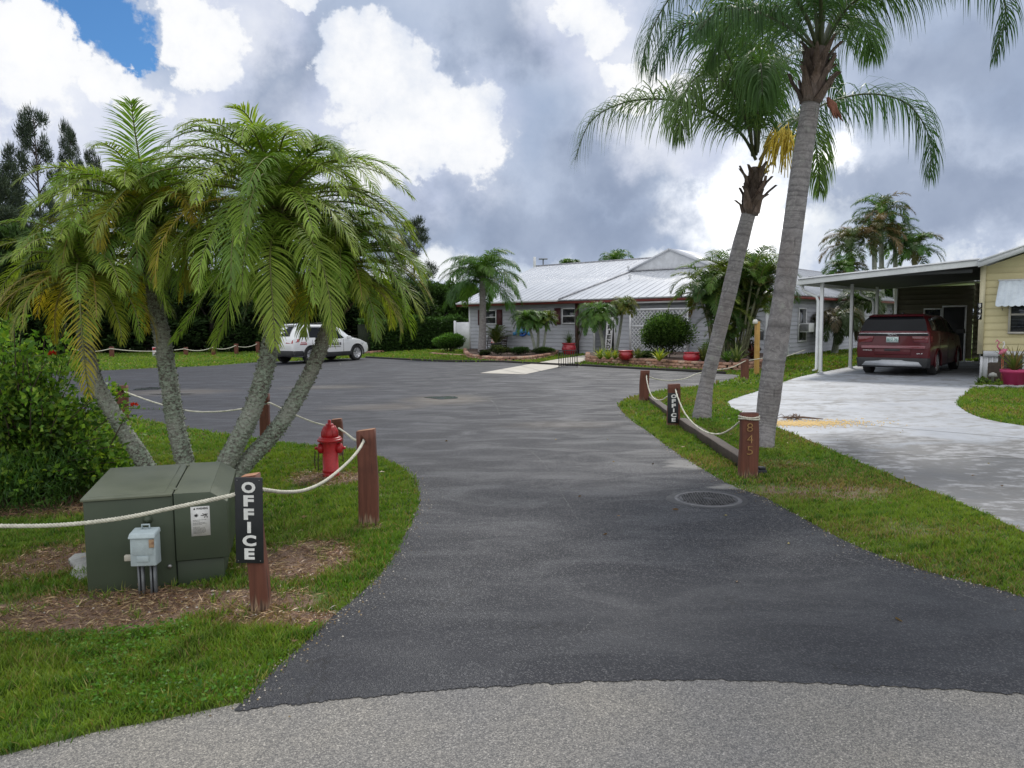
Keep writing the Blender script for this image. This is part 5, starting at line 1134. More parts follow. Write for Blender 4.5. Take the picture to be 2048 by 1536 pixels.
for (ya, yb_, zo, hh) in ((-.50, -.452, -.12, .19), (-.53, -.50, .02, .05)):
    for sg in (0, 1):
        xa, xb = (-.06, rz_) if sg == 0 else (WH + .35, rz_); za = zr0 if sg == 0 else zr0 - .1
        mb.hexa([(xa, ya, za + zo), (xb, ya, zr1 + zo), (xb, yb_, zr1 + zo), (xa, yb_, za + zo), (xa, ya, za + zo + hh), (xb, ya, zr1 + zo + hh), (xb, yb_, zr1 + zo + hh), (xa, yb_, za + zo + hh)])
mb.build('fascia', WAL, yh, fix=True)
wx0, wx1, wz0, wz1 = .62, 2.2, 1.22, 2.25
w = window(yh, wx0, wx1, wz0, wz1, -.024, fr=mat('beige_frame', (.58, .55, .48), rough=.5))
mb = MB()
for i in range(9): mb.box(((wx0 + wx1) / 2, -.056, wz0 + .1 + i * .095), (wx1 - wx0 - .14, .006, .004))
mb.build('blind', mat('blind_grey', (.16, .18, .21)), w)
aw = MB(); n = 56; x0, x1 = .38, 2.45; top, bot = 2.63, 1.97; vs = []
for i in range(n + 1):
    x = x0 + (x1 - x0) * i / n; c = .035 * abs(math.sin(i * PI / 4)); vs += [(x, -.05 - c, top), (x, -.34 - c, (top + bot) / 2 + .02), (x, -.56 - c, bot + .09), (x, -.58 - c, bot - .03 * abs(math.sin(i * PI / 4)))]
fs = [(i * 4 + j, (i + 1) * 4 + j, (i + 1) * 4 + j + 1, i * 4 + j + 1) for i in range(n) for j in range(3)]
aw.add(vs, fs); aw.add([(x0, -.05, top), (x0, -.56, bot + .09), (x0, -.05, bot + .09)], [(0, 1, 2)]); AWM = mat('awning_white', (.66, .73, .80), (.50, .56, .62), 3, .45, .1); ao = aw.build('awning', AWM, yh)
mb = MB(); mb.box(((x0 + x1) / 2, -.05, top + .02), (x1 - x0 + .04, .06, .04)); mb.build('awning_rail', WTR, ao)
mb = MB(); mb.tube([(x0 + .1, -.04, bot - .12), (x0 + .1, -.5, bot + .08)], .014, 6); mb.build('awning_arm', STL, ao)
# number plaque 847 on the corner trim
mb = MB()
for i in range(3): mb.box((-.045, -.066, 1.99 - i * .155), (.115, .01, .145))
np_ = mb.build('number_plaque', BLK, yh); mb = MB()
for i, ch in enumerate('847'): text_on(mb, ch, .1, (-.045, -.073, 1.99 - i * .155), (1, 0, 0), (0, 0, 1), .001, .0015, fit=(.055, .105))
mb.build('numerals', WHT, np_)
# storage shed closing the back of the carport
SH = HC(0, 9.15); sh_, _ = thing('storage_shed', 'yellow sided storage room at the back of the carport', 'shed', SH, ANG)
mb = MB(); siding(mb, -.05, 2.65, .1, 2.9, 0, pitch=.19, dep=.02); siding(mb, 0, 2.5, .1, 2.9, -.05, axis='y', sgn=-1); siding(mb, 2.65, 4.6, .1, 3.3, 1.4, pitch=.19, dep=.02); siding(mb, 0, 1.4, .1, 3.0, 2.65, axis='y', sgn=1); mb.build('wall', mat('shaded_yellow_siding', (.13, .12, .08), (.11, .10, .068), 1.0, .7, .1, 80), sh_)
mb = MB(); mb.hexa([(-.15, -.2, 2.86), (2.66, -.2, 3.04), (2.66, 3, 3.04), (-.15, 3, 2.86), (-.15, -.2, 2.9), (2.66, -.2, 3.08), (2.66, 3, 3.08), (-.15, 3, 2.9)]); mb.box((3.4, 1.8, 3.16), (2.2, 3.2, .05)); mb.build('roof', WAL, sh_)
mb = MB(); mb.box((-.03, -.02, 1.42), (.12, .05, 2.7)); mb.build('corner_trim', MATS['cream_trim'], sh_)
window(sh_, .98, 1.62, 1.25, 2.05, -.02, mid=False)
mb = MB(); mb.box((2.03, -.035, 1.06), (.74, .04, 2.05)); d_ = mb.build('door', DRK, sh_); mb = MB()
for (a, b_, c, e) in ((1.62, 1.67, 0, 2.1), (2.39, 2.45, 0, 2.1), (1.62, 2.45, 2.08, 2.14)): mb.box(((a + b_) / 2, -.04, (c + e) / 2), (b_ - a, .05, e - c))
mb.build('door_frame', WTR, d_)
mb = MB(); mb.box((3.2, 1.36, 1.15), (.8, .04, 2.1)); gd = mb.build('screen_door', DRK, sh_); mb = MB(); mb.box((3.2, 1.335, 1.35), (.58, .01, 1.4)); mb.build('pane', GLS, gd)
mb = MB(); mb.box((2.9, .2, .5), (.06, .06, 1.0)); mb.box((2.9, .75, 1.0), (.05, 1.1, .05)); mb.box((2.9, 1.3, .5), (.06, .06, 1.0)); o = mb.build('stair_rail', WAL); o.matrix_world = sh_.matrix_world.copy(); tag(o, 'white stair handrail in the shade right of the van', 'handrail')

# ------------------------------------------------------------------ vehicles
TYRE = mat('tyre_rubber', (.018, .018, .019), (.028, .028, .028), 20, .85, .3, 90, .003); ALLOY = mat('alloy', (.62, .63, .65), (.5, .5, .52), 6, .3, 0, metal=.85)
PLS = mat('black_trim', (.018, .019, .021), (.026, .027, .03), 6, .55, .1); CGL = mat('car_glass', (.008, .009, .011), (.012, .014, .017), .8, .05, 0, spec=.16)
def wheel(root, x, y, R, w, side):
    Mx = Matrix.Translation((x, y, R)) @ Matrix.Rotation(PI / 2 * (1 if side < 0 else -1), 4, 'X'); wr, _ = None, None
    mb = MB(); prof = [(R * .66, -w / 2), (R * .93, -w / 2), (R * .985, -w * .38), (R, -w * .2), (R, w * .2), (R * .985, w * .38), (R * .93, w / 2), (R * .66, w / 2), (R * .66, w * .3)]
    mb.lathe(prof, 36, Mx); wo_ = mb.build('wheel', TYRE, root)
    mb = MB(); mb.lathe([(R * .685, w * .42), (R * .685, w * .50), (R * .63, w * .49), (R * .60, w * .2)], 36, Mx)
    for i in range(10):
        a = i * PI / 5; off = .06 * (1 if i % 2 else -1); p0 = (math.cos(a) * R * .12, math.sin(a) * R * .12); p1 = (math.cos(a + off) * R * .64, math.sin(a + off) * R * .64); n_ = (-math.sin(a) * R * .045, math.cos(a) * R * .045)
        mb.hexa([(p0[0] - n_[0], p0[1] - n_[1], w * .28), (p1[0] - n_[0], p1[1] - n_[1], w * .3), (p1[0] + n_[0], p1[1] + n_[1], w * .3), (p0[0] + n_[0], p0[1] + n_[1], w * .28), (p0[0] - n_[0], p0[1] - n_[1], w * .44), (p1[0] - n_[0], p1[1] - n_[1], w * .47), (p1[0] + n_[0], p1[1] + n_[1], w * .47), (p0[0] + n_[0], p0[1] + n_[1], w * .44)], (1, 1, 1), Mx)
    mb.lathe([(R * .16, w * .2), (R * .16, w * .46), (R * .10, w * .49), (.003, w * .49)], 16, Mx); mb.build('rim', ALLOY, wo_)
    mb = MB(); mb.lathe([(R * .60, w * .05), (.003, w * .05)][::1], 24, Mx); mb.build('brake', DRK, wo_)
def car(name, label, cat, loc, rz, st, wheels, R, W, paint, wins, arch=1.12, floor=.2):
    """st: stations along x (rear=0 .. front=L): x, zb, zbelt, ztop, w (half width), wr(half roof width)"""
    root, M = thing(name, label, cat, loc, rz); S_ = np.array(st, dtype=float); xs = []
    for a, b_ in zip(S_[:-1, 0], S_[1:, 0]): xs += list(np.linspace(a, b_, max(2, int((b_ - a) / .07) + 1), endpoint=False))
    xs.append(S_[-1, 0]); xs = np.array(xs)
    def pchip(c):
        X, Y = S_[:, 0], S_[:, c]; d = np.gradient(Y, X); dl = np.diff(Y) / np.diff(X)
        m_ = np.zeros(len(X)); m_[1:-1] = np.where(dl[:-1] * dl[1:] > 0, 2 * dl[:-1] * dl[1:] / (dl[:-1] + dl[1:] + 1e-12), 0); m_[0], m_[-1] = dl[0], dl[-1]
        def f(x):
            x = np.asarray(x, dtype=float); i = np.clip(np.searchsorted(X, x) - 1, 0, len(X) - 2); h = X[i + 1] - X[i]; t = (x - X[i]) / h
            return (2 * t ** 3 - 3 * t ** 2 + 1) * Y[i] + (t ** 3 - 2 * t ** 2 + t) * h * m_[i] + (-2 * t ** 3 + 3 * t ** 2) * Y[i + 1] + (t ** 3 - t ** 2) * h * m_[i + 1]
        return f
    fb, fbelt, ft, fw, fr_ = [pchip(i) for i in range(1, 6)]
    def ring(x):
        zb, zl, z_t, w, wr = [float(f(x)) for f in (fb, fbelt, ft, fw, fr_)]; zm = zb + (zl - zb) * .45
        pts = [(w * .86, zb), (w * .97, zb + .06), (w, zm), (w * .985, zb + (zl - zb) * .75), (w * .955, zl), (wr + (w * .955 - wr) * .25, z_t - (z_t - zl) * .22), (wr * .93, z_t - (z_t - zl) * .05), (wr * .6, z_t), (0, z_t + .012)]
        return pts
    mb = MB(); V_ = []; nr = 0
    for x in xs:
        r_ = ring(x); full = [(x, -a, z) for a, z in r_[:-1]] + [(x, 0, r_[-1][1])] + [(x, a, z) for a, z in r_[:-1][::-1]]; nr = len(full); V_ += full
    F = [(i * nr + j, i * nr + (j + 1) % nr, (i + 1) * nr + (j + 1) % nr, (i + 1) * nr + j) for i in range(len(xs) - 1) for j in range(nr)]
    F += [tuple(range(nr))[::-1], tuple((len(xs) - 1) * nr + j for j in range(nr))]
    mb.add(V_, F); body = mb.build('body', paint, root, fix=True)
    for wx in wheels:
        cu = MB(); cu.tube([(wx, -W / 2 - .3, R), (wx, -W / 2 + .32, R)], R * arch, 32); cu.tube([(wx, W / 2 - .32, R), (wx, W / 2 + .3, R)], R * arch, 32); c_ = cu.build('cut', DRK, root, fix=True); boolean_cut(body, c_)
    for p in body.data.polygons: p.use_smooth = True
    try:
        md = body.modifiers.new('edge', 'EDGE_SPLIT'); md.split_angle = rad(32)
    except Exception: pass
    for wx in wheels:
        for sd in (-1, 1): wheel(root, wx, sd * (W / 2 - .13), R, .22, sd)
        for sd in (-1, 1):
            y = sd * (W / 2 + .004); mb = MB(); ar = [(wx + R * (arch + .03) * math.cos(a), y, R + R * (arch + .03) * math.sin(a)) for a in np.linspace(-.25, PI + .25, 20)]; mb.tube(ar, .028, 6); mb.build('wheel_arch_trim', PLS if name != 'parked_minivan' else paint, root)
    def at(x, f, sd, out=.006):   # f 0 = belt .. 1 = roof edge
        r_ = ring(x); A, B, C = np.array(r_[4]), np.array(r_[5]), np.array(r_[6]); q = A + (B - A) * (f / .8) if f < .8 else B + (C - B) * ((f - .8) / .2)
        return (x, sd * (q[0] + out), q[1] + out * .3)
    for poly in wins:
        for sd in (-1, 1):
            px_ = [q[0] for q in poly]; NX, NF = 14, 6; vs = []
            for x in np.linspace(min(px_) + 1e-3, max(px_) - 1e-3, NX):
                cr_ = []
                for (xa, fa), (xb, fb2) in zip(poly, poly[1:] + poly[:1]):
                    if (xa - x) * (xb - x) <= 0 and xa != xb: cr_.append(fa + (fb2 - fa) * (x - xa) / (xb - xa))
                lo_, hi_ = min(cr_), max(cr_)
                vs += [at(x, lo_ + (hi_ - lo_) * j / (NF - 1), sd, .010) for j in range(NF)]
            mb = MB(); mb.add(vs, [(i * NF + j, (i + 1) * NF + j, (i + 1) * NF + j + 1, i * NF + j + 1) for i in range(NX - 1) for j in range(NF - 1)]); o = mb.build('window', CGL, root, smooth=True)
    return root, at, ring, (fb, fbelt, ft, fw, fr_)
WPNT = mat('white_paint', (.78, .79, .80), (.74, .75, .77), 1, .22, 0, coat=1, spec=.5, var=.01)
MPNT = mat('maroon_paint', (.085, .004, .010), (.07, .0035, .008), 1, .35, 0, coat=.35, spec=.35, var=.02)
def surf_quad(mb, pts): mb.add(pts, [tuple(range(len(pts)))])
# white compact SUV: rear-left corner derived from its wheels
h = Vector((.54, .84, 0)).normalized(); rw = P(619.6, 726.5); L_, R_w = 4.65, .355
cl_ = Vector((h.y, -h.x, 0)) * -1   # towards the far (left) side
axle = rw + cl_ * (.79); org = axle - h * .97
st = [(0, .42, .95, 1.02, .80, .60), (.05, .36, 1.02, 1.12, .88, .62), (.22, .30, 1.06, 1.40, .91, .60), (.55, .26, 1.05, 1.60, .92, .60), (1.3, .24, 1.04, 1.655, .92, .62), (2.3, .24, 1.0, 1.65, .92, .62), (2.9, .24, .99, 1.53, .92, .60), (3.35, .24, .98, 1.22, .92, .60), (3.7, .25, .96, 1.06, .91, .62), (4.2, .28, .86, .97, .88, .60), (4.55, .36, .72, .80, .78, .5), (4.65, .44, .62, .68, .62, .4)]
wn = [[(.42, .14), (.80, .10), (.90, .82), (.68, .80)], [(.92, .08), (1.75, .06), (1.75, .86), (1.00, .86)], [(1.83, .06), (2.72, .04), (2.95, .10), (2.55, .75), (2.42, .84), (1.83, .86)], [(2.8, .04), (3.1, .04), (3.02, .35), (2.85, .6)]][:3]
cr, at_, ring_, fn = car('parked_suv', 'white compact SUV with lettering on its doors parked beyond the palms', 'car', org, math.atan2(h.y, h.x), st, (.97, 3.70), R_w, 1.84, WPNT, wn)
mb = MB()
def rear(x, y, z): return (x, y, z)
# rear glass follows the hatch slope
def hatch(px_, yy, o=.012): z = float(fn[2](px_)); return (px_ - o, yy, z + o * .3)
mb.add([hatch(.07, -.62), hatch(.07, .62), hatch(.22, .58), hatch(.42, .52), hatch(.42, -.52), hatch(.22, -.58)], [(0, 1, 2, 5), (5, 2, 3, 4)]); mb.build('rear_window', CGL, cr)
mb = MB(); mb.hexa([(.42, -.55, 1.60), (.75, -.55, 1.66), (.75, .55, 1.66), (.42, .55, 1.60), (.36, -.55, 1.63), (.75, -.55, 1.69), (.75, .55, 1.69), (.36, .55, 1.63)]); mb.build('spoiler', WPNT, cr, bevel=.01, fix=True)
TL = mat('tail_lamp', (.42, .012, .015), (.3, .01, .012), 5, .15, 0, coat=1)
for sd in (-1, 1):
    mb = MB(); mb.hexa([(-.012, sd * .45, .86), (.0, sd * .84, .86), (.30, sd * .935, .93), (.03, sd * .45, .90), (.02, sd * .45, 1.0), (.03, sd * .84, 1.0), (.40, sd * .905, 1.06), (.06, sd * .45, 1.0)]); mb.build('tail_lamp', TL, cr, bevel=.01, fix=True)
    mb = MB(); mb.hexa([(3.0, sd * .95, 1.0), (3.22, sd * .95, 1.0), (3.22, sd * 1.12, 1.0), (3.0, sd * 1.12, 1.0), (3.0, sd * .95, 1.12), (3.16, sd * .95, 1.12), (3.14, sd * 1.10, 1.12), (3.0, sd * 1.12, 1.14)]); mb.build('wing_mirror', WPNT, cr, bevel=.02, fix=True)
    mb = MB(); mb.hexa([(4.05, sd * .885, .70), (4.5, sd * .80, .68), (4.62, sd * .55, .66), (4.2, sd * .6, .7), (4.0, sd * .90, .84), (4.42, sd * .80, .80), (4.55, sd * .55, .74), (4.2, sd * .6, .84)]); mb.build('headlight', mat('lamp_clear', (.5, .52, .55), rough=.1, coat=1), cr, fix=True)
    mb = MB(); mb.box((2.33, sd * .925, .36), (2.0, .03, .17)); mb.build('sill_trim', PLS, cr, bevel=.01)
    mb = MB(); mb.tube([(.9, sd * .62, 1.69), (2.3, sd * .64, 1.705)], .018, 6); mb.build('roof_rail', PLS, cr)
    for dx in (1.55, 2.5): mb = MB(); mb.tube([(dx, sd * .935, .93), (dx + .19, sd * .935, .93)], .014, 6); mb.build('door_handle', WPNT, cr)
    mb = MB()
    for dx in (1.05, 1.79, 2.85): mb.box((dx, sd * .9215, .72), (.008, .008, .56))
    mb.build('door_gap', DRK, cr)
mb = MB(); mb.hexa([(-.02, -.80, .34), (.75, -.935, .28), (.75, .935, .28), (-.02, .80, .34), (-.03, -.82, .56), (.55, -.935, .55), (.55, .935, .55), (-.03, .82, .56)]); 
mb = MB(); mb.hexa([(-.03, -.76, .34), (.06, -.86, .32), (.06, .86, .32), (-.03, .76, .34), (-.035, -.78, .56), (.04, -.89, .56), (.04, .89, .56), (-.035, .78, .56)]); mb.box((.3, -.895, .44), (.5, .04, .22)); mb.box((.3, .895, .44), (.5, .04, .22)); mb.build('bumper', PLS, cr, bevel=.012, fix=True)
mb = MB(); mb.box((-.015, 0, .75), (.012, .32, .16)); mb.build('number_plate', WHT, cr)
# door lettering on the near side (dark print) and small red badge print near the tail
mb = MB(); side = -1
text_on(mb, 'OFFICE', .2, (2.35, -.934, .80), (1, 0, 0), (0, 0, 1), .001, .006, fit=(1.0, .13)) if False else None
r3 = random.Random(5)
for (xa, zz_, hh, w_) in ((1.9, .80, .12, .10), (2.05, .80, .12, .09), (2.2, .80, .12, .10), (2.35, .80, .12, .08), (2.5, .80, .12, .10), (2.65, .80, .12, .09)): mb.box((xa, -.9335, zz_), (w_, .003, hh)); mb.box((xa + .01, -.934, zz_ + .01), (w_ * .3, .004, hh * .3))
for i in range(9): mb.box((1.9 + i * .09, -.934, .67), (.055, .003, .035))
mb.build('door_lettering', mat('decal_grey', (.12, .12, .13), bmp=0), cr)
mb = MB()
for i in range(5): mb.box((.40 + i * .075, -.925, .83), (.05, .01, .05))
for i in range(4): mb.box((.44 + i * .075, -.925, .90), (.045, .01, .03))
mb.build('red_decal', mat('decal_red', (.5, .03, .05), bmp=0), cr)

# maroon minivan in the carport

org = P(1738, 746) + u * .86 - v_ * .95
st = [(0, .50, 1.20, 1.245, .93, .80), (.03, .34, 1.24, 1.29, .975, .80), (.16, .30, 1.25, 1.60, .99, .74), (.34, .27, 1.25, 1.73, .995, .70), (1.2, .22, 1.24, 1.765, .995, .72), (2.6, .22, 1.20, 1.765, .995, .72), (3.5, .22, 1.16, 1.66, .99, .70), (4.15, .24, 1.12, 1.30, .98, .68), (4.5, .26, 1.06, 1.14, .97, .66), (4.95, .34, .86, .98, .90, .55), (5.15, .44, .70, .78, .70, .4)]
wn = [[(.40, .12), (1.18, .08), (1.18, .84), (.60, .82)], [(1.26, .08), (2.35, .05), (2.35, .86), (1.26, .86)], [(2.43, .05), (3.7, .03), (3.25, .80), (3.1, .86), (2.43, .86)]]
cr2, at2, ring2, fn2 = car('parked_minivan', 'dark red minivan parked under the carport, seen from behind', 'minivan', org, math.atan2(v_.y, v_.x), st, (.98, 4.07), .36, 1.99, MPNT, wn)
def hatch2(px_, yy, o=.014): z = float(fn2[2](px_)); return (px_ - o, yy, z + o * .2)
mb = MB(); xsx = [.035, .08, .16, .24, .30]; ww = [.88, .86, .80, .74, .70]; vs = []
for x, w in zip(xsx, ww): vs += [hatch2(x, -w), hatch2(x, -w * .5), hatch2(x, 0), hatch2(x, w * .5), hatch2(x, w)]
mb.add(vs, [(i * 5 + j, i * 5 + j + 1, (i + 1) * 5 + j + 1, (i + 1) * 5 + j) for i in range(4) for j in range(4)]); rwn = mb.build('rear_window', CGL, cr2)
mb = MB(); arc = [(-.62, 0), (-.45, .045), (-.2, .085), (0, .095), (.2, .085), (.45, .045), (.62, 0)]
mb.add([(hatch2(.045, 0, .022)[0] + .0 + z * .35, y, hatch2(.045, 0, .022)[2] + z * .98) for y, z in arc], [tuple(range(7))]); 
mb = MB(); mb.hexa([(.26, -.72, 1.70), (.62, -.70, 1.765), (.62, .70, 1.765), (.26, .72, 1.70), (.17, -.72, 1.735), (.6, -.70, 1.79), (.6, .70, 1.79), (.17, .72, 1.735)]); mb.build('spoiler', MPNT, cr2, bevel=.012, fix=True)
mb = MB(); mb.tube([(1.0, 0, 1.78), (1.05, 0, 1.83), (1.25, 0, 1.79)], [.05, .02, .03], 6); mb.build('roof_antenna', PLS, cr2)
CRM = mat('bright_strip', (.75, .76, .78), rough=.25, metal=.6)
mb = MB(); mb.box((-.018, 0, 1.232), (.03, 1.80, .022)); mb.build('light_bar', CRM, cr2)
mb = MB(); mb.box((-.008, 0, 1.19), (.014, 1.84, .05)); mb.build('garnish', PLS, cr2)
mb = MB()
# raised stamped line and lower tailgate shelf
mb.hexa([(-.035, -.84, .80), (-.035, .84, .80), (.02, .86, .80), (.02, -.86, .80), (-.012, -.84, .88), (-.012, .84, .88), (.02, .86, .88), (.02, -.86, .88)]); mb.build('tailgate_crease', mat('maroon_paint_light', (.17, .02, .035), rough=.2, coat=1, bmp=0), cr2, bevel=.008, fix=True)
mb = MB(); mb.box((-.014, 0, .70), (.02, .95, .16)); mb.build('tailgate_recess', MPNT, cr2, bevel=.01)
mb = MB(); mb.box((-.03, 0, .755), (.02, .42, .05)); mb.build('tailgate_grip', PLS, cr2, bevel=.01)
for sd in (-1, 1):
    mb = MB(); mb.hexa([(-.022, sd * .56, .98), (-.018, sd * .91, .96), (.14, sd * 1.00, .96), (.03, sd * .56, .98), (-.022, sd * .50, 1.15), (-.018, sd * .92, 1.15), (.18, sd * 1.0, 1.16), (.03, sd * .50, 1.15)]); mb.build('tail_lamp', mat('tail_lamp_dark', (.14, .012, .02), rough=.12, coat=1, bmp=0), cr2, bevel=.008, fix=True)
    mb = MB(); mb.hexa([(-.05, sd * .62, .455), (-.04, sd * .93, .47), (.0, sd * .95, .47), (.0, sd * .62, .455), (-.05, sd * .62, .485), (-.04, sd * .93, .50), (.0, sd * .95, .50), (.0, sd * .62, .485)]); mb.build('reflector', CRM, cr2, fix=True)
    mb = MB(); mb.hexa([(3.45, sd * 1.0, 1.15), (3.68, sd * 1.0, 1.15), (3.66, sd * 1.24, 1.17), (3.5, sd * 1.24, 1.17), (3.45, sd * 1.0, 1.30), (3.62, sd * 1.0, 1.30), (3.6, sd * 1.22, 1.32), (3.5, sd * 1.24, 1.33)]); mb.build('wing_mirror', PLS, cr2, bevel=.02, fix=True)
    mb = MB()
    for dx in (1.22, 2.39, 3.55): mb.box((dx, sd * .996, .75), (.008, .006, .8))
    mb.build('door_gap', DRK, cr2)
    for dx in (1.45, 2.95): mb = MB(); mb.tube([(dx, sd * 1.005, 1.0), (dx + .22, sd * 1.005, 1.0)], .014, 6); mb.build('door_handle', MPNT, cr2)
mb = MB(); mb.hexa([(-.06, -.90, .26), (-.06, .90, .26), (.12, .98, .24), (.12, -.98, .24), (-.075, -.92, .53), (-.075, .92, .53), (.05, 1.0, .53), (.05, -1.0, .53)]); mb.build('bumper', PLS, cr2, bevel=.02, fix=True)
mb = MB(); pr = [(-.80, .30), (.80, .30), (.70, .42), (.34, .445), (.26, .47), (-.26, .47), (-.34, .445), (-.70, .42)]
mb.add([(-.092, y, z) for y, z in pr] + [(-.06, y, z) for y, z in pr], [tuple(range(8))] + [(i, i + 8, (i + 1) % 8 + 8, (i + 1) % 8) for i in range(8)]); mb.build('skid_plate', mat('silver_skid', (.42, .44, .47), rough=.4, metal=.3), cr2, fix=True)
mb = MB(); mb.box((-.035, .1 * 0, 1.055), (.02, .32, .16)); pl = mb.build('number_plate', mat('plate_white', (.62, .68, .68), (.5, .6, .6), 9, .4), cr2)
mb = MB(); text_on(mb, 'BYZ 70', .1, (-.047, 0, 1.05), (0, -1, 0), (0, 0, 1), .0005, .001, fit=(.26, .075)); text_on(mb, 'FLORIDA', .1, (-.047, 0, 1.118), (0, -1, 0), (0, 0, 1), .0005, 0, fit=(.15, .02)); mb.build('plate_lettering', mat('plate_green', (.03, .22, .17), bmp=0), pl)
mb = MB()
for pts in ([(-.12, 0), (-.12, 1)], [(-.12, .35), (-.06, 1)], [(-.105, .5), (-.045, 0), (.0, 1)], [(.0, 1), (.0, .1)], [(0, .0), (.06, 1), (.11, 0)]):
    mb.tube([(-.028, -x, 1.172 + z * .036) for x, z in pts], .0055, 5)
mb.build('badge', CRM, cr2)
mb = MB(); text_on(mb, 'CARNIVAL', .05, (-.045, .66, .745), (0, -1, 0), (0, 0, 1), .001, .001, fit=(.26, .028)); text_on(mb, 'SX-P', .05, (-.045, -.72, .66), (0, -1, 0), (0, 0, 1), .001, .001, fit=(.16, .03)); mb.build('model_lettering', CRM, cr2)
# ------------------------------------------------------------------ palms
LEAF = leafmat('palm_leaf', .38, .50, .32); LEAFD = leafmat('dull_leaf', .22, .55, .3); FAR = leafmat('far_leaf', .15, .7, .15)
RACH = mat('rachis_green', (1, 1, 1), (.85, .85, .8), 9, .5, attr=True)
def trunk_mat_boots():
    mt, nt, b, out, tc = newmat('lichen_trunk')
    n1 = nt.noise(tc, 3.2, 5); n2 = nt.noise(nt.map(tc, (1, 1, 1.6)), 30, 5, .65); n3 = nt.noise(tc, 90, 4)
    c = nt.mix(nt.smooth(n2, .35, .62), (.09, .07, .06, 1), (.30, .36, .28, 1)); c = nt.mix(nt.smooth(n1, .4, .65, 0, .55), c, (.36, .36, .32, 1))
    a = nt.n('ShaderNodeAttribute', attribute_name='Col').outputs['Color']; c = nt.mix(1.0, c, a, 'MULTIPLY')
    c = nt.mix(nt.smooth(n3, .56, .70, 0, .8), c, (.50, .55, .46, 1))
    setb(nt, b, Base_Color=c, Roughness=.9, Normal=bump(nt, nt.math('ADD', n2, n3), .8, .01)); return mt
def trunk_mat_ring():
    mt, nt, b, out, tc = newmat('ringed_trunk')
    z = nt.map(tc, (.7, .7, 1)); n1 = nt.noise(z, 13, 7, .7, 1.0); n2 = nt.noise(tc, 7, 6, .65); n3 = nt.noise(tc, 60, 5); big = nt.noise(tc, 1.4, 3)
    c = nt.mix(nt.smooth(n1, .35, .65), (.17, .16, .165, 1), (.30, .285, .285, 1)); c = nt.mix(nt.smooth(big, .4, .7, 0, .4), c, (.17, .13, .11, 1))
    c = nt.mix(nt.smooth(n2, .58, .72, 0, .55), c, (.33, .35, .31, 1))
    c = nt.mix(nt.smooth(n3, .64, .72, 0, .8), c, (.52, .53, .50, 1))
    crk = nt.smooth(nt.noise(nt.map(tc, (1, 1, .06)), 13, 5, .65), .64, .68); c = nt.mix(nt.math('MULTIPLY', crk, nt.smooth(big, .45, .6)), c, (.02, .017, .015, 1))
    a = nt.n('ShaderNodeAttribute', attribute_name='Col').outputs['Color']; c = nt.mix(1.0, c, a, 'MULTIPLY')
    setb(nt, b, Base_Color=c, Roughness=.85, Normal=bump(nt, nt.math('ADD', n1, n3), .7, .012)); return mt
TB, TR_ = trunk_mat_boots(), trunk_mat_ring()
FIB = mat('boot_fibre', (1, 1, 1), (.6, .55, .5), 14, .9, .8, 60, .02, stretch=(1, 1, .3), attr=True, var=.3)
def resample(path, step):
    c = np.array(catmull([tuple(p) for p in path], 16)); s = np.concatenate([[0], np.cumsum(np.linalg.norm(np.diff(c, axis=0), axis=1))]); n = max(4, int(s[-1] / step)); ss = np.linspace(0, s[-1], n)
    return np.stack([np.interp(ss, s, c[:, i]) for i in range(3)], 1)
def boot_trunk(root, M, path, r0, r1, dark=.55):
    q = resample(path, .011); n = len(q); ph = np.arange(n) / n
    def prof(i, th):
        row = i * .011 / .034; k = np.floor(row); fr = row - k; a = th * 7 / (2 * PI) + (k % 2) * .5; w = 1 - np.abs(((a % 1) - .5) * 2)
        return 1 + .20 * (fr ** .7) * np.clip(w * 1.5, .1, 1) - .10 + .03 * np.sin(th * 3 + i * .13)
    r = r0 + (r1 - r0) * ph; mb = MB(); f = np.clip((ph - .45) / .4, 0, 1)[:, None]; col = (1 - f) * np.array([[1, 1, 1]]) + f * np.array([[dark, dark * .8, dark * .7]])
    mb.tube(q, r, 28, col=col, prof=prof)
    # loose scale tips
    m_ = n * 3; ii = rng.integers(0, n - 1, m_); th = rng.uniform(0, 2 * PI, m_); T = norm(np.gradient(q, axis=0))[ii]; A = norm(np.cross(T, [0, 1, 0.1])); B = np.cross(T, A); O = np.cos(th)[:, None] * A + np.sin(th)[:, None] * B
    cards(mb, q[ii] + O * r[ii][:, None] * .95, O * .9 + T * rng.uniform(.3, 1.6, (m_, 1)) + rng.normal(0, .3, (m_, 3)), rng.uniform(.015, .034, m_), .018, col[ii] * rng.uniform(.5, 1.3, (m_, 1)), .1)
    return mb.build('trunk', TB, root, M)
def ring_trunk(root, M, path, radii, ringstep=.07, seed=0):
    q = resample(path, .014); n = len(q); s = np.linspace(0, 1, n); r = np.interp(s, np.linspace(0, 1, len(radii)), radii); L = n * .014
    g = (np.arange(n) * .014 / (ringstep * (1 + .35 * np.sin(s * 9 + seed)))) % 1; r = r * (1 + .018 * np.sin(s * 31 + seed) - .030 * np.clip(1 - np.abs(g - .5) * 9, 0, 1)); cc = (1 - .40 * np.clip(1 - np.abs(g - .5) * 6, 0, 1))[:, None] * np.ones(3)
    mb = MB(); mb.tube(q, r, 26, col=cc, prof=lambda i, th: 1 + .03 * np.sin(th * 3 + i * .02) + .015 * np.sin(th * 7 + i * .045) + .012 * np.sin(th * 2 + i * .11)); return mb.build('trunk', TR_, root, M, smooth=True)
PG = [(.23, .36, .060), (.29, .42, .07), (.18, .30, .065), (.33, .43, .075)]; PY = [(.48, .40, .05), (.55, .40, .06), (.40, .37, .06)]; PYG = [(.26, .32, .045), (.30, .33, .05)]
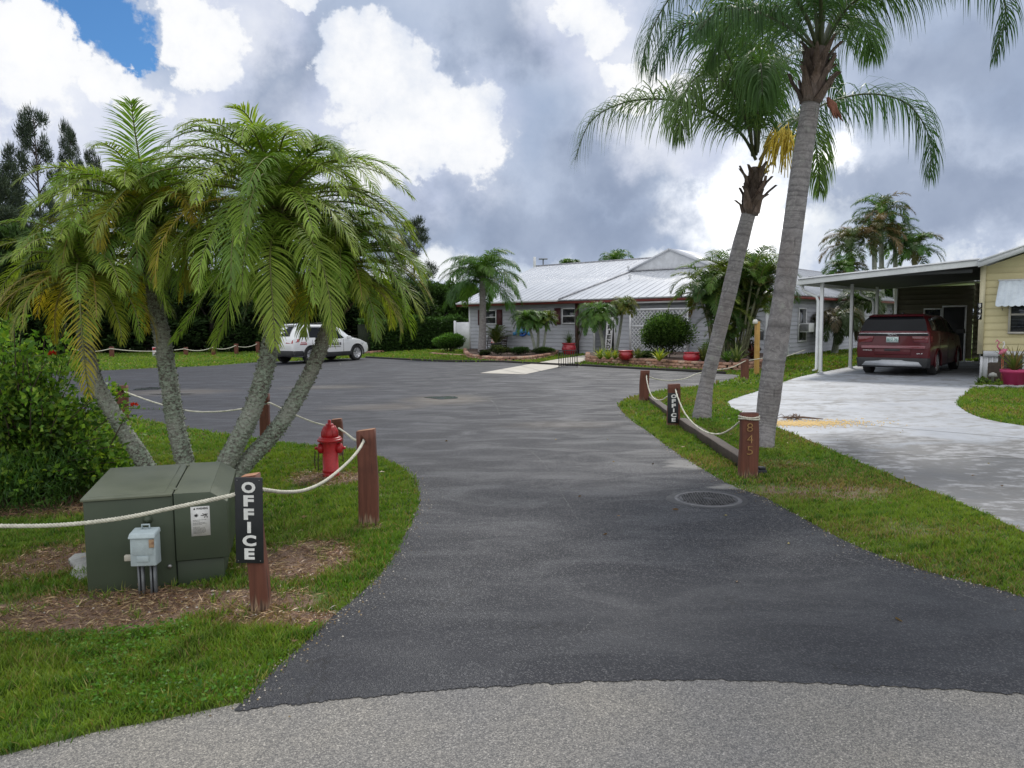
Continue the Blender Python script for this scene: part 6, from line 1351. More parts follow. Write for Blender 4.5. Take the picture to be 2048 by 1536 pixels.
def pygmy(pathpx, Y0, Y1, r0, r1, label, L, nf, leafL, cols, yel=.1, seed=0, extra=(), grp='leaning palms of the corner cluster', hang=1.0, nl=46, lw=.016, up=82, name='date_palm'):
    global rng; rng = np.random.default_rng(100 + seed); n = len(pathpx)
    pts = [V(p[0], p[1], Y0 + (Y1 - Y0) * i / (n - 1)) for i, p in enumerate(pathpx)]
    pts[0].z = -.03 if pts[0].z < .5 else pts[0].z
    root, M = thing(name, label, 'palm', (pts[0].x, pts[0].y, 0), 0, grp)
    boot_trunk(root, M, pts, r0, r1); top = pts[-1]; dirv = (pts[-1] - pts[-2]).normalized()
    mb, rb, yb, yr = MB(), MB(), MB(), MB()
    for i in range(nf):
        f = i / nf; az_ = i * 2.39996 + rng.normal(0, .15); el0 = rad(up) - rad(up + 8) * f ** .9 + rng.normal(0, .08); Lf = L * (.78 + .32 * math.sin(PI * min(1, f * .9 + .1)) + .22 * max(0, f - .4)) * rng.uniform(.9, 1.08)
        p = arc_path(top + dirv * (.12 * (1 - f)), az_, el0, Lf, (rad(82) + rad(50) * (1 - f) + rng.normal(0, .15)) * hang, 18, 1.15, rng.normal(0, .35))
        old = f > .6 and rng.uniform() < yel * 2 or rng.uniform() < yel * .4
        a, b_ = (yb, yr) if old else (mb, rb)
        frond(a, b_, p, nl, leafL * rng.uniform(.85, 1.1), lw, g=.30 + .12 * f, vee=.30, col=(PY + PYG if old else cols), ang=(72, 28), rr=.011, rcol=(.16, .17, .05) if not old else (.3, .22, .06), tipcol=((.20, .17, .04), .5 if rng.uniform() < .4 else .12), start=.10, jit=.14)
    for e_ in extra:
        pth, colr, ll = e_; q = resample(pth, .06); a, b_ = (yb, yr) if colr == 'y' else (mb, rb)
        frond(a, b_, q, int(nl * 1.15), ll, lw, g=.25, vee=.28, col=(PY if colr == 'y' else cols), ang=(70, 28), rr=.012, rcol=(.14, .15, .04), tipcol=((.2, .17, .04), .25), start=.08)
    cr = mb.build('crown', LEAF, root, M); rb.build('frond_ribs', RACH, cr, M)
    if yb.n: y = yb.build('yellow_fronds', LEAF, root, M); tag(y, 'yellowing fronds'); yr.build('frond_ribs', RACH, y, M)
    # dead brown boots under the crown
    db = MB(); m_ = 260; T = np.array(tuple(dirv)); th = rng.uniform(0, 2 * PI, m_); A = norm(np.cross(T, [0, 1, 0.1])); B = np.cross(T, A); O = np.cos(th)[:, None] * A + np.sin(th)[:, None] * B; tt = rng.uniform(-.45, .12, m_)
    cards(db, np.array(tuple(top)) + T * tt[:, None] + O * r1 * .9, O * .6 + T * 1.2 + rng.normal(0, .2, (m_, 3)), rng.uniform(.08, .22, m_), .035, mixcol([(.11, .075, .05), (.07, .05, .04), (.16, .11, .08)], m_), .1)
    db.build('dead_boots', LEAFD, root, M); return root, M, top
cl_y = 7.15
t1_, M1, top1 = pygmy([(318, 985), (296, 938), (240, 848), (192, 765), (172, 690), (168, 600), (170, 560)], 7.2, 6.9, .082, .058, 'shortest leaning palm, far left of the cluster, with yellow hanging fronds', .92, 50, .22, PG + PYG, .28, 1,
   extra=[([V(168, 560, 6.9), V(165, 545, 6.7), V(160, 570, 6.4), V(162, 640, 6.3), V(170, 730, 6.3), V(178, 790, 6.35)], 'y', .24)], lw=.0105, nl=46)
t2_, M2, top2 = pygmy([(384, 985), (373, 940), (350, 840), (335, 740), (318, 640), (300, 530), (290, 460)], 7.2, 7.4, .092, .068, 'upright second palm of the cluster behind the green cabinet', 1.16, 76, .27, PG + PYG[:1], .14, 2, lw=.013, nl=58, up=86,
   extra=[([V(300, 430, 7.3), V(262, 390, 7.0), V(228, 400, 6.8), V(205, 450, 6.6), V(200, 500, 6.5)], 'y', .24), ([V(292, 430, 7.4), V(280, 330, 7.3), V(268, 250, 7.1), V(262, 205, 6.9)], 'g', .36)])
t3_, M3, top3 = pygmy([(425, 985), (446, 938), (492, 850), (522, 770), (540, 690), (550, 600), (556, 500), (556, 440)], 7.1, 7.3, .094, .07, 'third palm of the cluster with the broadest green crown', 1.46, 88, .29, PG, .06, 3, lw=.014, nl=62, up=84,
   extra=[([V(540, 470, 7.1), V(500, 480, 6.6), V(430, 560, 6.3), V(370, 650, 6.25), V(350, 680, 6.3)], 'g', .30), ([V(552, 480, 7.1), V(545, 470, 6.7), V(540, 520, 6.45), V(545, 600, 6.4), V(550, 690, 6.4)], 'g', .32), ([V(560, 410, 7.2), V(530, 300, 7.0), V(490, 225, 6.8), V(455, 215, 6.6)], 'g', .26),
          ([V(560, 460, 7.1), V(600, 450, 6.7), V(640, 520, 6.5), V(660, 600, 6.5), V(665, 680, 6.5)], 'g', .32), ([V(550, 470, 7.1), V(510, 470, 6.6), V(470, 540, 6.4), V(455, 620, 6.35), V(430, 690, 6.4)], 'g', .32), ([V(558, 410, 7.2), V(600, 330, 7.1), V(650, 295, 7.0), V(710, 320, 6.9)], 'g', .26), ([V(550, 415, 7.2), V(480, 330, 7.1), V(410, 255, 7.0), V(360, 265, 6.9)], 'g', .26)])
t4_, M4, top4 = pygmy([(440, 990), (492, 925), (548, 865), (600, 785), (640, 700), (668, 620), (674, 590), (676, 545)], 7.2, 7.6, .086, .064, 'rightmost palm of the cluster, trunk leaning far to the right', 1.05, 64, .27, PG + PYG[:1], .20, 4, lw=.013, nl=54, up=80)

# ------------------------------------------------------------------ tall queen palms
QG = [(.095, .18, .065), (.07, .145, .06), (.14, .22, .08)]
def rib_boots(root, M, a, b, r0, r1, n, seed, LL=.34):
    global rng; rng = np.random.default_rng(seed); mb = MB(); A0, B0_ = np.array(tuple(a)), np.array(tuple(b)); T = norm(B0_ - A0); X = norm(np.cross(T, [0, 1, 0.05])); Y = np.cross(T, X)
    mb.tube([A0 + (B0_ - A0) * t for t in np.linspace(-.02, 1, 8)], [r0 * (.9 + .35 * math.sin(t * 2.2)) * (1 - t) + r1 * t for t in np.linspace(0, 1, 8)], 12, col=(.16, .125, .11))
    for i in range(n):
        f = i / n; th = i * 2.4 + rng.normal(0, .15); O = math.cos(th) * X + math.sin(th) * Y; S_ = np.cross(T, O); base = A0 + (B0_ - A0) * f * .75 + O * (r0 * .85 * (1 - f) + r1 * f); L = LL * rng.uniform(.6, 1.15); w = .085 * rng.uniform(.7, 1.2)
        c0 = np.array([.17, .125, .105]) * rng.uniform(.5, 1.3); d0 = T * .95 + O * rng.uniform(.15, .5); rows = []
        for k_, (ff, ww) in enumerate(((0, 1), (.3, .8), (.65, .5), (1, .22))):
            ctr = base + d0 * L * ff + O * L * .22 * ff ** 2 * rng.uniform(-.5, 1.6); rows += [ctr - S_ * w * ww - O * .012, ctr + O * .018, ctr + S_ * w * ww - O * .012]
        mb.add(rows, [(k_ * 3 + j, k_ * 3 + j + 1, (k_ + 1) * 3 + j + 1, (k_ + 1) * 3 + j) for k_ in range(3) for j in range(2)], c0)
        mb.add([np.array(r_) - O * .012 for r_ in rows], [(k_ * 3 + j, (k_ + 1) * 3 + j, (k_ + 1) * 3 + j + 1, k_ * 3 + j + 1) for k_ in range(3) for j in range(2)], c0 * .6)
    return mb.build('leaf_bases', FIB, root, M)
def queen(label, tpath, radii, bootpx, bootY, fr, seed, nl=120, leafL=.72, g=.62, lw=.022, rand=0, Lr_=2.6, center=None):
    global rng
    root, M = thing('queen_palm', label, 'palm', (tpath[0].x, tpath[0].y, 0), 0, None); ring_trunk(root, M, tpath, radii, seed=seed)
    a, b_ = bootpx; rib_boots(root, M, a, b_, radii[-1] * 1.28, .085, 32, seed, LL=.33)
    rng = np.random.default_rng(seed); mb, rb = MB(), MB()
    for pth in fr:
        q = resample(pth, .10); frond(mb, rb, q, nl, leafL * rng.uniform(.9, 1.1), lw, g=g, vee=.15, plume=.45, col=QG, k=5, ang=(62, 30), rr=.026, rcol=(.07, .085, .035), start=.14, jit=.2)
    for i in range(rand):
        az_ = i * 2.4 + 1; p = arc_path(b_, az_, rad(rng.uniform(20, 80)), Lr_ * rng.uniform(.85, 1.1), rad(rng.uniform(85, 120)), 22, 1.3, rng.normal(0, .3))
        frond(mb, rb, p, nl, leafL, lw, g=g, vee=.15, plume=.45, col=QG, k=5, ang=(62, 30), rr=.024, rcol=(.07, .085, .035), start=.14, jit=.2)
    cr = mb.build('crown', LEAF, root, M); rb.build('frond_ribs', RACH, cr, M); return root, M
ya_, yb2 = 12.8, 12.8
tp = [P(1402, 838) + Vector((0, 0, -.05))] + [V(x, y, 12.8) for x, y in ((1412, 770), (1432, 690), (1455, 600), (1476, 510), (1497, 428))]
W1 = [(1512, 330)]
def pv(l): return [V(*q) for q in l]
f1 = [pv([(1512, 320, 12.8), (1480, 265, 12.7), (1410, 218, 12.5), (1320, 198, 12.3), (1240, 208, 12.2), (1180, 245, 12.1), (1150, 320, 12.1)]),
      pv([(1520, 320, 12.8), (1565, 262, 12.9), (1640, 212, 13.1), (1730, 188, 13.2), (1810, 205, 13.3), (1855, 265, 13.3), (1862, 350, 13.3)]),
      pv([(1520, 318, 12.8), (1560, 255, 13.3), (1600, 235, 13.8), (1630, 280, 14.3), (1640, 380, 14.6)]),
      pv([(1508, 310, 12.8), (1485, 200, 12.6), (1450, 100, 12.3), (1400, 50, 12.0), (1345, 60, 11.8), (1310, 140, 11.7)]),
      pv([(1512, 310, 12.8), (1510, 160, 12.6), (1490, 40, 12.3), (1440, -50, 12), (1380, -60, 11.6)]),
      pv([(1515, 305, 12.8), (1530, 160, 12.9), (1560, 30, 13), (1610, -60, 13.1), (1680, -70, 13.2)]),
      pv([(1508, 312, 12.8), (1490, 235, 12.4), (1450, 165, 11.9), (1400, 150, 11.5), (1365, 200, 11.2), (1360, 270, 11.1)]),
      pv([(1512, 310, 12.8), (1515, 210, 12.3), (1518, 140, 11.7), (1522, 130, 11.1), (1525, 190, 10.7)]),
      pv([(1512, 310, 12.8), (1530, 200, 13.2), (1570, 120, 13.8), (1620, 100, 14.4), (1660, 140, 14.9), (1680, 210, 15.1)]),
      pv([(1505, 312, 12.8), (1495, 180, 13.2), (1470, 80, 13.8), (1430, 40, 14.4), (1390, 70, 14.9)]),
      pv([(1512, 305, 12.8), (1500, 150, 12.9), (1480, 20, 12.9), (1470, -60, 12.9)])]
rP1, M_P1 = queen('farther tall palm with a single arching frond each side and golden flower stalk', tp, [.165, .118, .118, .125, .125, .120], (V(1500, 428, 12.8), V(1513, 335, 12.8)), 12.8, f1, 31, nl=150, leafL=.95, g=.85, lw=.022)
rng = np.random.default_rng(77); mb = MB(); ctr = V(1568, 262, 12.4)
mb.tube([V(1518, 335, 12.7), V(1535, 285, 12.6), V(1560, 262, 12.6), V(1580, 268, 12.6)], [.03, .025, .02, .012], 8, col=(.5, .38, .1))
for i in range(60):
    a = ctr + Vector((rng.normal(0, .10), rng.normal(0, .10), rng.normal(0, .05))); L = rng.uniform(.3, .72); dx = rng.normal(-.06, .12)
    mb.tube([a, a + Vector((dx * .5, rng.normal(0, .05), -L * .45)), a + Vector((dx, rng.normal(0, .06), -L))], [.008, .013, .006], 5, col=tuple(np.array([.85, .66, .10]) * rng.uniform(.7, 1.15)))
mb.build('flower_stalk', mat('golden_flower', (1, 1, 1), (.7, .65, .5), 30, .7, .3, attr=True), rP1, M_P1)
tp2 = [P(1527, 895) + Vector((0, 0, -.05))] + [V(x, y, 9.8) for x, y in ((1532, 840), (1548, 720), (1572, 560), (1590, 430), (1606, 310), (1622, 200))]
f2 = [pv([(1636, 100, 9.8), (1600, 10, 9.6), (1520, -70, 9.4), (1430, -70, 9.2), (1345, -10, 9.1), (1295, 80, 9.0), (1288, 130, 9.0)]),
      pv([(1645, 100, 9.8), (1690, 10, 9.9), (1770, -60, 10), (1870, -90, 10.1), (1960, -60, 10.2), (2010, 10, 10.2), (1990, 110, 10.2)]),
      pv([(1645, 100, 9.8), (1700, 10, 9.5), (1780, -30, 9.2), (1850, -60, 8.9), (1900, -50, 8.6)]),
      pv([(1634, 100, 9.8), (1580, 40, 10.1), (1510, 25, 10.5), (1450, 60, 10.8), (1420, 130, 11)]),
      pv([(1642, 95, 9.8), (1660, -60, 9.9), (1720, -200, 10), (1800, -250, 10.1)]),
      pv([(1636, 95, 9.8), (1620, -60, 9.7), (1560, -180, 9.5), (1480, -220, 9.3)]),
      pv([(1646, 105, 9.8), (1690, 50, 10.3), (1725, 50, 10.8), (1745, 110, 11.2)]),
      pv([(1640, 90, 9.8), (1640, -30, 9.3), (1620, -110, 8.7), (1580, -120, 8.2), (1540, -60, 7.8)]),
      pv([(1632, 100, 9.8), (1570, 50, 9.4), (1500, 20, 9.0), (1440, 20, 8.7), (1400, 60, 8.5)]),
      pv([(1640, 100, 9.8), (1690, -20, 10.6), (1760, -90, 11.4), (1840, -100, 12)])]
queen('nearer tall palm with the thick grey ringed trunk leaning right beside post 845', tp2, [.130, .142, .145, .132, .128, .122, .112], (V(1620, 205, 9.8), V(1640, 95, 9.8)), 9.8, f2, 47, nl=150, leafL=.78, g=.8, lw=.017)
rng = np.random.default_rng(5); hs = MB()   # loose dry sheath
for i in range(8):
    a = V(1655, 195, 9.75); hs.tube([a, a + Vector((.05 + rng.normal(0, .02), -.03, -.1)), a + Vector((.12 + rng.normal(0, .04), -.05, -.22 - rng.uniform(0, .1)))], [.015, .03, .006], 6, col=(.30, .13, .09))
hq = [o for o in COL.objects if o.name.startswith('queen_palm')][-1]; hs.build('dry_sheath', FIB, hq, hq.matrix_world.copy())

def small_palm(label, basepx, toppx, Y, r, L, nf, leafL, lw, cols, seed, grp=None, up=80, hang=1.0, g=.4, nl=34, k=3, name='small_palm', trunk='boot', zoff=0.0, trunks=None, g2=None):
    global rng; rng = np.random.default_rng(seed); b = P(*basepx) if Y is None else V(basepx[0], basepx[1], Y); 
    if Y is not None: b.z = zoff
    Yt = b.y; t = V(toppx[0], toppx[1], Yt); root, M = thing(name, label, 'palm', b, 0, grp)
    pth = [b + Vector((0, 0, -.05)), b.lerp(t, .35) + Vector((.04, 0, .05)), t]
    mb = MB(); q = resample(pth, .05); n = len(q); mb.tube(q, r * (1.15 - .35 * np.linspace(0, 1, n)), 10, col=(1, 1, 1), prof=lambda i, th: 1 + .05 * (i % 2)); mb.build('trunk', TR_ if trunk != 'boot' else TB, root, M)
    mb, rb = MB(), MB()
    for i in range(nf):
        f = i / nf; p = arc_path(t, i * 2.4 + rng.normal(0, .2), rad(up) - rad(up + 10) * f + rng.normal(0, .08), L * rng.uniform(.85, 1.1), (rad(75) + rad(40) * (1 - f)) * hang, 12, 1.3, rng.normal(0, .3))
        frond(mb, rb, p, nl, leafL, lw, g=g, vee=.2, plume=.15, col=cols, k=k, ang=(68, 28), rr=.014, rcol=(.12, .14, .04), start=.12, jit=.18)
    cr = mb.build('crown', LEAF, root, M); rb.build('frond_ribs', RACH, cr, M); return root, M, t
GG = [(.095, .20, .045), (.07, .16, .04), (.13, .24, .05)]
small_palm('tall single palm standing before the left end of the office', (963, 711), (965, 562), None, .18, 2.55, 38, .68, .032, GG, 201, up=88, hang=1.12, g=.6, nl=74, k=4, trunk='ring', name='queen_palm')
Yb = 36.2
small_palm('left palm of the three in the brick bed by the anchor plaque', (1071, 706), (1053, 640), Yb, .07, 1.0, 42, .26, .03, GG, 203, grp=None, hang=1.2, zoff=.15)
small_palm('middle palm of the three in the brick bed, nearly hidden', (1074, 706), (1076, 642), Yb + .3, .07, .92, 36, .26, .03, GG, 204, hang=1.1, zoff=.15)
small_palm('yellow topped palm, right of the three in the brick bed', (1084, 704), (1094, 638), Yb + .1, .06, .62, 28, .24, .03, [(.16, .20, .03), (.12, .18, .03)], 205, hang=1.0, zoff=.15)
small_palm('bushy headed small palm left of the FRIENDS board', (1208, 706), (1194, 632), 31.5, .085, 1.12, 56, .30, .03, GG, 206, hang=1.25, zoff=.22)
small_palm('slim yellowish small palm right of the FRIENDS board', (1230, 706), (1247, 612), 31.8, .06, .75, 38, .26, .025, [(.15, .19, .03), (.10, .17, .04), (.2, .2, .04)], 207, hang=1.2, zoff=.22, g=.55)
small_palm('distant palm crown rising above the office roof', (1230, 700), (1230, 525), 62, .16, 1.9, 26, .6, .06, GG, 208, hang=1.1, name='distant_palm', zoff=0)
small_palm('tiny distant palm crown left above the roof ridge', (1135, 700), (1135, 529), 75, .16, 1.1, 16, .5, .08, GG, 209, hang=1.2, name='distant_palm')
small_palm('tiny distant palm crown right above the roof ridge', (1146, 700), (1147, 529), 78, .14, .9, 14, .5, .08, GG, 210, hang=1.2, name='distant_palm')
BRG = [(.13, .12, .05), (.09, .13, .05), (.20, .13, .07), (.07, .12, .045)]
for (px, py, Y, L, lab, sd_) in ((1700, 490, 44, 2.1, 'left palm with brownish fronds behind the carport roof', 1), (1762, 428, 46, 2.3, 'tallest palm in the group behind the carport roof', 2), (1748, 470, 45, 2.3, 'thick dry skirted palm in the middle behind the carport roof', 3), (1790, 480, 47, 2.2, 'right dark palm of the group behind the carport roof', 4), (1828, 500, 45, 2.0, 'low arching palm right of the group behind the carport roof', 5), (1690, 545, 42, 1.6, 'small green palm crown just above the carport roof edge', 6)):
    small_palm(lab, (px, 700), (px, py), Y, .15, L * .95, 26, .55, .05, BRG if sd_ in (1, 3) else GG + BRG, 220 + sd_, grp='palms behind the carport', hang=1.15, g=.5, nl=44, name='garden_palm', up=84)
small_palm('arching brown frond palm seen between the carport posts', (1668, 716), (1676, 640), 36, .14, 1.7, 26, .5, .045, [(.10, .08, .05), (.05, .08, .03), (.13, .10, .06)], 230, hang=1.35, g=.7, nl=44, name='garden_palm', up=60)
small_palm('dark green palm beside the second carport downpipe', (1725, 712), (1722, 610), 38, .14, 1.6, 24, .5, .05, [(.04, .08, .02), (.06, .09, .03)], 231, hang=1.2, g=.6, nl=40, name='garden_palm')
# areca clump
rng = np.random.default_rng(300); ab = V(1458, 700, 28.5); ab.z = .2
root, M = thing('areca_palm', 'large many stemmed golden cane palm clump behind the two leaning trunks', 'palm', ab)
mb, rb, tb = MB(), MB(), MB(); AG = [(.14, .24, .05), (.09, .17, .04), (.21, .27, .055), (.06, .12, .035)]
for s_ in range(19):
    a = rng.uniform(0, 2 * PI); rr = rng.uniform(.1, .55); b = ab + Vector((math.cos(a) * rr * 1.3, math.sin(a) * rr * .7, 0)); H = rng.uniform(1.7, 3.25); lean = rng.uniform(.15, .55); t = b + Vector((math.cos(a) * lean * 1.5, math.sin(a) * lean, H)); stm = MB()
    stm.tube(resample([b, b.lerp(t, .5) + Vector((0, 0, .12)), t], .1), [.045] * len(resample([b, b.lerp(t, .5) + Vector((0, 0, .12)), t], .1)), 8, col=(.9, 1, .6)); stm.build('stem', TR_, root, M)
    for i in range(10):
        p = arc_path(t, i * 2.4 + rng.normal(0, .3) + a, rad(rng.uniform(15, 80)), rng.uniform(1.3, 1.9), rad(rng.uniform(85, 135)), 14, 1.2, rng.normal(0, .3)); frond(mb, rb, p, 42, .46, .036, g=.5, vee=.35, col=AG + ([(.22, .16, .06)] if rng.uniform() < .2 else []), k=3, ang=(65, 30), rr=.016, rcol=(.2, .2, .06), jit=.2)
for i in range(46):
    a = rng.uniform(0, 2 * PI); b = ab + Vector((math.cos(a) * rng.uniform(.1, .9), math.sin(a) * .5, rng.uniform(.1, 1.6))); p = arc_path(b + Vector((0, 0, .5)), a, rad(rng.uniform(20, 75)), rng.uniform(1.1, 1.6), rad(rng.uniform(80, 130)), 12, 1.4, rng.normal(0, .3)); frond(mb, rb, p, 36, .48, .045, g=.28, vee=.5, col=AG, k=3, ang=(65, 30), rr=.016, rcol=(.2, .2, .06), jit=.25)
cr = mb.build('crown', LEAF, root, M); rb.build('frond_ribs', RACH, cr, M)

# ------------------------------------------------------------------ shrubs, bed plants, pots
def shrub(name, label, cat, base, r, n, L, W, cols, nclump=16, seed=0, stems=True, grp=None, mt=None, zc=None, core=True, shell=.75):
    global rng; rng = np.random.default_rng(seed); root, M = thing(name, label, cat, base, 0, grp); mb = MB(); rx, ry, rz_ = r; c0 = np.array([0, 0, zc if zc is not None else rz_ * .95])
    for i in range(nclump):
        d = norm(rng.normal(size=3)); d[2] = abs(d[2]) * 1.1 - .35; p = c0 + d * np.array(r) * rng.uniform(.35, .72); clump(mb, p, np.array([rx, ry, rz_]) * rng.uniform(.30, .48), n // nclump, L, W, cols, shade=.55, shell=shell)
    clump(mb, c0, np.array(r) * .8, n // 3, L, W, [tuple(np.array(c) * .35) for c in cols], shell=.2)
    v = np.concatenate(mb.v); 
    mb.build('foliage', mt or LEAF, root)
    if stems:
        tb = MB()
        for i in range(9): a = rng.uniform(0, 2 * PI); tb.tube([(rng.normal(0, rx * .1), rng.normal(0, ry * .1), -.03), (math.cos(a) * rx * .3, math.sin(a) * ry * .3, rz_ * .7), (math.cos(a) * rx * .65, math.sin(a) * ry * .65, rz_ * 1.5)], [.02, .015, .005], 5)
        tb.build('stems', mat('woody_stem', (.12, .085, .06), (.08, .06, .045), 20, .9), root)
    return root, M
DG = [(.11, .22, .045), (.14, .27, .05), (.08, .17, .04), (.18, .31, .06)]
b = V(1332, 715, 29.2); b.z = .2
shrub('round_shrub', 'large round glossy green shrub in front of the lattice', 'shrub', b, (1.10, .9, 1.02), 17000, .09, .042, DG, 60, 401, shell=.4)
shrub('flowering_bush', 'low bright green bush on the lawn left of the office', 'shrub', P(900, 705), (.95, .8, .62), 7000, .10, .05, [(.14, .30, .05), (.10, .24, .045), (.18, .35, .07)], 18, 402)
# big near bush at the left
rng = np.random.default_rng(410); bb = Vector((-4.72, 7.2, 0)); root, M = thing('hibiscus_bush', 'tall loose green bush with small red flowers at the left edge', 'shrub', bb)
BG = [(.19, .36, .055), (.26, .44, .065), (.13, .27, .045), (.33, .47, .07), (.08, .18, .035)]
mb, tb = MB(), MB()
tips = []
for i in range(125):
    a = rng.uniform(0, 2 * PI); el_ = rng.uniform(.12, 1.45); rr = rng.uniform(.62, 1.08); d = np.array([math.cos(a) * math.cos(el_) * 1.12, math.sin(a) * math.cos(el_) * .85, math.sin(el_) * 1.85 * (1 - .10 * abs(math.cos(a)))]) * rr
    d[2] *= np.interp(d[0], [-1.3, .2, 1.1], [1.1, 1.0, .72])
    p0 = np.array([rng.normal(0, .16), rng.normal(0, .14), 0]); mid = d * .5 + np.array([0, 0, .12]); path = resample([p0, mid, d + rng.normal(0, .06, 3)], .03)
    tb.tube(path[::3], [.011 * (1 - .8 * t) + .0015 for t in np.linspace(0, 1, len(path[::3]))], 5)
    m_ = len(path); k0 = int(m_ * .22); sel = rng.integers(k0, m_, 150); spread = .025 + .10 * np.sin(PI * np.linspace(0, 1, m_))[sel][:, None]; base = path[sel] + rng.normal(size=(150, 3)) * spread
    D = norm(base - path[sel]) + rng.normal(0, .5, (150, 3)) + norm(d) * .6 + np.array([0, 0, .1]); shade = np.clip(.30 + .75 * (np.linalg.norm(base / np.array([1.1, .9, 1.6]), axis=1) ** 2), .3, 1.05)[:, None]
    cards(mb, base, D, rng.uniform(.04, .085, 150), rng.uniform(.024, .05, 150), mixcol(BG, 150, .15) * shade, .12); tips.append(path[-1])
low = np.stack([rng.uniform(-1.3, .75, 9000), rng.uniform(-.9, .3, 9000), rng.uniform(.02, .5, 9000)], 1); low = low[np.hypot(low[:, 0] / 1.25, low[:, 1] / .95) < 1]
cards(mb, low, rng.normal(size=(len(low), 3)) * .5 + np.array([0, 0, .8]), rng.uniform(.05, .12, len(low)), .010, mixcol([(.05, .13, .025), (.08, .17, .03), (.04, .09, .02)], len(low)), .1)
mb.build('foliage', LEAF, root); tb.build('stems', mat('woody_stem', (.12, .085, .06)), root)
fl_ = [V(268, 812, 6.75), V(105, 709, 6.7), V(280, 812, 6.8), V(258, 806, 6.8), V(230, 760, 6.9)]
for i, f in enumerate(fl_[:2]):
    mb = MB(); n = 26; ctr = np.array(tuple(f - bb)); d = norm(rng.normal(size=(n, 3))); d[:, 2] = np.abs(d[:, 2]); cards(mb, ctr + d * .012, d, .032, .022, mixcol([(.6, .03, .02), (.7, .08, .04)], n), .1); mb.build('red_flower', LEAF, root)
    tb = MB(); tb.tube([ctr + np.array([-.25, .05, -.35]), ctr + np.array([-.1, 0, -.12]), ctr], [.006, .004, .002], 5); tb.build('flower_stem', MATS['woody_stem'], root)
    mb = MB(); q = ctr + np.array([-.1, 0, -.12]) + rng.normal(0, .06, (40, 3)); cards(mb, q, rng.normal(size=(40, 3)), .05, .028, mixcol(BG, 40), .1); mb.build('flower_leaves', LEAF, root)
# dead root tangle at the foot of the bush
mb = MB(); a0_, a1_ = P(20, 1022), P(128, 945)
for i in range(40):
    t = rng.uniform(); s0_ = a1_.lerp(a0_, t * .3) + Vector((rng.normal(0, .03), 0, .12 * (1 - t))); e = a0_ + Vector((rng.uniform(-.2, .9), rng.normal(0, .06), .01)); mb.tube([s0_ + Vector((0, 0, .2)), s0_.lerp(e, .5) + Vector((0, 0, .05)), e], [.007, .005, .002], 5)
tag(mb.build('dead_branch', mat('dead_twig', (.16, .10, .075), (.10, .07, .05), 20, .9), loc=a1_), 'fallen brown dead branch at the foot of the left bush', 'branch')
# bed plants
def rosette(name, label, cat, loc, n, L, W, cols, seed, grp=None, up=.9, par=None, mt=None):
    global rng; rng = np.random.default_rng(seed); root = None; mb = MB()
    for i in range(n):
        a = i * 2.4; el0 = rad(85) - rad(60) * (i / n); p = arc_path((0, 0, 0), a, el0, L * rng.uniform(.8, 1.1), rad(rng.uniform(20, 70)), 7, 1.4); T = norm(np.gradient(p, axis=0)); S_ = norm(np.cross(T, [0, 0, 1])); w = W * np.interp(np.linspace(0, 1, 7), [0, .3, 1], [.7, 1, .05])[:, None] / 2
        v = np.concatenate([p - S_ * w, p + S_ * w]); f = [(j, j + 1, j + 8, j + 7) for j in range(6)]; mb.add(v, f, np.array(cols[rng.integers(len(cols))]) * rng.uniform(.75, 1.2))
    if par is not None: o = mb.build('plant', mt or LEAF, par); o.location = loc; return o
    o = mb.build(name, mt or LEAF); o.location = loc; tag(o, label, cat, grp); return o
YB = [(.42, .42, .07), (.28, .34, .06), (.18, .26, .05)]
def bedpt(px, py, z=.2): p = P(px, py, z); return p
for px, py, L, lab, cs in ((1200, 716, .34, 'yellow green bromeliad leftmost in the right bed', YB), (1216, 717, .36, 'yellow green bromeliad second from the left in the right bed', YB), (1230, 716, .3, 'yellow green bromeliad beside the left red pot', YB), (1275, 716, .38, 'dusty green bromeliad just right of the left red pot', [(.14, .15, .07), (.10, .13, .05)]),
                       (1319, 720, .42, 'yellow green spiky rosette in front of the round shrub', YB), (1406, 720, .48, 'olive spiky rosette right of the right red pot', [(.15, .16, .06), (.1, .12, .05)]), (1473, 724, .5, 'pale striped spiky rosette below the cane palm clump', [(.25, .28, .12), (.12, .17, .06)]), (1505, 716, .4, 'dark red leaved rosette near the yellow timber post', [(.12, .03, .03), (.07, .03, .03)]), (1455, 722, .36, 'small green rosette below the cane palm clump', DG)):
    rosette('bromeliad', lab, 'bromeliad', bedpt(px, py + 2, .25), 30, L * 1.45, .095, cs, int(px))
def pot(name, label, cat, loc, R, H, col, seed, belly=True):
    root, M = thing(name, label, cat, loc); mb = MB()
    pr = [(R * .62, 0), (R * .85, H * .2), (R, H * .5), (R * .92, H * .78), (R * .78, H * .86), (R * .95, H * .93), (R * .97, H), (R * .88, H), (R * .80, H * .88), (.01, H * .86)] if belly else [(R * .66, 0), (R * .9, H * .8), (R, H * .82), (R * 1.02, H), (R * .93, H), (R * .9, H * .9), (.01, H * .88)]
    mb.lathe(pr, 28); mb.build('pot', col, root, smooth=False); return root, M
RP = mat('red_glaze', (.42, .02, .035), (.33, .015, .03), 3, .3, .05, coat=.4, var=.03); PP = mat('pink_plastic', (.48, .04, .14), (.42, .035, .12), 3, .4, .05); BP = mat('black_plastic', (.02, .02, .022), (.03, .03, .03), 5, .5)
for px, lab in ((1252, 'left red glazed pot on the soil behind the block wall'), (1383, 'right red glazed pot beside the large round shrub')):
    root, M = pot('red_pot', lab, 'pot', bedpt(px, 720 if px < 1300 else 725), .30, .36, RP, 1); root['group'] = 'red glazed pots'
root, M = pot('red_pot', 'red pot with a spiky grass plant beside the dark porch post', 'pot', P(1138, 711), .36, .62, RP, 1)
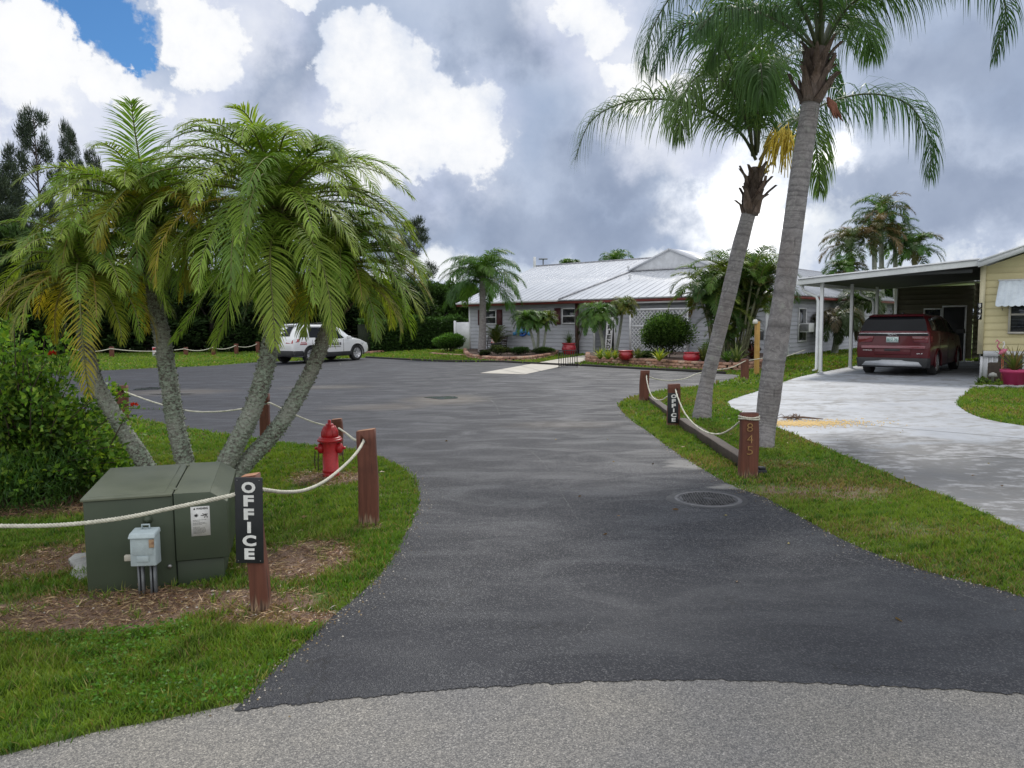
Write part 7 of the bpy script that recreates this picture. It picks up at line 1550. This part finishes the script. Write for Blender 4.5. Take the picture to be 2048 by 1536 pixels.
rosette('', '', '', (0, 0, .55), 60, .75, .035, [(.06, .10, .03), (.08, .13, .04)], 9, par=root)
root, M = thing('dracaena', 'tall thin dracaena with dark leaf tufts behind the red pot', 'plant', P(1152, 709)); mb = MB(); sp_ = []
for i, (x, z) in enumerate(((.15, 1.0), (.35, 1.35), (.05, 1.75), (.42, 1.65), (.25, 1.95))):
    mb.tube([(0, 0, 0), (x * .5, .02 * i, z * .55), (x, .03 * i, z)], [.02, .015, .01], 6); sp_.append((x, .03 * i, z))
mb.build('stems', MATS['woody_stem'], root)
for i, s_ in enumerate(sp_): rosette('', '', '', s_, 22, .30, .045, [(.05, .05, .035), (.07, .03, .035), (.04, .06, .03)], 20 + i, par=root)
root, M = pot('black_planter', 'black planter holding a bushy palm left of the bench', 'planter', P(993, 706), .30, .55, BP, 1, False); rng = np.random.default_rng(55); mb, rb = MB(), MB()
for i in range(26): frond(mb, rb, arc_path((rng.normal(0, .05), rng.normal(0, .05), .5), i * 2.4, rad(rng.uniform(45, 88)), rng.uniform(.9, 1.35), rad(rng.uniform(40, 80)), 12, 1.3), 26, .26, .028, g=.25, vee=.4, col=[(.10, .13, .03), (.06, .10, .025)], k=3, rr=.01, rcol=(.15, .15, .05))
cr = mb.build('palm_leaves', LEAF, root); rb.build('frond_ribs', RACH, cr)
root, M = thing('garden_ornament', 'small dark iron ornament on the porch near the black planter', 'ornament', P(972, 706)); mb = MB(); mb.tube([(0, 0, 0), (-.06, 0, .3), (-.05, 0, .6), (.06, 0, .82)], .015, 6); mb.build('stake', BKI, root)
for px, py, rr, lab, cs in ((1000, 711, (.62, .4, .28), 'olive low shrub at the left of the left bed', [(.10, .13, .04), (.07, .10, .03)]), (1040, 711, (.6, .4, .22), 'bright low shrub in the middle of the left bed', [(.06, .14, .03), (.05, .11, .03)]), (1085, 708, (.65, .4, .17), 'low green ground plant at the right of the left bed', [(.06, .12, .03), (.08, .15, .04)]), (970, 713, (.35, .3, .16), 'small dark plant at the foot of the tall palm in the left bed', [(.05, .07, .03), (.04, .06, .03)])):
    shrub('bed_shrub', lab, 'shrub', bedpt(px, py, .14), rr, 1600, .08, .035, cs, 8, int(px), stems=False)
for px, py, rr, lab in ((1295, 717, (.5, .3, .14), 'low dark plants left of the round shrub'), (1440, 712, (.8, .5, .35), 'dark leafy undergrowth at the base of the cane palm clump'), (1495, 712, (.5, .4, .35), 'dark reddish shrub at the right end of the right bed')):
    shrub('bed_shrub', lab, 'shrub', bedpt(px, py, .2), rr, 1500, .10, .04, DG if px < 1490 else [(.09, .04, .03), (.05, .05, .02)], 8, int(px), stems=False)
# right edge: pink pot, planter box, white bird, flamingo
root, M = pot('pink_pot', 'bright pink round pot with a spiky plant before the yellow house', 'pot', P(2027, 774), .29, .42, PP, 1, False)
rosette('', '', '', (0, 0, .38), 46, .72, .05, [(.16, .20, .07), (.10, .14, .05), (.22, .16, .08)], 12, par=root)
WB = post_mat('dark_planter_wood', (.04, .028, .022), (.06, .042, .032), False); root, M = thing('planter_box', 'dark wooden planter box between the pink pot and white skirting', 'planter', P(1995, 762), ANG)
mb = MB(); mb.box((0, 0, .24), (.42, .36, .48)); mb.box((.25, .1, .34), (.5, .36, .66)); mb.build('box', WB, root, bevel=.01); rosette('', '', '', (.1, 0, .6), 18, .35, .03, [(.3, .08, .08), (.14, .18, .06)], 13, par=root)
root, M = thing('bird_ornament', 'white heron garden ornament on orange legs above the pink pot', 'ornament', P(2016, 762) + Vector((.0, .1, 0)))
mb = MB(); mb.lathe([(.005, -.24), (.04, -.16), (.085, -.02), (.09, .06), (.06, .14), (.03, .2), (.005, .24)], 14, Matrix.Translation((.03, 0, 1.03)) @ Matrix.Rotation(rad(-38), 4, 'Y')); mb.tube([(-.08, 0, 1.18), (-.14, 0, 1.3), (-.10, 0, 1.42), (-.13, 0, 1.5), (-.2, 0, 1.49)], [.04, .028, .024, .03, .006], 8); bd = mb.build('body', WHT, root, smooth=True); root.scale = (.68, .68, .68)
mb = MB(); mb.tube([(-.2, 0, 1.49), (-.38, 0, 1.42)], [.010, .003], 6); mb.build('beak', mat('orange_leg', (.6, .14, .05)), bd)
for sx in (-.03, .05): mb = MB(); mb.tube([(sx, 0, 0), (sx - .03, 0, .45), (sx, 0, .92)], .014, 6); mb.build('leg', MATS['orange_leg'], root)
root, M = thing('flamingo_ornament', 'small pink flamingo garden ornament left of the white heron', 'ornament', P(2003, 764)); PK = mat('flamingo_pink', (.6, .15, .25)); mb = MB(); mb.lathe([(.005, -.13), (.05, -.06), (.065, .03), (.03, .1), (.005, .14)], 12, Matrix.Translation((0, 0, .78)) @ Matrix.Rotation(rad(60), 4, 'Y')); mb.tube([(-.07, 0, .82), (-.15, 0, .92), (-.1, 0, 1.03), (-.16, 0, 1.08), (-.2, 0, 1.02)], [.025, .016, .014, .02, .005], 8); mb.build('body', PK, root, smooth=True)
for sx in (-.015, .02): mb = MB(); mb.tube([(sx, 0, 0), (sx, 0, .72)], .006, 5); mb.build('leg', MATS['orange_leg'], root)
for px, py, lab, sd_ in ((1958, 768, 'small weedy plant at the corner of the white skirting', 1), (1974, 770, 'second small weedy plant right of the skirting corner', 2)): rosette('weed_plant', lab, 'plant', P(px, py), 14, .25, .03, [(.05, .09, .03), (.08, .11, .04)], 60 + sd_)
mb = MB(); 
for i in range(9): q = P(1950 + i * 12, 776 + 1.2 * math.sin(i * 2)); s_ = .10; mb.box((q.x, q.y, .03), (.20, .13, .07), None, i * .7)
tag(mb.build('edging_stones', CON, bevel=.02), 'row of small edging stones along the strip lawn at the right', 'edging', kind='stuff')
root, M = thing('mushroom_ornament', 'small stone mushroom ornament beside the dark planter box', 'ornament', P(1985, 768)); mb = MB(); mb.lathe([(.03, 0), (.028, .18), (.10, .19), (.08, .26), (.02, .29)], 12); mb.build('mushroom', CON, root)

# ------------------------------------------------------------------ hedge and background trees
HG = [(.035, .075, .018), (.05, .10, .025), (.024, .05, .014)]
def hedge(a, b, h0, h1, d, label, n=22000, cols=HG, L=.16, seed=1, mt=None):
    global rng; rng = np.random.default_rng(seed); mb = MB(); dx, dy = b.x - a.x, b.y - a.y; Ln = math.hypot(dx, dy); ang = math.atan2(dy, dx); t = rng.uniform(0, 1, n); f = rng.uniform(size=n); H = h0 + (h1 - h0) * t + .14 * vnoise(t * Ln, t * 0, 2.0, seed) 
    top = f < .35; y = np.where(top, rng.uniform(-d / 2, d / 2, n), -d / 2 + rng.normal(0, .07, n) + .10 * vnoise(t * Ln, f * 9, 2.5, 3)); z = np.where(top, H + rng.normal(0, .06, n), rng.uniform(0, 1, n) * H)
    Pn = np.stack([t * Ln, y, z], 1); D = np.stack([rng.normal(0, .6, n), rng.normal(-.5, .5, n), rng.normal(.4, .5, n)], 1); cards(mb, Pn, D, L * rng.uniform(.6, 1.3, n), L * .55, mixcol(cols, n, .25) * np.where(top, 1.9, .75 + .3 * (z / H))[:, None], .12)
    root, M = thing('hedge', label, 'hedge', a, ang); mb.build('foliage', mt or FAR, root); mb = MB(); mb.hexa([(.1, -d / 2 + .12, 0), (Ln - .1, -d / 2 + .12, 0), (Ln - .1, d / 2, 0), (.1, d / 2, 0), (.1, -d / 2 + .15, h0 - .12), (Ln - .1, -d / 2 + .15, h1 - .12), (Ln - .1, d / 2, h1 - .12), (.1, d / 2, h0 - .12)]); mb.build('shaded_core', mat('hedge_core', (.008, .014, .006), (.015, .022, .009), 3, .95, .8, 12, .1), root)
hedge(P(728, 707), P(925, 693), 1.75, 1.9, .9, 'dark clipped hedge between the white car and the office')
def tree(name, label, proto=None, loc=None, sc=1.0, rz=0, grp=None):
    c = copy_tree(proto); c.matrix_world = Matrix.Translation(loc) @ Matrix.Rotation(rz, 4, 'Z') @ Matrix.Diagonal((sc[0], sc[0], sc[1], 1)); c['label'] = label; return c
DK = [(.050, .095, .030), (.070, .13, .038), (.035, .068, .022)]; DK2 = [(.07, .14, .03), (.09, .18, .04), (.05, .10, .025)]; CAS = [(.070, .095, .078), (.055, .075, .062), (.095, .12, .09)]
def make_dense(seed, cols, H=6.0, R=2.6):
    global rng; rng = np.random.default_rng(seed); root, M = thing('dense_tree', 'x', 'tree', (0, 0, 0), 0, 'dark trees beyond the far fence'); mb = MB(); tb = MB(); tb.tube([(0, 0, -.1), (.1, 0, H * .4), (0, .1, H * .8)], [.2, .15, .05], 8)
    for i in range(46):
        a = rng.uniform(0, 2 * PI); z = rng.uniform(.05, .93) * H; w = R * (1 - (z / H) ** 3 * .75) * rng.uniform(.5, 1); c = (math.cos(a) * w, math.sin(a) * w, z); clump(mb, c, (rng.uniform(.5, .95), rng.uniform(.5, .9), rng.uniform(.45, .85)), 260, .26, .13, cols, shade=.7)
        if i % 3 == 0: tb.tube([(0, 0, z * .5), (c[0] * .5, c[1] * .5, z * .8), c], [.07, .05, .02], 5)
    mb.build('crown', FAR, root); tb.build('trunk', mat('bark_dark', (.06, .05, .045), (.04, .035, .03), 9, .9, .5, 40, .02), root); return root
def make_casuarina(seed, H=14.0):
    global rng; rng = np.random.default_rng(seed); root, M = thing('pine_tree', 'x', 'tree', (0, 0, 0), 0, None); mb, tb = MB(), MB(); tb.tube([(0, 0, -.1), (.15, 0, H * .5), (0, 0, H)], [.25, .16, .03], 8)
    for i in range(64):
        z = H * (.12 + .88 * (i / 64)); a = rng.uniform(0, 2 * PI); w = (1.0 + 2.1 * math.sin(PI * min(1, (z / H) * .95)) ** 1.0) * rng.uniform(.4, 1) * (1.0 if z < H * .8 else .75); c = np.array([math.cos(a) * w, math.sin(a) * w, z + w * .45]); tb.tube([(0, 0, z - .1), tuple(c * np.array([.5, .5, 1]) - np.array([0, 0, w * .15])), tuple(c)], [.05, .035, .01], 5)
        n = 230; d = norm(rng.normal(size=(n, 3))); p = c + d * rng.uniform(.1, 1, (n, 1)) * np.array([.62, .62, .55]); cards(mb, p, d * .6 + np.array([0, 0, .7]) + rng.normal(0, .4, (n, 3)), rng.uniform(.25, .55, n), .06, mixcol(CAS, n, .25), .15)
    mb.build('crown', FAR, root); tb.build('trunk', MATS['bark_dark'], root); return root
d0, d1 = make_dense(501, DK), make_dense(502, DK); d2 = make_dense(503, DK2, 4.5, 2.2); d2['group'] = 'mid green trees right of the dark trees'; c0_, c1_ = make_casuarina(601), make_casuarina(602)
specs = [(-60, 50, 1.35, 1.45), (20, 47, 1.25, 1.3), (95, 49, 1.25, 1.15), (165, 46.5, 1.15, 1.02), (235, 48.5, 1.2, .92), (300, 47, 1.15, .86), (362, 49, 1.2, .86), (425, 47, 1.15, .82), (488, 49.5, 1.2, .85), (550, 47.5, 1.1, .80), (610, 50, 1.2, .82), (668, 49, 1.15, .78), (730, 52, 1.2, .80), (785, 54, 1.2, .80)]
ordn = ['first', 'second', 'third', 'fourth', 'fifth', 'sixth', 'seventh', 'eighth', 'ninth', 'tenth', 'eleventh', 'twelfth', 'thirteenth', 'fourteenth']
for i, (px, Y, sr, sz) in enumerate(specs):
    loc = V(px, 700, Y); loc.z = 0; lab = ordn[i] + ' from the left in the row of dark dense trees behind the far rope fence'
    if i < 2: pr_ = (d0, d1)[i]; pr_.matrix_world = Matrix.Translation(loc) @ Matrix.Rotation(i * 1.3, 4, 'Z') @ Matrix.Diagonal((sr, sr, sz, 1)); pr_['label'] = lab
    else: tree('t', lab, (d0, d1)[i % 2], loc, (sr, sz), i * 1.7)
for i, (px, Y, sr, sz, lab) in enumerate(((862, 60, .9, 1.05, 'mid green tree just left of the tall single palm, behind the hedge'), (915, 62, 1.0, 1.05, 'mid green tree directly behind the tall single palm'), (820, 58, 1.0, .95, 'mid green tree below the slim dark pine'), (1575, 75, 1.1, .8, 'mid green tree far behind the office wing'), (1760, 50, 1.0, 1.0, 'dark tree glimpsed through the carport left of the shed'), (1640, 58, 1.0, 1.0, 'mid green tree beyond the office wing left of the carport'))):
    loc = V(px, 700, Y); loc.z = 0
    if i == 0: d2.matrix_world = Matrix.Translation(loc) @ Matrix.Diagonal((sr, sr, sz, 1)); d2['label'] = lab
    else: tree('t', lab, d2, loc, (sr, sz), i * 2.1)
for i, (px, Y, top, sr, lab) in enumerate(((95, 55, 195, .62, 'tallest wispy pine tree above the leftmost palms'), (162, 60, 225, .42, 'slim wispy pine just right of the tallest one'), (15, 52, 310, .9, 'dark pine at the left edge of the picture'), (-60, 50, 200, 1.0, 'pine partly outside the left edge'), (205, 62, 285, .4, 'short pine behind the second palm crown'), (832, 58, 425, .62, 'slim dark pine right of the palm cluster'), (60, 50, 400, 1.1, 'low broad pine behind the leftmost palm'))):
    if i in (0, 1): pr_ = (c0_, c1_)[i]
    else: pr_ = copy_tree((c0_, c1_)[i % 2])
    loc = V(px, 700, Y); loc.z = 0; H = V(px, top, Y).z; pr_.matrix_world = Matrix.Translation(loc) @ Matrix.Rotation(i * 2.2, 4, 'Z') @ Matrix.Diagonal((sr, sr, H / 15.2, 1)); pr_['label'] = lab
# distant tree line closing the horizon
rng = np.random.default_rng(700); mb = MB(); n = 26000; x = rng.uniform(-260, 260, n); H = 5.5 + 1.8 * vnoise(x, x * 0, .09, 5) + 1.0 * vnoise(x, x * 0, .4, 6); z = rng.uniform(0, 1, n) ** .7 * H
cards(mb, np.stack([x, 150 + rng.normal(0, 2, n), z], 1), rng.normal(size=(n, 3)) + np.array([0, 0, .4]), rng.uniform(1.2, 2.4, n), 1.3, mixcol([(.04, .07, .03), (.03, .055, .025), (.055, .085, .035)], n, .2), .1)
tag(mb.build('treeline', FAR), 'distant green tree line along the horizon', 'trees', kind='stuff')
